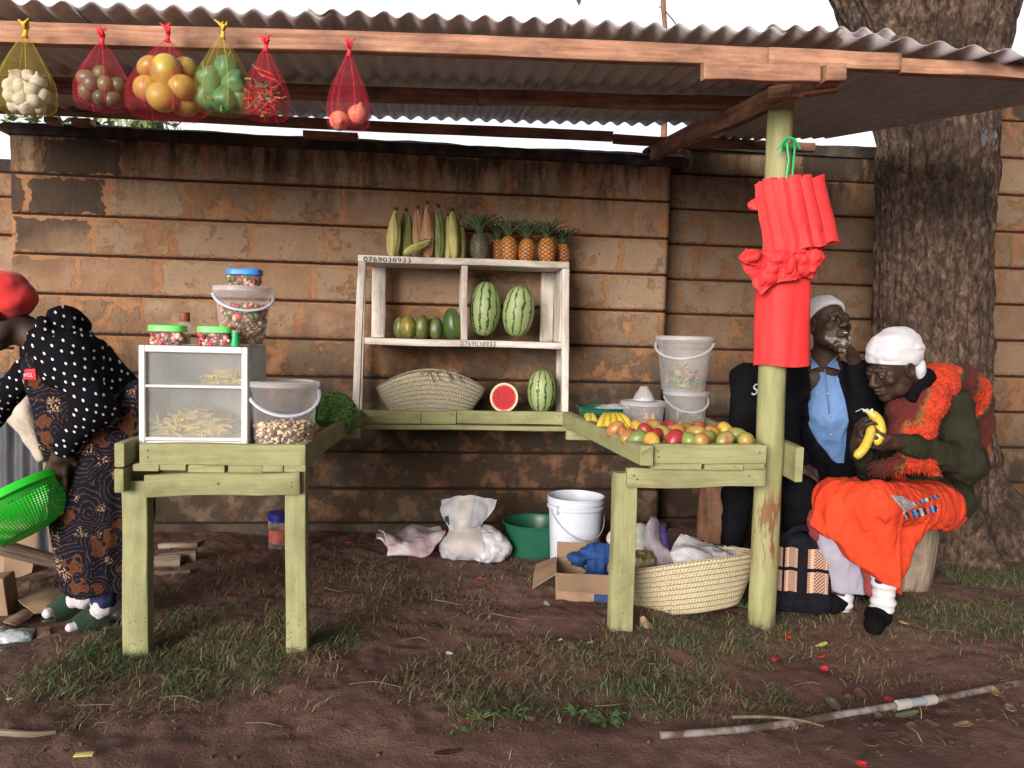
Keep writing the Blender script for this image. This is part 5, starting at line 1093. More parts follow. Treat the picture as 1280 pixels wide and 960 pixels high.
for x, y, dy, lab in [(109, 98, 0, 'small avocado at the top outer corner of its red net'), (116, 104, -.025, 'pale avocado facing out in the upper part of its red net'), (127, 95, .012, 'avocado at the very top of its red net'), (134, 107, -.02, 'dark green avocado in the middle of its red net'), (146, 108, -.005, 'darkest blackish avocado in its red net'), (110, 116, -.005, 'purplish avocado low on the outer side of its red net'), (126, 122, -.022, 'pale green avocado at the bottom centre of its red net'), (142, 124, -.01, 'green avocado at the bottom of its red net next to the mangoes')]:
    avo(W(x, y, NY+dy), lab, 'avocado', 'avocados in the red net', rrot(), 1.0)
for x, y, dy, s, lab in [(207, 89, -.04, 1.05, 'brightest yellow mango at the top of the wide red net'), (204, 122, -.045, 1.05, 'large yellow mango at the bottom centre of the wide red net'), (229, 110, -.035, .95, 'round mango on the pepper side of the wide red net'), (183, 110, -.02, .92, 'dull mango on the avocado side of the wide red net'), (231, 86, .01, .85, 'brownish mango high on the pepper side of the wide red net'), (187, 84, .02, .80, 'shaded mango behind the brightest one in the wide red net'), (231, 131, 0, .85, 'half hidden mango at the bottom of the wide red net'), (209, 104, .05, .9, 'mango at the back of the wide red net')]:
    bigm(W(x, y, NY+dy), lab, 'mango', 'mangoes in the wide red net', rrot(), s)
for x, y, dy, r, lab in [(263, 99, -.01, (.3, -.5, 0), 'green pepper on the upper mango side of the yellow net'), (283, 86, .0, (.1, .1, 1), 'topmost green pepper in the yellow net'), (294, 104, -.015, (1.2, .6, 1), 'green pepper on the upper chilli side of the yellow net'), (260, 121, -.015, (1.9, .2, .4), 'paler green pepper at the bottom corner of the yellow net'), (281, 124, -.025, (2.6, .2, 0), 'largest green pepper at the bottom of the yellow net'), (300, 124, .01, (2.2, .8, 0), 'green pepper tucked low on the chilli side of the yellow net')]:
    pep(W(x, y, NY+dy), lab, 'pepper', 'green peppers in the yellow net', r, 1.0)
for x, y, dy, r, lab in [(424, 151, -.012, (1.9, .5, .4), 'pink onion showing its root end at the bottom of the red net'), (447, 143, .0, (.2, .3, 0), 'pink onion resting on the other in the red net')]: oni(W(x, y, NY+dy), lab, 'onion', 'onions in the red net', r, .93)
def mk_chili(mat):
    mb = MB(); C = cat_rom(np.array([(-.036, 0, 0), (-.012, .003, .004), (.014, -.002, .004), (.036, .004, -.004)]), 4); mb.tube(C, np.linspace(.0052, .0008, len(C)), 8); o = mb.build('chilli', mat, None, sharp=0)
    mb = MB(); mb.tube([(-.036, 0, 0), (-.044, .001, .002), (-.054, .0, .006)], [.0040, .0022, .0018], 6); child(o, mb, 'stalk', M['stalk']); return o
chr_, chg = Kind(lambda: mk_chili(M['chili_r'])), Kind(lambda: mk_chili(M['chili_g']))
rc = np.random.default_rng(12)
for i in range(64):
    d = nrm(rc.normal(size=3)); d[1] = -abs(d[1])*.9 if rc.random() < .8 else d[1]; p = W(331, 127, NY)+d*np.array([.044, .040, .048])*(.75+.25*rc.random())
    red = i % 2 == 0
    (chr_ if red else chg)(p, ('red' if red else 'green')+' chilli pepper in the tangle inside the red net', 'chilli', ('red' if red else 'green')+' chillies in the red net', (rc.uniform(-.6, .6), rc.uniform(-.9, .9), rc.uniform(0, 6.28)), .95)
for x, y in ((334, 92), (341, 101)): chr_(W(x, y, NY-.02), 'long red chilli caught in the net above the tangle', 'chilli', 'red chillies caught above the tangle', (0, .35, .2), (1.0, 1.1, 1.1))
# ================================================================== GOODS ON THE GROUND, BAGS ON THE POST
def cast(obj, px, py, off=.002):
    """where the sight line through a photo position meets an object's surface, lifted a little off it"""
    d = Vector(ray(px, py)).normalized(); o = Vector(CAMP)-wloc(obj)
    ok, loc, nn, _ = obj.ray_cast(o, d) if True else None
    if not ok: return None
    if nn.dot(d) > 0: nn = -nn
    return np.array(loc+wloc(obj)+nn*off)
def refresh(): bpy.context.view_layer.update()
def decal(obj, name, quad, mat, nu=10, nv=5, off=.0025):
    """printed mark lying on a surface: quad is its four corners in the photo"""
    refresh(); q = [np.array(c, float) for c in quad]; P = []; last = None
    for v in np.linspace(0, 1, nv):
        row = []
        for u in np.linspace(0, 1, nu):
            c = (q[0]*(1-u)+q[1]*u)*(1-v)+(q[3]*(1-u)+q[2]*u)*v; h = cast(obj, c[0], c[1], off); row.append(h)
        P.append(row)
    good = [h for r in P for h in r if h is not None]
    if len(good) < nu*nv*.5: return None
    fb_ = np.mean(good, axis=0); P = [[(h if h is not None else fb_) for h in r] for r in P]
    for r in P:
        for i in range(len(r)):
            if np.allclose(r[i], fb_): r[i] = r[i-1] if i else r[min(i+1, len(r)-1)]
    U = np.stack(np.meshgrid(np.linspace(0, 1, nu), np.linspace(0, 1, nv)), -1)
    return MB().grid(np.array(P), U).build(name, mat, obj)
# ------------------------------------------------------------------ red shopping bags tied to the post
def pleats(corners, n, amp, thick, seed, nu=200, nv=14, bulge=.03):
    tl, tr_, br, bl = [np.asarray(c, float) for c in corners]; u = np.linspace(0, 1, nu)[None, :, None]; v = np.linspace(0, 1, nv)[:, None, None]
    P = (tl*(1-u)+tr_*u)*(1-v)+(bl*(1-u)+br*u)*v
    ph = n*1.35*(1-(1-u[..., 0])**1.7)+.3*vnoise(np.stack(np.broadcast_arrays(u[..., 0]*3, 0*u[..., 0]+seed, 0*u[..., 0]), -1)); fr_ = ph % 1; z = np.minimum(fr_/.80, (1-fr_)/.20)
    off = -amp*z*(.6+.4*v[..., 0])-bulge*np.sin(PI*u[..., 0])
    P = P+np.stack(np.broadcast_arrays(0*off, off, 0*off), -1); P = P+(.004*fbm(P*14+seed, 2))[..., None]*np.array([1, 1, 1]); return P
YB = 3.05
t = thing('shopping_bag_bundle', 'fanned bundle of folded red cloth bags hanging from the green string', 'shopping bags', W(985, 225, YB), 'red shopping bags on the post')
P = pleats([W(946, 229, YB), W(1021, 224, YB-.01), W(1040, 303, YB-.02), W(962, 325, YB-.01)], 5.0, .020, .05, 1.0); rr_ = np.random.default_rng(2)
jag = .010*vnoise(np.stack([np.linspace(0, 26, P.shape[1]), np.zeros(P.shape[1]), np.zeros(P.shape[1])], -1)); P[0, :, 2] += jag-.012*(np.abs(np.linspace(0, 1, P.shape[1])-.40) < .05)-.020*(np.abs(np.linspace(0, 1, P.shape[1])-.78) < .05); P[-1, :, 2] += jag[::-1]*.6
MB().grid(P, thick=.035).build('folded_bags', M['red_bag'], t, sharp=35)
P2 = pleats([W(953, 232, YB+.02), W(1016, 229, YB+.02), W(1030, 309, YB+.02), W(966, 329, YB+.02)], 6.0, .016, .03, 4.0); MB().grid(P2, thick=.02).build('folded_bags', M['red_bag'], t, sharp=35)
MB().grid(patch(np.array([[W(952, 240, YB-.01), W(950, 252, YB-.02), W(954, 266, YB)], [W(944, 247, YB-.03), W(943, 255, YB-.02), W(946, 263, YB-.03)], [W(936, 254, YB), W(935, 258, YB-.01), W(938, 261, YB)]]), 4, 4), thick=.004).build('loose_corner', M['red_bag'], t)
MB().grid(ruffle(patch(np.array([[W(968, 318, YB-.03), W(1000, 312, YB-.045), W(1030, 306, YB-.02)], [W(972, 330, YB-.05), W(1002, 326, YB-.05), W(1026, 316, YB-.03)]]), 5, 8), .006, 30), thick=.004).build('loose_corner', M['red_bag'], t)
mb = MB(); mb.tube(cat_rom(np.array([W(978, 190, YB), W(981, 178, YB-.03), W(986, 171, YB-.02), W(993, 180, YB), W(992, 200, YB-.02), W(990, 224, YB-.03)]), 5), .0045, 6); mb.tube([W(983, 175, YB-.02), W(986, 200, YB-.02), W(982, 228, YB-.02)], .0045, 6); mb.tube(cat_rom(np.array([W(984, 172, YB-.03), W(993, 174, YB-.04), W(1000, 186, YB-.03)]), 5), .004, 6); mb.tube(cat_rom(np.array([W(984, 172, YB-.03), W(977, 180, YB-.04), W(970, 188, YB-.03)]), 5), .004, 6); mb.tube([W(978, 183, YB+.02), W(985, 182, YB-.01), W(994, 184, YB+.02)], .006, 6)
mb.build('string', M['string_green'], t)
t = thing('shopping_bag_bundle', 'long roll of red cloth bags tied in a ruffled bow round the post', 'shopping bags', W(978, 330, YB), 'red shopping bags on the post')
nu, nv = 80, 30; P = np.zeros((nv, nu, 3)); ax0, ax1 = W(979, 332, 3.12), W(977, 457, 3.12)
for i, v in enumerate(np.linspace(0, 1, nv)):
    c = ax0*(1-v)+ax1*v; rx = .112-.012*(1-abs(v-.15))*0+.004*v; 
    for j, a in enumerate(np.linspace(-.35, PI+.35, nu)):
        f = 1+.03*math.cos(5*a+1)+.006*math.cos(13*a+v*2)-.018*max(0, math.cos(3*a+v*1.2+.6))**12-.015*max(0, math.cos(2*a-v*.9-.9))**16+.02*float(vnoise(np.array([a*3, v*5, 2.])))
        P[i, j] = c+np.array([-rx*math.cos(a)*f, -.098*math.sin(a)*f-.0, .004*math.sin(3*a)*(v > .95)])
MB().grid(P, thick=-.010).build('folded_bags', M['red_bag'], t, sharp=35)
Q = P[2:]*1.0; cc = (ax0+ax1)/2; Q[..., :2] = cc[:2]+(Q[..., :2]-cc[:2])*.86; Q[-1, :, 2] += .012; MB().grid(Q, thick=-.008).build('folded_bags', M['red_bag'], t, sharp=35)
mb = MB()
for k, (x, y, w_, h_, an) in enumerate([(948, 330, 34, 22, -.5), (966, 332, 30, 24, .3), (985, 336, 26, 26, -.2), (1003, 332, 34, 24, .25), (1016, 324, 26, 26, .7), (940, 322, 26, 14, .5), (957, 345, 30, 30, -.7), (998, 322, 40, 16, .1), (975, 322, 44, 14, -.1)]):
    c = W(x, y, YB-.035-.012*(k % 3)); s = 3.2/FOC; A = []
    for v in np.linspace(-1, 1, 17):
        A.append([c+np.array([(u*math.cos(an)-v*math.sin(an)*.7)*w_*s*.55, -.028*math.cos(u*2.2)*math.cos(v*1.4), -(u*math.sin(an)+v*math.cos(an))*h_*s*.55]) for u in np.linspace(-1, 1, 25)])
    A = np.array(A); A = ruffle(A, .010, 26, k*3.3, 2); A[..., 1] -= .012*np.sqrt(vnoise(A*np.array([60, 30, 22])+k)**2+.004); mb.grid(ruffle(A, .003, 90, k), thick=.003)
mb.build('bow', M['red_bag'], t, sharp=50)
mb = MB(); mb.tube(cat_rom(np.array([W(962, 300, YB-.005), W(957, 310, YB-.03), W(962, 326, YB-.02)]), 5), .006, 6); mb.build('string', M['string_blue'], t)

# ------------------------------------------------------------------ sacks, basin, bucket, box under the counter
def wrinkle(fr, amp, seed=0.0, st=(1, 1, 1)):
    st = np.array(st, np.float32)
    return lambda P: amp*(1-2*np.abs(vnoise(P*fr*st+seed)))*.8+amp*.5*(1-2*np.abs(vnoise(P*fr*2.3*st+seed+7)))
M['sack'] = simple('white_woven_sack', [(.36, .36, .40), (.48, .48, .53), (.55, .55, .60)], .5, 5, bmp=.35, bscale=22, bdist=.02, stretch=(1, 1, .5))
M['sack_print'] = simple('faded_print_sack', [(.40, .38, .40), (.50, .47, .50), (.44, .30, .35), (.52, .50, .52)], .6, 9, 5, bmp=.4, bscale=25, bdist=.015)
sx = G(595, 697); sk = thing('white_sack', 'bulging white woven sack knotted at the neck by the wall', 'sack', (sx[0], 4.1, 0), 'sacks by the wall')
S = SDF(.06); B = lambda px, py, Y: W(px, py, Y)
S.e(B(592, 678, 4.10), (.165, .14, .10)).e(B(618, 684, 4.05), (.10, .10, .075)).e(B(568, 684, 4.1), (.085, .10, .07)).c(B(612, 693, 4.0), B(604, 700, 3.93), .035, .012).c(B(636, 688, 4.1), B(642, 688, 4.08), .02, .006, .03).c(B(588, 655, 4.12), B(585, 662, 4.12), .05, .06)
S.build('body', M['sack'], sk, .008, lambda P: wrinkle(9, .010, 3, (1, 1, .6))(P)+wrinkle(22, .006, 8, (1, .6, 1))(P), cut=[lambda P: .004-P[:, 2]])
C = [[B(555, 626, 4.16), B(575, 622, 4.12), B(598, 623, 4.10), B(618, 626, 4.14)], [B(554, 640, 4.13), B(576, 638, 4.06), B(598, 636, 4.06), B(613, 640, 4.10)], [B(560, 655, 4.12), B(578, 650, 4.04), B(594, 648, 4.05), B(603, 650, 4.08)], [B(568, 668, 4.10), B(580, 660, 4.05), B(590, 656, 4.06), B(597, 656, 4.08)]]
nk = MB().grid(ruffle(patch(np.array(C), 7, 7), .012, 16, 2), thick=.02).build('folded_neck', M['sack'], sk)
C = [[B(x, y, Y) for x, y, Y in ((576, 623, 4.085), (585, 622.5, 4.08), (593, 623, 4.075))], [B(x, y, Y) for x, y, Y in ((576, 638, 4.035), (586, 637, 4.03), (594, 636, 4.03))], [B(x, y, Y) for x, y, Y in ((575, 650, 4.025), (583, 650, 4.02), (590, 648, 4.02))]]
decal(nk, 'beige_stripe', [(574, 625), (593, 624), (588, 648), (572, 651)], simple('beige_print', [(.40, .36, .36), (.47, .43, .42)], .6), 8, 8, .004)
decal(nk, 'printed_mark', [(556, 646), (561, 644), (562, 656), (558, 658)], simple('dark_green_print', [(.01, .06, .04)], .6), 4, 4, .004)
decal(sk.children[0], 'beige_stripe', [(558, 664), (600, 660), (606, 690), (566, 692)], bpy.data.materials['beige_print'], 9, 7, .004)
fs_ = thing('empty_sack', 'flattened empty feed sack with faded pink print on the soil', 'sack', G(512, 694), 'sacks by the wall')
C = [[B(470, 670, 4.15), B(492, 671, 4.22), B(515, 664, 4.24), B(548, 668, 4.22)], [B(474, 674, 4.06), B(498, 676, 4.12), B(520, 672, 4.14), B(552, 674, 4.12)], [B(484, 684, 4.02), B(505, 680, 4.02), B(524, 681, 4.04), B(545, 682, 4.06)], [B(484, 695, 4.0), B(506, 694, 3.98), B(530, 697, 3.98), B(540, 690, 4.02)]]
MB().grid(ruffle(patch(np.array(C), 8, 8), .016, 11, 5), thick=.012).build('sheet', M['sack_print'], fs_, sharp=60)
C2 = [[c+np.array([.01, .03, .03]) for c in C[0]], [c+np.array([.02, -.03, .028]) for c in C[1]], [c+np.array([0, -.02, .01]) for c in C[2]]]
MB().grid(ruffle(patch(np.array(C2), 8, 8), .02, 10, 15), thick=.006).build('fold', M['sack_print'], fs_, sharp=60)
gb_ = G(672, 698); basin('green basin on the soil, half behind the white bucket', (gb_[0]-.01, 4.16, .004), .172, .185)
pbk = G(720, 708); wb_ = bucket('white_bucket', 'tall open white plastic bucket standing below the counter', (pbk[0], 3.98, .003), .128, .146, .365, M['white_plastic'], None, None); 
mb = MB(); mb.lathe([(.149, .30), (.153, .305), (.153, .318), (.149, .322)], 48); child(wb_, mb, 'rim_band', M['white_plastic']); mb = MB(); mb.tube([(.15*math.cos(a), -.156*math.sin(a)-.002, .31-.150*math.sin(a)) for a in np.linspace(.35, PI+.25, 26)], .0022, 6); child(wb_, mb, 'wire_handle', M['steel']); wb_.rotation_euler = (0, 0, .25)
mb = MB(); mb.box((-.018, -.012, -.02), (.018, .012, .022)); ob = child(wb_, mb, 'handle_lug', M['white_plastic']); ob.location = (-.135, -.062, .305); ob.rotation_euler = (0, 0, .4)
# cardboard box
bx = G(735, 757); bxt = thing('cardboard_box', 'open cardboard box with a drooping flap between bucket and basket', 'box', (bx[0]+.03, 3.48, 0), rot=(0, 0, -.16)); Lb, Db, Hb = .30, .24, .135
def sheet_(mb, pts, th=.004): mb.grid(np.array(pts, float), thick=th)
def quadgrid(a, b, c, d, n=6): u = np.linspace(0, 1, n)[None, :, None]; v = np.linspace(0, 1, n)[:, None, None]; a, b, c, d = map(np.array, (a, b, c, d)); return (a*(1-u)+b*u)*(1-v)+(d*(1-u)+c*u)*v
hl, hd = Lb/2, Db/2; mb = MB()
for A in (((-hl, -hd, Hb), (hl, -hd, Hb), (hl, -hd, 0), (-hl, -hd, 0)), ((hl, hd, Hb), (-hl, hd, Hb), (-hl, hd, 0), (hl, hd, 0)), ((-hl, hd, Hb), (-hl, -hd, Hb), (-hl, -hd, 0), (-hl, hd, 0)), ((hl, -hd, Hb), (hl, hd, Hb), (hl, hd, 0), (hl, -hd, 0)), ((-hl, -hd, .005), (hl, -hd, .005), (hl, hd, .005), (-hl, hd, .005))): sheet_(mb, ruffle(quadgrid(*A), .004, 8, 1))
child(bxt, mb, 'carton', M['cardboard'], sharp=30)
for A in (((-hl, -hd, Hb), (hl, -hd, Hb), (hl-.01, -hd-.10, Hb-.055), (-hl+.005, -hd-.10, Hb-.05)), ((-hl, hd, Hb), (-hl, -hd, Hb), (-hl-.11, -hd-.02, Hb-.07), (-hl-.10, hd-.02, Hb-.03)), ((hl, hd, Hb), (-hl, hd, Hb), (-hl, hd+.07, Hb+.06), (hl, hd+.07, Hb+.06))):
    mb = MB(); sheet_(mb, ruffle(quadgrid(*A), .006, 7, 3)); child(bxt, mb, 'flap', M['cardboard'], sharp=30)
mb = MB(); sheet_(mb, quadgrid((.02, -hd-.006, .06), (hl-.01, -hd-.006, .06), (hl-.01, -hd-.006, .012), (.02, -hd-.006, .012)), .001); child(bxt, mb, 'printed_panel', simple('blue_print', [(.015, .04, .16)], .6))
S = SDF(.03); S.e(B(748, 690, 3.62), (.085, .07, .05)).e(B(722, 698, 3.60), (.05, .05, .035)).e(B(765, 692, 3.6), (.05, .05, .05)).c(B(745, 700, 3.62), B(745, 745, 3.62), .06, .09)
tag(S.build('blue_cloth', simple('blue_cotton', [(.006, .035, .14), (.012, .06, .22)], .85, 20, bmp=.6, bscale=60), None, .008, wrinkle(20, .010), cut=[lambda P: .01-P[:, 2]]), 'bundled dark blue cloth showing above the cardboard box', 'cloth')
# the big straw basket on the ground and what is in it
bb_ = G(850, 776); bgt = thing('straw_basket', 'big round straw basket full of plastic bags, slumped on the ground by the post', 'basket', (bb_[0], 3.38, 0), 'straw baskets')
Rt = rotm('Y', -.11)@rotm('X', -.17)
Pk = basket(np.array([W(856, 740, 3.36)[0], 3.30, .008]), .335, .20, .200, .66, .02, Rt, M['weave2'], bgt, tilt=.02, thick=.009)
S = SDF(.04); S.e(B(845, 725, 3.38), (.22, .15, .05)); tag(S.build('plastic_bag', M['bagfilm'], None, .010, wrinkle(14, .014, 2)), 'layer of clear bags filling the big basket', 'bag', 'plastic bags in the big basket')
def film(C, label, mat, amp=.012, fr=16, seed=1, th=.0015, nm='plastic_bag', cat='bag', grp='plastic bags in the big basket'):
    o = MB().grid(ruffle(patch(np.array(C), 7, 7), amp, fr, seed, 3), thick=th).build(nm, mat, None, sharp=0); c = np.mean(np.array(C).reshape(-1, 3), axis=0); origin_to(o, c); return tag(o, label, cat, grp)
M['film_w'] = simple('milky_film', [(.42, .42, .47), (.58, .58, .63), (.66, .66, .71)], .35, 12, bmp=.5, bscale=22, bdist=.02); M['film_p'] = simple('lilac_film', [(.26, .22, .30), (.38, .33, .40), (.46, .40, .47)], .4, 9, bmp=.4, bscale=20, bdist=.02); M['film_v'] = simple('purple_print_film', [(.06, .035, .20), (.10, .06, .28)], .4, 6)
film([[B(852, 667, 3.45), B(868, 671, 3.50), B(886, 677, 3.52), B(905, 680, 3.52), B(938, 690, 3.48)], [B(838, 688, 3.36), B(862, 684, 3.36), B(888, 692, 3.36), B(912, 694, 3.38), B(938, 700, 3.38)], [B(842, 704, 3.30), B(866, 702, 3.28), B(890, 700, 3.28), B(914, 700, 3.30), B(936, 702, 3.34)]], 'crumpled milky white plastic bag spread over the basket rim', M['film_w'], .016, 15)
film([[B(812, 645, 3.42), B(818, 647, 3.44), B(824, 655, 3.45)], [B(806, 665, 3.40), B(818, 668, 3.38), B(828, 676, 3.42)], [B(808, 690, 3.38), B(822, 695, 3.34), B(836, 690, 3.38)], [B(812, 708, 3.36), B(830, 706, 3.32), B(848, 700, 3.34)]], 'upright lilac plastic bag sticking out of the basket beside the leg', M['film_p'], .012, 16, 4)
film([[B(818, 652, 3.47), B(832, 660, 3.47), B(834, 668, 3.47)], [B(822, 672, 3.46), B(832, 676, 3.45), B(836, 682, 3.46)], [B(830, 690, 3.44), B(838, 694, 3.42), B(842, 690, 3.45)]], 'deep purple printed bag behind the lilac one in the basket', M['film_v'], .006, 20, 6)
film([[B(792, 656, 3.5), B(804, 654, 3.5), B(816, 660, 3.5)], [B(790, 674, 3.46), B(804, 676, 3.44), B(818, 680, 3.46)], [B(794, 690, 3.44), B(806, 692, 3.42), B(820, 694, 3.44)]], 'pale greenish bag bunched behind the counter leg', simple('pale_green_film', [(.30, .33, .31), (.44, .46, .44)], .4, 10, bmp=.4, bscale=20), .012, 18, 8)
S = SDF(.02); S.e(B(764, 672, 3.60), (.022, .03, .04)).e(B(772, 684, 3.6), (.03, .03, .03)); tag(S.build('plastic_bag', M['sack_print'], None, .006, wrinkle(26, .007)), 'small pink printed plastic bag peeping out beside the counter leg', 'bag')
S = SDF(.02); S.e(B(800, 700, 3.30), (.075, .05, .05)); tag(S.build('food_packet', simple('gold_patterned_wrapper', [(.06, .05, .02), (.25, .20, .08), (.34, .32, .26)], .35, 30, bmp=.4), None, .006, wrinkle(22, .008)), 'gold patterned packet in the near end of the big basket', 'packet')
o = MB().grid(ruffle(patch(np.array([[B(800, 772, 3.06), B(804, 770, 3.05), B(808, 774, 3.05)], [B(801, 782, 3.04), B(808, 780, 3.03), B(815, 783, 3.04)], [B(801, 794, 3.03), B(808, 793, 3.0), B(818, 787, 3.02)]]), 4, 4), .004, 30), thick=.002).build('torn_cardboard', M['cardboard'], None); tag(o, 'torn corner of brown card standing against the big basket', 'cardboard')
# ------------------------------------------------------------------ patterned tote bag by the post
tt = thing('tote_bag', 'dark woven tote bag with peach patterned panels leaning by the post', 'bag', G(1003, 772)+np.array([0, .08, 0]), rot=(-.10, .06, -.10))
M['tote'] = simple('black_canvas', [(.005, .005, .009), (.011, .011, .016)], .9, 30, bmp=.5, bscale=160, spec=.08)
S = SDF(.05); S.c((-.10, 0, .05), (.10, 0, .05), .058).c((-.10, 0, .31), (.105, 0, .31), .034).c((-.10, 0, .05), (-.10, 0, .31), .056, .036).c((.10, 0, .05), (.105, 0, .31), .056, .036).c((0, 0, .05), (0, 0, .31), .060, .036)
V, F = S.mesh(.007, lambda P: .004*fbm(P*14, 2), cut=[lambda P: .004-P[:, 2]]); mesh_obj('body', V, F, None, M['tote'], tt, True, 0)
m, nt, b = newmat('peach_woven_panel'); u, v = uvpat(nt)
def sq(q, n, th_): return mth(nt, 'LESS_THAN', mth(nt, 'FRACT', mth(nt, 'MULTIPLY', q, n)), th_)
lat = mth(nt, 'MAXIMUM', sq(mth(nt, 'ADD', u, v), 6, .3), sq(mth(nt, 'SUBTRACT', u, v), 6, .3)); mid = mth(nt, 'MULTIPLY', mth(nt, 'GREATER_THAN', u, .30), mth(nt, 'LESS_THAN', u, .86)); comb = mth(nt, 'MULTIPLY', sq(v, 12, .5), mth(nt, 'MAXIMUM', mth(nt, 'LESS_THAN', u, .13), mth(nt, 'GREATER_THAN', u, .90)))
pt = mth(nt, 'MAXIMUM', mth(nt, 'MULTIPLY', lat, mid), comb); c = mixc(nt, pt, (.50, .31, .22), (.035, .018, .022)); link(nt, c, b.inputs['Base Color']); b.inputs['Roughness'].default_value = .8; M['panel'] = m
def tote_panel(x0, x1, z0, z1, name='patterned_panel', mat=None, off=-.006):
    n = 12; X, Z = np.meshgrid(np.linspace(x0, x1, n), np.linspace(z1, z0, n)); Y = -(.058-(Z-.05)*.085)-.002+off*.5+.006*((X/.10)**2)*0; U = np.stack(np.meshgrid(np.linspace(0, 1, n), np.linspace(1, 0, n)), -1)
    mb = MB(); mb.grid(np.stack([X, Y, Z+.006*np.sin((X-x0)/(x1-x0)*PI)], -1), U, thick=.002); return child(tt, mb, name, mat or M['panel'])
for x0, x1 in ((.028, .122), (-.075, -.018), (-.135, -.085)):
    tote_panel(x0, x1, .095, .185); tote_panel(x0, x1, .20, .285)
tote_panel(-.016, .024, .05, .33, 'strap', M['tote'], -.010)
mb = MB(); mb.tube(cat_rom(np.array([(.09, -.03, .32), (.16, -.04, .315), (.19, -.05, .27), (.205, -.05, .22)]), 5), .016, 8, flat=.2, up=(0, 1, .2)); mb.tube(cat_rom(np.array([(-.08, -.03, .33), (-.03, -.05, .375), (.03, -.05, .375), (.08, -.03, .33)]), 5), .014, 8, flat=.25, up=(0, 1, .2)); child(tt, mb, 'handle', M['tote'])
# ------------------------------------------------------------------ log stools
def log(name, label, a, b_, r, cat='log', group=None, bark=None, seed=1, taper=.95, end=True):
    a, b_ = np.array(a, float), np.array(b_, float); t = thing(name, label, cat, a, group); ts = np.linspace(0, 1, 22); mb = MB(); rings = []; d = nrm(b_-a); s = nrm(np.cross(d, (.3, .8, .52))); u = np.cross(s, d); U = []
    for q in ts:
        rr = []
        for j in range(28):
            an = 2*PI*j/28; k = r*(1+(taper-1)*q)*(1+.07*float(vnoise(np.array([math.cos(an)*1.3+seed, math.sin(an)*1.3, q*2.])))+.04*float(vnoise(np.array([math.cos(an)*6+seed, math.sin(an)*6, q*4.])))); rr.append(a+(b_-a)*q+k*(s*math.cos(an)+u*math.sin(an))); U.append((q*np.linalg.norm(b_-a), j/28*.3))
        rings.append(rr)
    mb.sweep(rings, cap=False, U=U); mb.build('bark', bark or M['grey_wood'], t, sharp=0)
    for rg_, sg in ((rings[0], -1), (rings[-1], 1)):
        c = np.mean(rg_, axis=0); mb = MB(); V = [c]+[p for f in (.35, .7, 1.0) for p in (c+(np.array(rg_)-c)*f)]; n = 28
        F = [(0, 1+j, 1+(j+1) % n) for j in range(n)]+[(1+q*n+j, 1+(q+1)*n+j, 1+(q+1)*n+(j+1) % n, 1+q*n+(j+1) % n) for q in range(2) for j in range(n)]
        mb.add(np.array(V)+d*sg*.001, F); mb.build('cut_end', M['end_grain'], t)
    return t
log('log_stool', 'upright grey log serving as seat for the woman in orange', (2.36, 3.52, -.02), (2.44, 3.56, .43), .125, 'stool', 'log stools', None, 3, .9)
log('log_stool', 'dark log stool beneath the man in the black jacket', (1.93, 3.86, -.02), (1.93, 3.86, .42), .15, 'stool', 'log stools', M['beam_dark'], 5)
log('log_stool', 'shadowed log stool behind the counter end under the person in the black shirt', (1.66, 4.12, -.02), (1.66, 4.12, .42), .14, 'stool', 'log stools', M['beam_dark'], 7)
# ------------------------------------------------------------------ firewood and scrap round the stooping woman
log('firewood', 'long grey log lying behind the counter leg', G(186, 722), G(238, 719), .030, 'log', 'firewood', None, 11)
log('firewood', 'short log whose pale round end faces out', G(200, 706)+(0, 0, .02), G(248, 702)+(0, -.03, .035), .036, 'log', 'firewood', None, 12)
log('firewood', 'stout dark log half under the stacked ones', G(192, 712)+(0, 0, .03), G(226, 710)+(0, 0, .03), .04, 'log', 'firewood', None, 14)
mb = MB(); mb.board(W(202, 681, 3.95), W(251, 679, 3.9), .07, .024, seg=5, jit=.003); o = mb.build('plank_offcut', M['grey_wood'], None); tag(o, 'pale plank offcut on top of the firewood', 'plank')
log('firewood', 'long peeled grey pole slanting out beyond the frame edge', W(-60, 668, 3.5), W(73, 703, 3.72), .034, 'log', 'firewood', None, 15)
log('firewood', 'mossy dark log lying beside the green slippers', G(10, 738), G(88, 738)+(0, .04, .02), .048, 'log', 'firewood', M['bark'], 16)
for k, (C, lab) in enumerate([([[B(8, 655, 3.95), B(26, 648, 3.96), B(48, 644, 3.97)], [B(6, 690, 3.88), B(26, 686, 3.9), B(46, 680, 3.92)], [B(4, 722, 3.82), B(22, 722, 3.84), B(40, 716, 3.86)]], 'brown cardboard sheet propped against the iron fence'), ([[B(-8, 648, 4.0), B(4, 646, 4.0), B(14, 650, 4.0)], [B(-8, 690, 3.95), B(4, 690, 3.95), B(12, 688, 3.95)], [B(-8, 730, 3.9), B(2, 730, 3.9), B(10, 726, 3.9)]], 'darker cardboard sheet at the frame edge beside the propped one')]):
    o = MB().grid(ruffle(patch(np.array(C), 5, 5), .006, 8, k), thick=.005).build('cardboard_sheet', M['cardboard'], None, sharp=40); tag(o, lab, 'cardboard', 'scraps of cardboard')
flat = lambda pts, z: [[np.array([*G(x, y, z+dz)[:3]]) for x, y, dz in r] for r in pts]
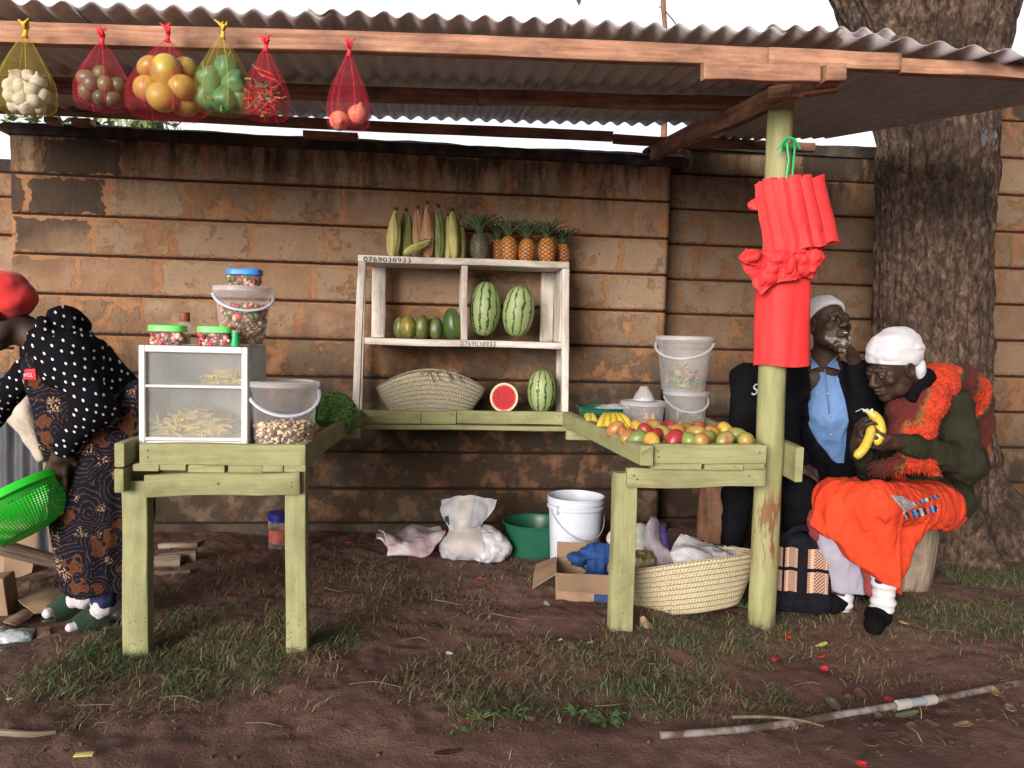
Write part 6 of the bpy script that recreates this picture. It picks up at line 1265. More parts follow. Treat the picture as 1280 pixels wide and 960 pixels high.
for pts, z, lab in [([[(20, 748, 0), (50, 737, 0), (70, 736, 0)], [(30, 757, .015), (62, 750, .02), (97, 738, .01)], [(44, 767, 0), (70, 762, 0), (88, 754, 0)]], .05, 'flat torn cardboard beside the mossy log'), ([[(4, 778, 0), (20, 768, 0), (30, 762, 0)], [(10, 780, .01), (26, 772, .01), (38, 764, 0)], [(20, 783, 0), (32, 776, 0), (44, 767, 0)]], .03, 'narrow cardboard strip under the torn sheet'), ([[(46, 786, 0), (54, 785, 0), (61, 784, 0)], [(46, 791, .006), (54, 790, .008), (62, 790, .005)], [(46, 798, 0), (54, 797, 0), (63, 795, 0)]], .025, 'small square of cardboard next to the wrappers')]:
    o = MB().grid(ruffle(patch(np.array(flat(pts, z)), 5, 5), .004, 12, z*90), thick=.004).build('cardboard_sheet', M['cardboard'], None, sharp=40); tag(o, lab, 'cardboard', 'scraps of cardboard')
mb = MB(); mb.board(G(-30, 768)+(0, 0, .07), G(15, 766)+(0, 0, .085), .11, .16, seg=4, jit=.002); tag(mb.build('wood_block', M['cardboard'], None), 'brown square ended block at the frame edge by the scrap', 'block')
o = MB().grid(ruffle(patch(np.array(flat([[(-20, 786, 0), (14, 784, .01), (44, 786, 0)], [(-20, 794, .02), (14, 792, .03), (42, 794, .015)], [(-20, 806, 0), (14, 804, .005), (40, 802, 0)]], .02)), 8, 8), .012, 18, 3), thick=.003).build('plastic_wrapper', simple('printed_plastic', [(.30, .34, .38), (.50, .53, .58), (.06, .12, .12), (.42, .42, .48)], .35, 14, 3), None, sharp=0); tag(o, 'crumpled blue white plastic wrapper among the cardboard scraps', 'wrapper')
o = MB().grid(ruffle(patch(np.array(flat([[(-20, 806, 0), (4, 806, 0), (22, 806, 0)], [(-20, 811, .02), (4, 811, .02), (24, 810, .01)], [(-20, 818, 0), (4, 818, 0), (18, 815, 0)]], .01)), 6, 6), .010, 18, 9), thick=.003).build('plastic_wrapper', simple('dark_plastic', [(.02, .03, .05), (.06, .08, .11)], .35), None, sharp=0); tag(o, 'dark crumpled plastic wrapper below the pale one', 'wrapper')
# corrugated iron fence, sacking and pole
fe = thing('iron_fence', 'dark grey blue corrugated iron sheet fence behind the stooping woman', 'fence', (-2.1, 4.2, 0)); xs = np.linspace(-3.4, W(66, 640, 4.2)[0], 260); zs_ = np.linspace(-.03, .96, 12); X, Z = np.meshgrid(xs, zs_); MB().grid(np.stack([X, 4.2+.010*np.cos(X/.076*2*PI)+.006*vnoise(np.stack([X*3, Z*3, 0*X], -1)), Z+.02*np.sin(X*3)*(Z > .9)], -1), thick=.0015).build('sheet', simple('blue_grey_iron', [(.035, .040, .052), (.065, .07, .085), (.10, .10, .11)], .55, 6, stretch=(3, 3, .7)), fe, sharp=0)
mb = MB(); mb.board((-3.3, 4.235, .8), (W(60, 640, 4.2)[0], 4.235, .8), .03, .05); mb.build('rail', M['beam_dark'], fe); mb = MB(); mb.tube([(-1.95, 4.25, -.05), (-1.95, 4.25, 1.0)], .03, 8); mb.build('post', M['beam_dark'], fe)
st_ = thing('leaning_stick', 'peeled stick leaning against the iron fence by the sacking', 'stick', G(66, 690)); mb = MB(); mb.tube([W(66, 690, 3.9), W(58, 580, 3.92), W(44, 488, 3.96), W(36, 440, 3.98)], [.016, .015, .014, .012], 10); mb.build('shaft', M['grey_wood'], st_)
C = [[B(-4, 515, 3.92), B(12, 492, 3.9), B(28, 484, 3.88), B(44, 488, 3.9)], [B(10, 530, 3.9), B(22, 515, 3.86), B(34, 512, 3.86), B(50, 520, 3.9)], [B(28, 548, 3.88), B(38, 540, 3.86), B(44, 545, 3.86), B(54, 548, 3.9)], [B(48, 578, 3.9), B(52, 576, 3.88), B(54, 575, 3.88), B(57, 576, 3.9)]]
o = MB().grid(ruffle(patch(np.array(C), 8, 8), .012, 12, 3), thick=.006).build('sackcloth', simple('beige_sackcloth', [(.34, .29, .24), (.46, .40, .34), (.52, .47, .42)], .85, 8, bmp=.4, bscale=30, bdist=.01), None, sharp=0); tag(o, 'pale beige sacking draped over the leaning stick', 'cloth')
jr = G(346, 692); jt = thing('plastic_jar', 'small clear jar with a dark blue lid and red label against the wall', 'jar', (jr[0]+.01, 4.25, .004)); mb = MB(); mb.lathe([(.001, 0), (.058, 0), (.062, .006), (.066, .16), (.060, .172)], 28); child(jt, mb, 'body', M['clear']); mb = MB(); mb.lathe([(.064, .168), (.068, .170), (.068, .205), (.062, .212), (.001, .212)], 28); child(jt, mb, 'lid', simple('dark_blue_lid', [(.012, .02, .22)], .4)); mb = MB(); mb.lathe([(.0635, .05), (.0655, .12)], 28); child(jt, mb, 'label_band', simple('red_printed_label', [(.30, .03, .03), (.45, .12, .08), (.10, .05, .15)], .6, 25))
# ------------------------------------------------------------------ pipe, stick, leaves, petals and litter
pp = thing('pipe', 'dirty grey plastic water pipe with a pale joint lying half buried along the path', 'pipe', G(1050, 890)); pts = [G(x, y, .006) for x, y in ((826, 919), (900, 914), (980, 905), (1050, 893), (1120, 882), (1170, 874), (1230, 862), (1290, 850))]
m, nt, b = newmat('muddy_pipe'); v = coords(nt); c = mixc(nt, ramp(nt, noi(nt, v, 9, 6, .7), [(.46, 0), (.60, 1)]), (.07, .045, .035), (.22, .20, .20)); link(nt, c, b.inputs['Base Color']); b.inputs['Roughness'].default_value = .6
mb = MB(); mb.tube(cat_rom(np.array(pts), 5), .0112, 14); mb.build('tube', m, pp)
for a, b_ in (((1122, 881.5), (1136, 879)), ((1156, 876), (1168, 874))): mb = MB(); mb.tube([G(*a, .012), G(*b_, .012)], .0165, 16); mb.build('joint', simple('pale_pipe_joint', [(.30, .28, .28), (.36, .34, .33)], .5), pp)
mb = MB(); mb.tube([G(1136, 879, .012), G(1156, 876, .012)], .0145, 16); mb.build('sleeve', simple('grey_pipe', [(.22, .24, .28)], .5), pp)
def twig(pts, r, label, mat='grey_wood', group=None, z=.008):
    P = cat_rom(np.array([G(x, y, z) for x, y in pts]), 4); o = MB().tube(P, np.linspace(r, r*.4, len(P)), 6).build('twig', M[mat], None); origin_to(o, P[0]); return tag(o, label, 'twig', group)
twig([(915, 896), (960, 896), (1000, 900), (1030, 908)], .006, 'thin dark stick crossing the muddy pipe', 'twig', None, .03)
rt_ = np.random.default_rng(21)
for px, py in ((225, 874), (470, 856), (640, 770), (560, 752), (240, 838), (690, 700), (120, 880), (520, 800), (330, 905), (1010, 855), (760, 880), (1180, 790), (420, 735)):
    a = rt_.random()*.8-.4; L = rt_.uniform(14, 34); twig([(px-L*math.cos(a), py-L*.35*math.sin(a)), (px+rt_.uniform(-5, 5), py+rt_.uniform(-5, 4)), (px+L*math.cos(a), py+L*.35*math.sin(a)+2)], .0026, 'thin dry twig lying on the soil', 'twig', 'dry twigs on the soil')
def leaf(px, py, L, label, mat, group=None, cat='leaf', wd=.45, curl=.25, z=.012, nm='fallen_leaf'):
    c = G(px, py, 0); c[2] = float(gz(c[0], c[1]))+z; a = rt_.random()*6.28; d = np.array([math.cos(a), math.sin(a), 0]); s = np.array([-d[1], d[0], 0]); A = []
    for t in np.linspace(-1, 1, 9):
        hw = L*wd*math.sqrt(max(0, 1-t*t))*(1-.25*t)*.5+.0005; A.append([d*t*L*.5+s*hw*u+np.array([0, 0, curl*L*(.35*t*t+.55*u*u*hw/(L*wd*.5)*.5)+.004*rt_.normal()*0]) for u in (-1, -.5, 0, .5, 1)])
    o = MB().grid(np.array(A), thick=.0006).build(nm, mat, None, sharp=0); o.location = Vector(c); o.rotation_euler = (rt_.normal()*.15, rt_.normal()*.15, 0); return tag(o, label, cat, group)
lm = {'b': simple('dry_brown_leaf', [(.06, .033, .022), (.10, .06, .038), (.15, .09, .058)], .7, 20), 'g': simple('grey_green_leaf', [(.10, .13, .075), (.17, .20, .11)], .6, 15), 'y': simple('yellow_leaf', [(.42, .36, .10), (.50, .44, .16)], .6, 15), 't': simple('tan_leaf', [(.20, .125, .07), (.30, .20, .12)], .7, 15), 'r': simple('red_petal', [(.50, .02, .035), (.62, .04, .06)], .5), 'w': simple('white_scrap', [(.55, .52, .48), (.68, .65, .62)], .6)}
leaf(1042, 878, .13, 'long grey green leaf lying beyond the pipe', lm['g'], wd=.3); leaf(1135, 893, .085, 'dull green leaf tucked under the pipe near its joint', lm['g']); leaf(1092, 791, .07, 'pale leaf right below the black shoe', lm['y']); leaf(1129, 787, .045, 'small yellow leaf beside the black shoe', lm['y']); leaf(1027, 804, .06, 'pale green leaf by the red petals', lm['y'], wd=.35)
leaf(1243, 869, .075, 'tan leaf on edge at the far end of the pipe', lm['t'], curl=.5); leaf(1262, 891, .08, 'bright tan leaf beyond the pipe near the frame edge', lm['t'], curl=.4); leaf(1203, 909, .075, 'orange brown leaf below the pipe', lm['t']); leaf(950, 890, .09, 'brown leaf lying under the forked stick', lm['b'])
leaf(540, 778, .08, 'large pale brown leaf in the bare soil under the counter', lm['t'] if False else lm['b'], wd=.7); leaf(560, 944, .085, 'broad brown leaf pressed into the path', lm['b'], wd=.7)
for px, py in ((1020, 884), (1075, 862), (1113, 917), (1128, 926), (1150, 868), (1216, 935), (1178, 892), (1255, 878), (930, 836), (812, 832), (553, 870), (662, 910), (1100, 905), (1060, 870), (1230, 880), (610, 741), (430, 690), (1190, 930), (880, 870), (1275, 900), (1045, 912), (1098, 893), (1165, 905), (1190, 880), (1238, 905), (1262, 862), (1010, 893), (1140, 908), (968, 902), (1222, 895), (1088, 930), (1180, 918)):
    leaf(px, py, rt_.uniform(.03, .065), 'curled dry brown leaf on the bare soil', lm['b'], 'dry leaves on the soil', curl=rt_.uniform(.2, .6), wd=rt_.uniform(.4, .7))
for px, py in ((986, 798), (968, 823), (1028, 818), (1030, 832), (1112, 868), (1076, 953), (437, 686), (600, 728)):
    leaf(px, py, .035, 'scrap of red flower petal on the soil', lm['r'], 'red petals on the soil', 'petal', .8, .6, nm='flower_petal'); 
for px, py, L in ((738, 809, .035), (683, 764, .05), (700, 690+114, .02), (12, 883, .025), (562, 813, .03)):
    leaf(px, py, L, 'small white scrap of litter on the soil', lm['w'], 'white litter scraps', 'litter', .5, .2, nm='litter_scrap')
tag(MB().board(G(93, 944, .008), G(117, 942, .008), .022, .004, seg=3).build('wood_chip', lm['y'], None), 'bright yellow wood chip on the path', 'chip')
twig([(0, 916), (40, 918), (70, 915)], .012, 'flat grey stick half buried at the path edge', 'grey_wood', None, .004)
# small green weeds at the path edge
def weed(px, py, n, s, label, group=None):
    c = G(px, py, 0); c[2] = float(gz(c[0], c[1])); t = thing('weed', label, 'weed', c, group); mb = MB(); st2 = MB()
    for i in range(n):
        a = rt_.random()*6.28; L = s*rt_.uniform(.4, 1); d = np.array([math.cos(a), math.sin(a), 0]); p = d*L+np.array([0, 0, s*.35*rt_.random()+.006]); st2.tube([(0, 0, 0), p*.6+np.array([0, 0, .006]), p], .0011, 4)
        nrm_ = nrm(np.array([rt_.normal()*.4, rt_.normal()*.4, 1])); e1 = nrm(np.cross(nrm_, (d[1], -d[0], .2))); e2 = np.cross(nrm_, e1); r = s*.17*rt_.uniform(.7, 1.2); V = [p]+[p+r*(e1*math.cos(q)+e2*math.sin(q)*.8)+nrm_*r*.12 for q in np.linspace(0, 2*PI, 9)[:-1]]; mb.add(V, [(0, 1+j, 1+(j+1) % 8) for j in range(8)])
    child(t, mb, 'leaves', M['weed']); child(t, st2, 'stem', M['stalk'])
M['weed'] = simple('weed_leaf', [(.025, .065, .02), (.04, .095, .03), (.06, .12, .04)], .5, 30)
for i, (px, py, n, s, lab) in enumerate([(600, 905, 26, .06, 'low clover like weed at the bare path edge'), (575, 915, 12, .045, 'tiny weed at the outer end of the path edge clumps'), (640, 897, 16, .05, 'small bright weed beside the clover like one'), (760, 895, 26, .07, 'broad leaved weed growing in the grass by the path'), (720, 888, 14, .05, 'weed between the grass tufts near the broad leaved one'), (930, 755, 16, .09, 'drooping weed between the big basket and the post'), (1250, 590, 16, .12, 'green weed on the root of the big tree')]): weed(px, py, n, s, lab) if py > 600 else None
w_ = W(1252, 588, 4.55); 
# ================================================================== PEOPLE
def frame(f, up=(0, 0, 1)):
    y = -nrm(f); z = np.asarray(up, float); z = nrm(z-y*(z@y)); x = np.cross(y, z); return np.stack([x, y, z], 1)
class Head:
    """head in its own frame: -Y is where the face looks, +Z is up"""
    def __init__(s, c, f, up=(0, 0, 1), sc=1.0): s.c = np.asarray(c, float); s.R = frame(f, up); s.sc = sc
    def T(s, p): return s.c+s.R@(np.asarray(p, float)*s.sc)
    def el(s, S, p, r, k=.02, sub=False, Rl=None): S.e(s.T(p), np.asarray(r, float)*s.sc, s.R if Rl is None else s.R@Rl, k, sub)
    def cp(s, S, a, b, ra, rb=None, k=.015, sub=False): S.c(s.T(a), s.T(b), ra*s.sc, (ra if rb is None else rb)*s.sc, k, sub)
    def local(s, P): return ((P-s.c)@s.R)/s.sc
    def build(s, S, neck, old=True, brow=1.0):
        s.el(S, (0, .018, .035), (.074, .094, .084)); s.el(S, (0, -.028, -.045), (.056, .060, .076), .03); s.el(S, (0, -.070, -.100), (.024, .018, .018), .025)
        for q in (-1, 1):
            s.el(S, (q*.044, -.062, -.024), (.021, .020, .019), .022); s.el(S, (q*.050, -.02, -.070), (.020, .035, .030), .03)
            s.el(S, (q*.033, -.098, .006), (.019, .016, .013), .014, True); s.cp(S, (q*.014, -.088, .026), (q*.046, -.074, .022), .010, .008, .012)
            s.el(S, (q*.033, -.079, .006), (.016, .013, .012), .004); s.el(S, (q*.033, -.0815, .0095), (.0150, .0135, .0085), .002); s.el(S, (q*.033, -.0805, -.0035), (.0145, .0125, .0060), .002); s.cp(S, (q*.020, -.0915, .004), (q*.046, -.083, .002), .0026, .002, .002)
            s.el(S, (q*.076, .012, -.008), (.010, .022, .033), .008); s.el(S, (q*.079, .010, -.006), (.006, .013, .020), .006, True); s.el(S, (q*.016, -.099, -.034), (.010, .011, .008), .007)
            s.cp(S, (q*.020, -.094, -.040), (q*.036, -.084, -.066), .003, .003, .006, True)
        s.cp(S, (0, -.088, .016), (0, -.110, -.026), .008, .0125, .014); s.el(S, (0, -.106, -.032), (.014, .012, .010), .010)
        s.cp(S, (-.021, -.088, -.058), (0, -.099, -.055), .0055, .0075, .006); s.cp(S, (.021, -.088, -.058), (0, -.099, -.055), .0055, .0075, .006); s.cp(S, (-.019, -.087, -.071), (.019, -.087, -.071), .0085, .0085, .006); s.el(S, (0, -.096, -.0715), (.014, .007, .007), .005)
        s.cp(S, (-.023, -.096, -.0645), (.023, -.096, -.0645), .0022, .0022, .002, True)
        if old: 
            for z in (.048, .058, .068): s.cp(S, (-.035, -.088+.5*(z-.048), z), (.035, -.088+.5*(z-.048), z), .0016, .0016, .003, True)
        S.c(s.T((0, .025, -.055)), neck, .050*s.sc, .058, .03)
    def eyes(s, parent):
        for q in (-1, 1):
            mb = MB(); mb.lathe(round_prof(.0115*s.sc, .0115*s.sc, 8), 12, s.T((q*.033, -.0815, .0045))); e = mb.build('eye', M['eye'], parent, sharp=0); mb = MB(); mb.lathe(round_prof(.0052*s.sc, .0052*s.sc, 6), 10, s.T((q*.032, -.0908, .003))); mb.build('iris', M['iris'], e, sharp=0)
def hand(S, w, d, n, side=1, curl=(.5, .9, .6), sc=1.0, spread=.10, thumb=(.6, .5), k=.006, curls=None):
    """palm and five fingers: w wrist, d direction of the fingers, n direction the palm faces, side +1/-1 which side the thumb leaves"""
    d = nrm(d); n = np.asarray(n, float); n = nrm(n-d*(n@d)); s = np.cross(d, n)*side; w = np.asarray(w, float); kn = []
    S.c(w-d*.02, w+d*.03*sc, .024*sc, .026*sc, .02)
    for i, off in enumerate((.030, .010, -.010, -.028)):
        kp = w+d*(.088-.006*abs(i-1.2))*sc+s*off*sc; S.c(w+d*.02*sc+s*off*.55*sc, kp, .0135*sc, .0115*sc, .012); kn.append(kp)
    L = [(.042, .026, .020), (.047, .029, .021), (.044, .027, .020), (.034, .021, .018)]
    for i in range(4):
        p = kn[i]; ang = 0; cu = curls[i] if curls else curl; dd0 = nrm(d+s*spread*(1.4-i))
        for q in range(3):
            ang += cu[q]; dd = dd0*math.cos(ang)+n*math.sin(ang); p2 = p+dd*L[i][q]*sc; r0 = (.0094, .0084, .0076)[q]*sc; r1 = (.0084, .0076, .0062)[q]*sc; S.c(p, p2, r0, r1, k if q == 0 else .003); p = p2
    b0 = w+d*.020*sc+s*.022*sc; b1 = b0+nrm(d*.55+s*.75+n*.35)*.040*sc; S.c(b0, b1, .0165*sc, .0120*sc, .012); t1 = b1+nrm(d*1.0+s*(.5-thumb[0])+n*thumb[0])*.032*sc; S.c(b1, t1, .0108*sc, .0092*sc, .004); t2 = t1+nrm(d*.9-s*thumb[1]*.6+n*thumb[1])*.026*sc; S.c(t1, t2, .0092*sc, .0070*sc, .003)
def folds(fr, amp, seed=0.0, st=(1, 1, 1)):
    st = np.array(st, np.float32); return lambda P: amp*fbm(P*fr*st+seed, 3)
def ridg(fr, amp, seed=0.0, st=(1, 1, 1)):
    st = np.array(st, np.float32); return lambda P: amp*(2*np.sqrt(vnoise(P*fr*st+seed)**2+.012)-.5)+amp*.35*(2*np.sqrt(vnoise(P*fr*2.3*st+seed+9)**2+.02)-.5)
def fuzz(obj, n, L, mat, name, seed=1, wd=.002, down=.5):
    rng = np.random.default_rng(seed); me = obj.data; k = len(me.polygons); ids = rng.integers(0, k, n); co = np.zeros(len(me.vertices)*3); me.vertices.foreach_get('co', co); co = co.reshape(-1, 3)
    V = []; F = []; q = 0
    for i in ids:
        pl = me.polygons[int(i)]; c = np.array(pl.center); nn = np.array(pl.normal); d = nrm(nn+rng.normal(size=3)*.8+np.array([0, 0, -down])); s = nrm(np.cross(d, rng.normal(size=3)))*wd; l = L*(.4+.8*rng.random()); V += [c-s, c+s, c+d*l*.6+s*.8, c+d*l*.6-s*.8, c+d*l+np.array([0, 0, -l*.3])]; F += [(q, q+1, q+2, q+3), (q+3, q+2, q+4)]; q += 5
    return mesh_obj(name, np.array(V), F, None, mat, obj, False, 0)
M['polka'] = None
m, nt, b = newmat('polka_dot_jersey'); t = nd(nt, 'TexCoord').outputs['Object']; s_ = nd(nt, 'SeparateXYZ', {0: t}); cv = nd(nt, 'CombineXYZ', {0: mth(nt, 'MULTIPLY_ADD', s_.outputs[1], .45, s_.outputs[0]), 1: mth(nt, 'MULTIPLY_ADD', s_.outputs[0], .35, s_.outputs[2]), 2: 0.0})
vo = nd(nt, 'TexVoronoi', {'Vector': cv, 'Scale': 29.0, 'Randomness': .42}, voronoi_dimensions='2D'); c = mixc(nt, mth(nt, 'LESS_THAN', vo.outputs['Distance'], .135), (.005, .005, .008), (.62, .62, .64)); link(nt, c, b.inputs['Base Color']); b.inputs['Specular IOR Level'].default_value = .08; b.inputs['Roughness'].default_value = .9; bump(nt, b, noi(nt, t, 25, 4), .3, .006); M['polka'] = m
m, nt, b = newmat('navy_batik_print'); t = nd(nt, 'TexCoord').outputs['Object']; s_ = nd(nt, 'SeparateXYZ', {0: t}); cv = nd(nt, 'CombineXYZ', {0: mth(nt, 'ADD', s_.outputs[0], mth(nt, 'MULTIPLY', s_.outputs[1], .6)), 1: s_.outputs[2], 2: 0.0})
dn = nd(nt, 'TexNoise', {'Vector': cv, 'Scale': 6.0, 'Detail': 2}); dv = nd(nt, 'VectorMath', {0: cv, 1: nd(nt, 'VectorMath', {0: dn.outputs[1], 'Scale': .11}, operation='SCALE').outputs[0]}, operation='ADD').outputs[0]
vo = nd(nt, 'TexVoronoi', {'Vector': dv, 'Scale': 9.0, 'Randomness': .9}, voronoi_dimensions='2D'); dist = vo.outputs['Distance']; rn = nd(nt, 'SeparateXYZ', {0: vo.outputs['Color']}).outputs[0]
ringp = mth(nt, 'GREATER_THAN', mth(nt, 'SINE', mth(nt, 'MULTIPLY', dist, 44)), .78); dots = nd(nt, 'TexVoronoi', {'Vector': cv, 'Scale': 130.0}, voronoi_dimensions='2D').outputs['Distance']; dm = mth(nt, 'LESS_THAN', dots, .36)
big = noi(nt, cv, 9, 3); zone = ramp(nt, big, [(.56, 0), (.60, 1)]); fl = mth(nt, 'LESS_THAN', dist, mth(nt, 'MULTIPLY_ADD', nd(nt, 'TexVoronoi', {'Vector': cv, 'Scale': 40.0}, voronoi_dimensions='2D').outputs['Distance'], .35, .10))
c = mixc(nt, mth(nt, 'MULTIPLY', fl, mth(nt, 'GREATER_THAN', rn, .35)), (.006, .007, .016), (.085, .030, .014)); c = mixc(nt, mth(nt, 'MULTIPLY', ringp, mth(nt, 'MULTIPLY_ADD', dm, .75, .2)), c, (.12, .055, .03)); c = mixc(nt, mth(nt, 'MULTIPLY', mth(nt, 'MULTIPLY', zone, dm), mth(nt, 'GREATER_THAN', dist, .32)), c, (.36, .23, .14))
link(nt, c, b.inputs['Base Color']); b.inputs['Specular IOR Level'].default_value = .12; b.inputs['Roughness'].default_value = .85; bump(nt, b, noi(nt, t, 14, 4), .35, .012); M['batik'] = m
M['black_cloth'] = simple('black_suiting', [(.004, .004, .006), (.008, .008, .011)], .95, 10, bmp=.3, bscale=30, spec=.06); M['tee'] = simple('black_jersey', [(.004, .004, .005), (.007, .007, .009)], .95, 10, bmp=.2, bscale=25, spec=.06)
M['shirt'] = simple('pale_blue_cotton', [(.10, .20, .43), (.14, .26, .50)], .75, 9, bmp=.35, bscale=22, bdist=.012); M['olive'] = simple('olive_jersey', [(.018, .018, .011), (.030, .029, .018)], .95, 8, spec=.1, bmp=.4, bscale=18, bdist=.015); M['orange'] = simple('orange_cloth', [(.54, .036, .009), (.64, .052, .014)], .9, 6, bmp=.7, bscale=34, bdist=.012)
M['white_in_shade'] = simple('shaded_white_cotton', [(.27, .26, .34), (.36, .35, .44)], .9, 9, bmp=.2, bscale=40); M['navy'] = simple('navy_leggings', [(.012, .018, .07)], .8); M['white_knit'] = simple('white_knit', [(.46, .44, .50), (.56, .54, .60)], .9, 10, bmp=.4, bscale=90); M['maroon'] = simple('maroon_skirt', [(.16, .025, .03), (.24, .04, .045)], .85, 8)
M['slide'] = simple('green_rubber', [(.018, .040, .024), (.032, .060, .036)], .5, 9, bmp=.15, bscale=60); M['grey_hair'] = simple('grey_hair', [(.10, .095, .09), (.34, .32, .30)], .9, 60, bmp=.6, bscale=150); M['black_hair'] = simple('black_hair', [(.008, .007, .007)], .9, 60, bmp=.6, bscale=150)
def foot(S, ank, heel, toe, r=.030): S.c(ank, heel+np.array([0, 0, .03]), r*1.0, r*1.0, .03); S.c(heel+np.array([0, 0, .03]), toe+np.array([0, 0, .022]), r*1.05, r*.72, .03); mid = (heel+toe)/2+np.array([0, 0, .035]); S.c(ank, mid, r*.9, r*.95, .04)

# ------------------------------------------------------------------ 1. the stooping woman with the green colander
pw = thing('person', 'woman in red head wrap and black polka dot hoodie stooping with a green colander', 'person', G(115, 785))
H = Head(W(-2, 392, 3.10), (-.80, -.12, -.58), (-.35, 0, .93), 1.0); neck = W(56, 428, 3.14); chest = W(92, 462, 3.14); pel = W(140, 530, 3.16)
shn, shf = W(86, 446, 3.00), W(66, 442, 3.30); eln, wrn = W(118, 512, 2.93), W(77, 563, 2.95); elf, wrf = W(-14, 512, 3.30), W(-52, 585, 3.16)
kn_, an_ = W(133, 640, 3.09), W(130, 752, 3.09); kf_, af_ = W(120, 640, 3.23), W(106, 744, 3.22)
hn, tn = G(148, 779), G(88, 797); hf, tf = G(108, 765), G(60, 779); hn[2] = hf[2] = tn[2] = tf[2] = .018
S = SDF(.03); H.build(S, neck, False); S.c(neck, chest, .06, .10, .06).c(chest, pel, .11, .13, .08).c(shf, shn, .06, .06, .06)
S.chain([shn, eln, wrn], [.044, .036, .025], .03).chain([shf, elf, wrf], [.044, .036, .025], .03); S.chain([pel+(0, -.07, 0), kn_, an_], [.085, .055, .028], .05).chain([pel+(0, .07, 0), kf_, af_], [.085, .055, .028], .05); foot(S, an_, hn, tn, .020); foot(S, af_, hf, tf, .020)
hd_ = nrm(W(66, 606, 2.95)-wrn); hand(S, wrn, hd_, (-.25, .92, -.1), 1, curls=[(.10, .35, .30), (.16, .40, .35), (.22, .45, .40), (.30, .5, .45)], spread=.16, thumb=(.9, .2)); hand(S, wrf, (-.3, -.3, -.9), (.5, -.5, 0), -1, (.5, .7, .4))
bd_ = S.build('body', M['skin'], pw, .0048); H.eyes(pw)
S = SDF(.05); S.c(neck+(0, 0, -.02), chest, .084, .132, .08).c(chest, pel+(.00, 0, .06), .140, .146, .10).c(shf, shn, .080, .082, .07).e(W(70, 425, 3.16), (.07, .10, .055), rotm('Y', .6)); S.e(W(86, 402, 3.17), (.075, .10, .050), rotm('Y', .5), .03).c(W(52, 402, 3.06), W(60, 430, 3.02), .026, .03, .02); S.chain([shn, eln, wrn+(eln-wrn)*.10], [.072, .062, .042], .05).chain([shf, elf, wrf+(elf-wrf)*.1], [.07, .06, .042], .05)
S.build('hoodie', M['polka'], pw, .0075, lambda P: folds(9, .007, 4)(P)+ridg(13, .007, 9, (1, 1, .7))(P))
S = SDF(.04); zc = lambda x, y, Y: W(x, y, Y)
S.c(zc(60, 462, 3.06), zc(86, 545, 3.08), .075, .105, .06).c(zc(62, 452, 3.11), zc(104, 520, 3.10), .085, .125, .06).c(zc(86, 450, 3.1), zc(54, 440, 3.04), .02, .02, .03)
ap = S.build('apron_bib', M['batik'], pw, .008, folds(10, .008, 2))
S = SDF(.10); hem = W(125, 735, 3.12)[2]
S.e(pel+(.02, 0, -.01), (.185, .17, .16)).c(pel+(.0, 0, 0), W(130, 640, 3.15), .155, .165, .10).c(W(130, 640, 3.15), W(128, 760, 3.15), .162, .140, .10).c(zc(104, 540, 3.12), zc(108, 600, 3.12), .085, .10, .08)
S.e(zc(172, 500, 3.06), (.05, .06, .07), None, .04)
S.build('patterned_skirt', M['batik'], pw, .009, lambda P: .014*vnoise(P*np.array([11, 11, 1.3], np.float32))+.006*vnoise(P*np.array([26, 26, 4], np.float32)), cut=[lambda P: hem+.008*np.sin(P[:, 0]*40)-P[:, 2]])
for x, y, Y, sy in ((168, 478, 3.05, 1), (172, 486, 3.03, -1)): MB().grid(ruffle(patch(np.array([[zc(x-4, y, Y), zc(x+4, y-3, Y-.01), zc(x+12, y-6, Y)], [zc(x-4, y+7, Y-.01), zc(x+5, y+6, Y-.02), zc(x+14, y+2*sy, Y)]]), 4, 4), .004, 40), thick=.003).build('apron_bow', M['batik'], pw)
dk = decal(ap, 'red_tag', [(33, 462), (45, 461), (46, 474), (31, 474)], simple('red_tag_cloth', [(.70, .02, .04)], .7), 6, 6, .006)
if dk is not None:
    q = W(39, 470, 3.0); refresh(); hh = cast(ap, 38.5, 470, .010)
    if hh is not None: lettering('MSL', hh+np.array([-.016, -.004, -.004]), .020, dk, M['white_cloth'], (PI/2, -.1, 0), .0005)
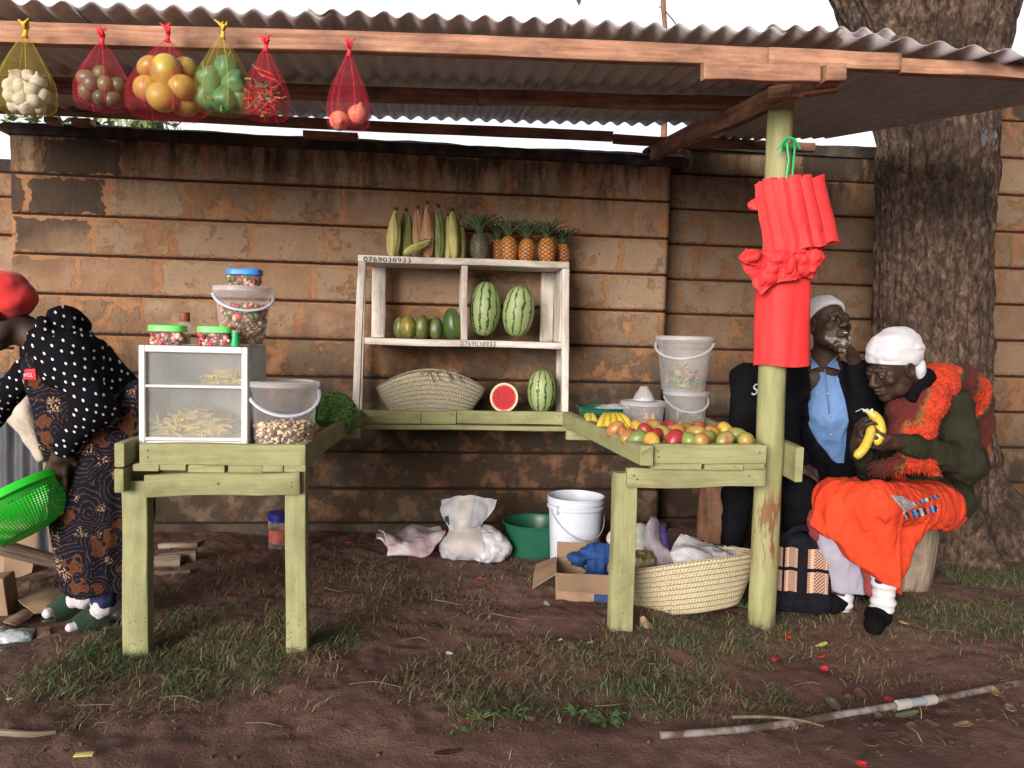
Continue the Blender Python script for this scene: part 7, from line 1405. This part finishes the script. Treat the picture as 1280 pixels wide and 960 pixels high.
# red head wrap: knitted band drawn over crown and ears
S = SDF(.03); H.el(S, (0, .024, .058), (.094, .112, .100)); H.el(S, (0, .07, .05), (.086, .080, .085)); H.el(S, (0, .045, .0), (.088, .108, .06)); H.el(S, (0, .03, .12), (.06, .07, .045))
S.build('head_wrap', M['red_cloth'], pw, .005, lambda P: .0050*vnoise(P*np.array([9, 9, 34], np.float32)+3)+.003*vnoise(P*30), cut=[lambda P: W(24, 405, 3.1)[2]+.004*np.sin(P[:, 0]*30)-P[:, 2]])
for an, hl_, tl, lab in ((an_, hn, tn, 'n'), (af_, hf, tf, 'f')):
    S = SDF(.03); foot(S, an+(0, 0, .01), hl_, tl, .029); S.c(an+(0, 0, .06), an+(0, 0, -.02), .040, .036, .03); S.build('sock', M['white_knit'], pw, .006, folds(40, .003)); S = SDF(.02); S.c(an+(0, 0, .01), an+(0, 0, .075), .046, .056); S.build('legging', M['navy'], pw, .006, folds(30, .004))
    d = nrm((tl-hl_)*np.array([1, 1, 0])); up = np.array([0, 0, 1.]); s = np.cross(d, up); L = np.linalg.norm(tl-hl_); mb = MB(); A = []
    for t in np.linspace(0, 1, 17):
        w_ = .040*(math.sin(PI*min(.985, max(.015, t)))**.42)*(1.0-.12*math.cos(t*5)); A.append([hl_+d*(-.025+(L+.055)*t)+s*w_*u+up*(-.020+.004*abs(u)+(.010 if t < .3 else 0)) for u in np.linspace(-1, 1, 7)])
    mb.grid(np.array(A), thick=-.020); so_ = mb.build('slide_sole', M['slide'], pw, sharp=50); mb = MB(); A = []
    for t in np.linspace(.36, .86, 9):
        A.append([hl_+d*(-.02+(L+.045)*t)+s*.053*math.sin(u)+up*(-.010+(.122-.062*(t-.36)/.5)*math.cos(u)) for u in np.linspace(-PI/2, PI/2, 15)])
    mb.grid(np.array(A), thick=.006); mb.build('slide_strap', M['slide'], so_)
# colander
Cc = W(15, 619, 2.97); ux = nrm(W(76, 580, 2.96)-W(-42, 652, 2.98)); nb = nrm(np.cross(ux, (0, 1, 0))); nb = nb if nb[2] < 0 else -nb; nb = nrm(nb+np.array([.0, -.10, 0])); uy = np.cross(nb, ux); Mx = np.stack([ux, uy, -nb], 1)
cl = thing('colander', 'bright green plastic colander tilted in the hand of the stooping woman', 'colander', Cc); rC = .178
m, nt, b = newmat('slotted_green_plastic'); u, v = uvpat(nt); hole = mth(nt, 'MULTIPLY', mth(nt, 'MULTIPLY', mth(nt, 'LESS_THAN', mth(nt, 'FRACT', mth(nt, 'MULTIPLY', u, 90)), .5), mth(nt, 'LESS_THAN', mth(nt, 'FRACT', mth(nt, 'MULTIPLY', v, 110)), .62)), mth(nt, 'MULTIPLY', mth(nt, 'GREATER_THAN', v, .045), mth(nt, 'LESS_THAN', v, .17)))
b.inputs['Base Color'].default_value = (.02, .46, .025, 1); b.inputs['Roughness'].default_value = .35; tr_ = nd(nt, 'BsdfTransparent'); tl_ = nd(nt, 'BsdfTranslucent', {'Color': (.02, .46, .025, 1)}); mx0 = nd(nt, 'MixShader', {0: .3, 1: b.outputs[0], 2: tl_.outputs[0]}); mx = nd(nt, 'MixShader', {0: hole, 1: mx0.outputs[0], 2: tr_.outputs[0]}); link(nt, mx.outputs[0], nt.nodes['Material Output'].inputs[0])
mb = MB(); mb.lathe([(rC, 0)]+[(rC*(1-.30*t**2.2), -.135*t) for t in np.linspace(.06, 1, 14)]+[(rC*.62, -.150), (rC*.3, -.152), (.001, -.152)], 64, M=Mx); child(cl, mb, 'bowl', m, sharp=0); mb = MB(); mb.lathe([(rC*.985, .004), (rC*1.05, .006), (rC*1.07, -.002), (rC*1.065, -.022), (rC*1.03, -.026), (rC*1.0, -.018), (rC*.985, .004)], 64, M=Mx); child(cl, mb, 'rim', M['lime'], sharp=40)

# ------------------------------------------------------------------ 2. the seated woman in orange eating bananas
sw = thing('person', 'woman in a white head wrap and orange wrapper seated on a log holding bananas', 'person', G(1120, 770))
H = Head(W(1116, 459, 3.13), (-.93, -.14, -.42), (-.22, -.10, .97), 1.10); neck = W(1150, 488, 3.22); chest = W(1168, 535, 3.34); pel = W(1168, 622, 3.45)
sn, sf = W(1190, 508, 3.20), W(1128, 505, 3.46); en, wn = W(1208, 578, 3.10), W(1124, 553, 2.97); ef, wf = W(1092, 598, 3.30), W(1071, 556, 3.04)
knn, ann = W(1098, 622, 3.03), W(1104, 750, 3.06); knf, anf = W(1044, 618, 3.18), W(1052, 748, 3.24)
hn, tn = G(1108, 772), G(1092, 792); hn = G(1106, 764); hf, tf = G(1058, 752), G(1040, 766); tf[2] = tn[2] = hn[2] = hf[2] = .008
S = SDF(.03); H.build(S, neck, True); S.c(neck, chest, .065, .105, .07).c(chest, pel+(.03, .02, 0), .105, .115, .07).c(sn, sf, .06, .06, .06)
S.chain([sn, en, wn], [.046, .040, .027], .03).chain([sf, ef, wf], [.044, .038, .026], .03).chain([pel+(0, -.07, -.03), knn+(0, 0, -.035), ann], [.07, .045, .034], .04).chain([pel+(0, .07, -.03), knf+(0, 0, -.035), anf], [.07, .045, .034], .04); foot(S, ann, hn, tn, .028); foot(S, anf, hf, tf, .028)
hand(S, wn, nrm(W(1080, 553, 2.92)-wn), (-.1, .75, .55), 1, curls=[(.25, .55, .5), (.25, .6, .5), (.3, .65, .55), (.4, .7, .6)], spread=.10, thumb=(.55, .4)); hand(S, wf, nrm(W(1076, 518, 2.98)-wf), (.85, -.25, .1), -1, curls=[(.35, .85, .7), (.45, .95, .7), (.55, 1.0, .7), (.65, 1.0, .7)], spread=.08, thumb=(.6, .5))
S.build('body', M['skin'], sw, .0048); H.eyes(sw)
S = SDF(.05); S.c(neck+(.02, .02, -.03), chest, .075, .14, .08).c(chest, pel+(.02, .02, 0), .150, .165, .10).c(sn, sf, .080, .075, .07).chain([sn, en, wn+(en-wn)*.10], [.076, .078, .050], .05).chain([sf, ef, wf+(ef-wf)*.12], [.07, .066, .044], .05).e(W(1190, 628, 3.36), (.09, .10, .075), None, .06).e(en+(.0, .0, -.015), (.075, .08, .07), None, .05)
S.build('sweater', M['olive'], sw, .0075, lambda P: folds(9, .008, 7)(P)+ridg(12, .009, 3)(P))
# orange wrapper over the lap
S = SDF(.07); S.c(pel+(-.03, -.10, -.02), knn+(0, 0, -.016), .115, .080, .06).c(pel+(-.05, .06, -.01), knf+(0, 0, -.016), .110, .078, .07).c(knn+(0, 0, -.02), knf+(0, 0, -.02), .066, .066, .05)
S.c(knn+(0, 0, -.03), W(1112, 740, 3.03), .074, .046, .05).c(knf+(-.0, 0, -.02), W(1024, 668, 3.15), .072, .046, .05).c(W(1075, 630, 3.07), W(1085, 710, 3.07), .062, .045, .06).c(W(1145, 640, 3.22), W(1120, 715, 3.10), .062, .03, .05).c(W(1050, 640, 3.12), W(1058, 690, 3.12), .06, .045, .06)
hA, hB = W(1008, 651, 3.1), W(1118, 740, 3.04); hdir = nrm((hB-hA)*np.array([1, 0, 1])); hnm = np.array([-hdir[2], 0, hdir[0]]); hnm = hnm if hnm[2] > 0 else -hnm
def hemcut(P): return -((P-hA)@hnm)+.010*np.sin(P[:, 0]*26)+.006*np.sin(P[:, 0]*61)
oc = S.build('orange_wrapper', M['orange'], sw, .0070, lambda P: -.006+ridg(12, .011, 5, (1.2, 1.2, .22))(P)+.005*vnoise(P*np.array([8, 8, 8], np.float32))+ridg(30, .004, 2, (1, 1, .35))(P), cut=[hemcut])
m, nt, b = newmat('printed_band_cloth'); u, v = uvpat(nt); nz = noi(nt, coords(nt), 60, 3); c = ramp(nt, mth(nt, 'FRACT', mth(nt, 'MULTIPLY_ADD', nz, .25, mth(nt, 'MULTIPLY', u, 1.9))), [(0, (.55, .55, .60)), (.22, (.02, .02, .03)), (.38, (.70, .08, .03)), (.55, (.05, .05, .25)), (.7, (.10, .35, .62)), (.85, (.02, .02, .03))], 'CONSTANT'); link(nt, c, b.inputs['Base Color']); M['band'] = m
m2, nt, b = newmat('grey_feather_print'); u, v = uvpat(nt); st_ = noi(nt, nd(nt, 'CombineXYZ', {0: mth(nt, 'MULTIPLY', u, 5), 1: mth(nt, 'MULTIPLY_ADD', u, 14, mth(nt, 'MULTIPLY', v, 26))}), 1, 4, .7); c = ramp(nt, st_, [(.36, (.04, .035, .045)), (.5, (.26, .23, .26)), (.62, (.55, .52, .56))]); link(nt, c, b.inputs['Base Color']); M['feather'] = m2
decal(oc, 'printed_feather', [(1112, 619), (1128, 621), (1146, 631), (1131, 641)], M['feather'], 10, 7); decal(oc, 'printed_band', [(1128, 640), (1170, 631), (1172, 639), (1133, 650)], M['band'], 14, 5); decal(oc, 'printed_band', [(1140, 628), (1172, 618), (1174, 622), (1142, 632)], M['band'], 14, 4); decal(oc, 'printed_patch', [(1128, 593), (1150, 594), (1156, 603), (1134, 602)], simple('peach_print', [(.72, .22, .12)], .8), 8, 5)
S = SDF(.05); S.c(W(1036, 655, 3.2), W(1058, 735, 3.27), .075, .085, .06).c(W(1060, 665, 3.22), W(1066, 735, 3.26), .06, .07, .05); S.build('white_underskirt', M['white_in_shade'], sw, .008, folds(14, .008, 3, (1, 1, .4)), cut=[lambda P: W(1050, 742, 3.2)[2]-P[:, 2]])  # white cloth; its shade is put into the lavender grey colour
S = SDF(.04); S.c(W(1022, 648, 3.2), W(1024, 664, 3.22), .05, .045).c(W(1084, 690, 3.14), W(1090, 738, 3.12), .04, .03); S.build('maroon_skirt', M['maroon'], sw, .008, folds(16, .006, 6))
for an, hl_, tl in ((ann, hn, tn), (anf, hf, tf)):
    S = SDF(.03); S.c(an+(-.004, .012, .17), an+(0, 0, .08), .048, .045, .03).c(an+(0, 0, .09), an+(0, 0, -.02), .045, .042, .03).c(an+(0, 0, -.02), hl_+(0, 0, .04), .038, .036, .03).c(an, (hl_+tl)/2+(0, 0, .04), .036, .036, .03); S.build('sock', M['white_knit'], sw, .006, lambda P: .003*np.sin(P[:, 2]*170)+.003*vnoise(P*30)); S = SDF(.02); S.c(hl_+(0, 0, .034), tl+(0, 0, .026), .043, .040, .03).e((hl_*.35+tl*.65)+np.array([0, 0, .03]), (.050, .060, .034), None, .03)
    S.build('shoe', M['tee'], sw, .005, folds(20, .003), cut=[lambda P: -.004-P[:, 2]])
S = SDF(.03); H.el(S, (0, .022, .062), (.090, .108, .092)); H.el(S, (0, .055, .060), (.086, .085, .085)); H.el(S, (0, .03, .03), (.088, .106, .05))
cutw = lambda P: (lambda L: (.050-.42*(L[:, 1]+.08))-L[:, 2])(H.local(P))*H.sc
S2 = S; wrp = S2.build('head_wrap', M['white_cloth'], sw, .0048, lambda P: .008*vnoise(P*np.array([12, 12, 30], np.float32)+1)+.004*(1-2*np.abs(vnoise(P*np.array([16, 16, 40], np.float32)+4))), cut=[cutw])
S = SDF(.02); kp = H.T((-.02, .13, .0)); S.e(kp, (.026, .024, .028)).c(kp, W(1147, 462, 3.12), .024, .028).c(W(1147, 456, 3.12), W(1152, 474, 3.12), .026, .020); S.build('wrap_knot', M['white_cloth'], sw, .005, lambda P: .004*vnoise(P*np.array([50, 50, 14], np.float32)))
# knitted shawl
m, nt, b = newmat('shaggy_orange_shawl'); t = nd(nt, 'TexCoord').outputs['Object']; s_ = nd(nt, 'SeparateXYZ', {0: t}); q = mth(nt, 'ADD', mth(nt, 'MULTIPLY', s_.outputs[0], 2.9), mth(nt, 'MULTIPLY', s_.outputs[2], -1.5)); q = mth(nt, 'FRACT', mth(nt, 'MULTIPLY_ADD', noi(nt, t, 8, 3), .5, q))
c = ramp(nt, q, [(0, (.60, .040, .010)), (.34, (.66, .055, .014)), (.38, (.04, .06, .018)), (.44, (.045, .007, .007)), (.74, (.13, .012, .010)), (.79, (.20, .11, .02)), (.84, (.60, .045, .012))]); c = mixc(nt, ramp(nt, noi(nt, t, 90, 4, .7), [(.45, 0), (.6, .6)]), c, (.05, .012, .008)); link(nt, c, b.inputs['Base Color']); b.inputs['Roughness'].default_value = 1; bump(nt, b, noi(nt, t, 120, 4), 1, .01); M['shawl'] = m
S = SDF(.04); S.chain([W(1150, 482, 3.24), W(1172, 474, 3.20), W(1200, 476, 3.24), W(1220, 490, 3.34)], [.050, .062, .068, .062], .05).chain([W(1218, 488, 3.36), W(1226, 530, 3.40), W(1225, 575, 3.40)], [.060, .050, .035], .04)
S.chain([W(1178, 480, 3.16), W(1160, 505, 3.10), W(1150, 535, 3.06), W(1140, 560, 3.06)], [.058, .062, .055, .045], .05).chain([W(1150, 495, 3.16), W(1128, 515, 3.12), W(1122, 545, 3.10)], [.045, .050, .045], .05)
shw = S.build('shawl', M['shawl'], sw, .007, lambda P: .007*vnoise(P*16)+.005*vnoise(P*55)); fuzz(shw, 4200, .009, M['shawl'], 'shaggy_pile', 5, .0016)
S = SDF(.02); S.c(W(1096, 585, 3.0), W(1128, 578, 2.99), .028, .030).c(W(1128, 578, 2.99), W(1160, 580, 3.0), .030, .022).c(W(1160, 580, 3.0), W(1170, 590, 3.0), .02, .014); fr_ = S.build('shawl_fringe', M['shawl'], sw, .006, lambda P: .010*vnoise(P*45)); fuzz(fr_, 1500, .020, M['shawl'], 'fringe_strands', 6, .002, 1.0)
S = SDF(.03); S.chain([H.T((.02, .11, -.09)), W(1152, 480, 3.14), W(1140, 496, 3.08)], [.045, .042, .028]); S.build('black_scarf', M['tee'], sw, .006, folds(20, .005))
# two bananas in her hands
def held_banana(name, label, pts, r):
    t = thing(name, label, 'banana', pts[0], 'bananas held by the seated woman'); C = cat_rom(np.array(pts), 8); k = len(C); rad = [r*min(1, .35+4*i/k)*min(1, .35+5*(1-i/k)) for i in range(k)]; mb = MB(); mb.tube(C, rad, 12); p = mb.build('peel', M['banana'], t, sharp=0); mb = MB(); mb.tube([C[0], C[0]+(C[0]-C[1])*1.2], [.007, .005], 8); mb.build('tip', M['tip'], p)
held_banana('banana', 'ripe banana held upright in front of her chest', [W(1084, 514, 2.965), W(1097, 524, 2.955), W(1101, 540, 2.95), W(1094, 556, 2.95)], .020)
held_banana('banana', 'second ripe banana pointing down from her hands', [W(1090, 530, 2.97), W(1087, 545, 2.95), W(1080, 560, 2.93), W(1069, 572, 2.93)], .019)
pe = MB(); 
for dx in (-6, 0, 6): pe.grid(patch(np.array([[W(1084+dx*.3, 516, 2.96), W(1087+dx*.3, 516, 2.955)], [W(1082+dx, 512, 2.955), W(1085+dx, 511, 2.95)], [W(1079+dx*1.6, 515, 2.95), W(1082+dx*1.6, 514, 2.945)]]), 4, 3), thick=.0015)
tag(pe.build('banana_skin', lm['w'], None), 'white inside of peeled banana skin at her fingertips', 'banana skin')

# ------------------------------------------------------------------ 3. the man in the jacket
mp = thing('person', 'bearded man in white cap, black jacket and blue shirt, hand raised to his cheek', 'person', (1.93, 3.6, 0))
H = Head(W(1035, 406, 3.56), (.14, -.94, .26), (-.02, .18, 1), 1.10); neck = W(1030, 458, 3.64); chest = W(1038, 510, 3.68); pel = W(1040, 585, 3.80)
sr, sl_ = W(986, 478, 3.66), W(1084, 472, 3.68); er, wr_ = W(980, 548, 3.60), W(1002, 582, 3.46); el_, wl_ = W(1088, 530, 3.50), W(1066, 446, 3.46)
kr, ar = W(1000, 618, 3.38), np.array([W(1000, 640, 3.42)[0], 3.42, .08]); kl, al = W(1064, 618, 3.44), np.array([W(1064, 640, 3.48)[0], 3.50, .08])
S = SDF(.03); H.build(S, neck, True); S.c(neck, chest, .065, .11, .07).c(chest, pel, .12, .13, .09).c(sr, sl_, .06, .06, .06).chain([sr, er, wr_], [.048, .040, .028], .03).chain([sl_, el_, wl_], [.048, .040, .028], .03).chain([pel+(-.07, 0, 0), kr, ar], [.085, .06, .036], .05).chain([pel+(.07, 0, 0), kl, al], [.085, .06, .036], .05); 
for a_ in (ar, al): foot(S, a_, np.array([a_[0], a_[1]+.03, .01]), np.array([a_[0]-.02, a_[1]-.17, .01]), .03)
hand(S, wl_, nrm(W(1052, 418, 3.43)-wl_), (-.75, .2, .3), -1, curls=[(.55, .9, .6), (.7, 1.0, .7), (.8, 1.1, .7), (.9, 1.1, .7)], thumb=(.4, .5)); hand(S, wr_, nrm(W(1016, 612, 3.36)-wr_), (.3, .4, -.7), 1, curls=[(.3, .35, .25), (.35, .4, .3), (.4, .45, .3), (.45, .5, .3)], spread=.14)
S.build('body', M['skin'], mp, .005); H.eyes(mp)
S = SDF(.05); S.c(neck+(0, .0, -.02), chest, .075, .132, .08).c(chest, pel+(0, 0, .02), .142, .145, .10); shv = lambda P: np.minimum(1, 0)
S.build('shirt', M['shirt'], mp, .0065, lambda P: folds(10, .004, 5)(P)+ridg(15, .006, 3, (1.2, 1, .6))(P))
for q, (x0, x1, x2) in ((-1, (1013, 1024, 1016)), (1, (1046, 1034, 1048))): MB().grid(patch(np.array([[W(x0, 440, 3.60), W(x0+q*1, 446, 3.56)], [W((x0+x2)/2, 452, 3.56), W((x0+x1)/2, 452, 3.53)], [W(x2+q*2, 462, 3.545), W(x1, 458, 3.525)]]), 4, 4), thick=.004).build('collar', M['shirt'], mp)
mb = MB(); mb.tube(cat_rom(np.array([W(1031, 462, 3.512), W(1035, 500, 3.515), W(1040, 552, 3.60)]), 4), .004, 6, flat=.4); mb.build('placket', M['shirt'], mp)
for y in (492, 520, 543): mb = MB(); mb.lathe(round_prof(.006, .003, 5), 10, W(1035+(y-492)*.08, y, 3.50+.0006*(y-492))); mb.build('button', M['white_cloth'], mp)
S = SDF(.05); S.c(neck+(0, .03, -.03), chest, .085, .155, .08).c(chest, pel+(0, .02, .0), .165, .170, .10).c(sr, sl_, .082, .082, .07).chain([sr, er, wr_+(er-wr_)*.12], [.078, .066, .050], .05).chain([sl_, el_, wl_+(el_-wl_)*.18], [.078, .068, .050], .05)
zt, zb = W(1030, 440, 3.6)[2], W(1040, 560, 3.6)[2]; xt, xb = W(1030, 440, 3.55)[0], W(1041, 556, 3.55)[0]
def vee(P):
    t = np.clip((zt-P[:, 2])/(zt-zb), -.3, 1.4); return np.minimum((.058+.034*t)-np.abs(P[:, 0]-(xt+(xb-xt)*t)), 3.64-P[:, 1])
jk = S.build('jacket', M['black_cloth'], mp, .0070, lambda P: folds(9, .006, 12)(P)+ridg(11, .007, 3)(P), cut=[vee])
S = SDF(.04); S.c(pel+(-.08, 0, -.01), kr, .110, .080, .06).c(pel+(.08, 0, -.01), kl, .110, .080, .06).c(kr, ar, .078, .058, .04).c(kl, al, .078, .058, .04).e(pel, (.18, .14, .12), None, .06); S.build('trousers', M['black_cloth'], mp, .008, folds(10, .008, 15))
for a_ in (ar, al): S = SDF(.03); h0 = np.array([a_[0], a_[1]+.03, .035]); S.c(h0, h0+(-.02, -.20, 0), .043, .038).c(h0+(0, -.04, .01), a_, .045, .04); S.build('shoe', M['tee'], mp, .007, cut=[lambda P: -.004-P[:, 2]])
S = SDF(.02); H.el(S, (0, .022, .052), (.083, .102, .080)); H.el(S, (0, .03, .08), (.070, .085, .055))
S.build('cap', M['white_cloth'], mp, .005, lambda P: .003*vnoise(P*30), cut=[lambda P: (lambda L: (.060-.55*(L[:, 1]+.04))-L[:, 2])(H.local(P))*H.sc])
S = SDF(.012); H.cp(S, (-.050, -.052, -.075), (0, -.078, -.112), .012, .020); H.cp(S, (.050, -.052, -.075), (0, -.078, -.112), .012, .020); H.cp(S, (0, -.078, -.112), (0, -.080, -.135), .018, .010)
bdv = S.build('beard', M['grey_hair'], mp, .005, lambda P: .006*vnoise(P*90)); fuzz(bdv, 900, .012, M['grey_hair'], 'whiskers', 8, .0007, .8)
mb = MB(); mb.board(H.T((-.008, -.1035, -.0640)), H.T((.009, -.1035, -.0640)), .004, .0055, seg=2, jit=0, ch=.001); mb.build('teeth', M['white_plastic'], mp)

# ------------------------------------------------------------------ 4. the person in the black shirt behind the post
tp_ = thing('person', 'person in black shirt with white script, mostly hidden behind the green post', 'person', (1.66, 3.9, 0))
H = Head(W(972, 402, 3.98), (-.15, -.96, -.12), (0, 0, 1), 1.05); neck = W(966, 448, 4.02); chest = W(962, 505, 4.04); pel = W(958, 590, 4.10)
sr, sl_ = W(932, 473, 4.02), W(1000, 473, 4.04); er, wr_ = W(926, 548, 3.98), W(934, 600, 3.80); el_, wl_ = W(1004, 550, 4.0), W(985, 600, 3.84)
kr, ar = W(922, 618, 3.74), np.array([W(915, 650, 3.78)[0], 3.78, .08]); kl, al = W(972, 618, 3.76), np.array([W(972, 650, 3.8)[0], 3.82, .08])
S = SDF(.03); H.build(S, neck, False); S.c(neck, chest, .062, .105, .07).c(chest, pel, .11, .13, .09).c(sr, sl_, .055, .055, .06).chain([sr, er, wr_], [.044, .037, .026], .03).chain([sl_, el_, wl_], [.044, .037, .026], .03).chain([pel+(-.07, 0, 0), kr, ar], [.085, .058, .034], .05).chain([pel+(.07, 0, 0), kl, al], [.085, .058, .034], .05)
for w0, sd in ((wr_, 1), (wl_, -1)): hand(S, w0, (sd*.25, -.75, -.5), (0, -.3, -1), sd, (.3, .4, .3))
for a_ in (ar, al): foot(S, a_, np.array([a_[0], a_[1]+.03, .01]), np.array([a_[0]-.02, a_[1]-.17, .01]), .03)
S.build('body', M['skin'], tp_, .006); H.eyes(tp_)
S = SDF(.03); H.el(S, (0, .03, .05), (.079, .092, .078)); S.build('hair', M['black_hair'], tp_, .007, lambda P: .004*vnoise(P*70), cut=[lambda P: (lambda L: (.045-.6*(L[:, 1]+.06))-L[:, 2])(H.local(P))])
S = SDF(.05); S.c(neck+(0, .02, -.04), chest, .075, .145, .08).c(chest, pel+(0, 0, 0), .150, .160, .10).c(sr, sl_, .075, .075, .07).c(sr, sr+(er-sr)*.85, .075, .066, .05).c(sl_, sl_+(el_-sl_)*.75, .075, .066, .05); tee = S.build('shirt', M['tee'], tp_, .008, folds(9, .007, 22))
refresh(); hh = cast(tee, 938, 494, .006)
if hh is not None: lettering('Sunday', hh, .085, tee, M['white_cloth'], (PI/2, -.12, .1), .0006, shear=.35)
S = SDF(.04); S.c(pel+(-.08, 0, -.01), kr, .105, .078, .06).c(pel+(.08, 0, -.01), kl, .105, .078, .06).c(kr, ar, .075, .056, .04).c(kl, al, .075, .056, .04); S.build('trousers', M['black_cloth'], tp_, .009, folds(10, .007, 25))
for a_ in (ar, al): S = SDF(.03); h0 = np.array([a_[0], a_[1]+.03, .035]); S.c(h0, h0+(-.02, -.20, 0), .043, .038).c(h0+(0, -.04, .01), a_, .045, .04); S.build('shoe', M['tee'], tp_, .008, cut=[lambda P: -.004-P[:, 2]])
# lettering becomes plain mesh so that it reads as a part of what it is written on
bpy.context.view_layer.update(); dg = bpy.context.evaluated_depsgraph_get()
for o in [o for o in SC.objects if o.type == 'FONT']:
    me = bpy.data.meshes.new_from_object(o.evaluated_get(dg)); n = bpy.data.objects.new('lettering', me); COL.objects.link(n); n.parent = o.parent; n.location = o.location; n.rotation_euler = o.rotation_euler; n.scale = o.scale
    bpy.data.objects.remove(o)
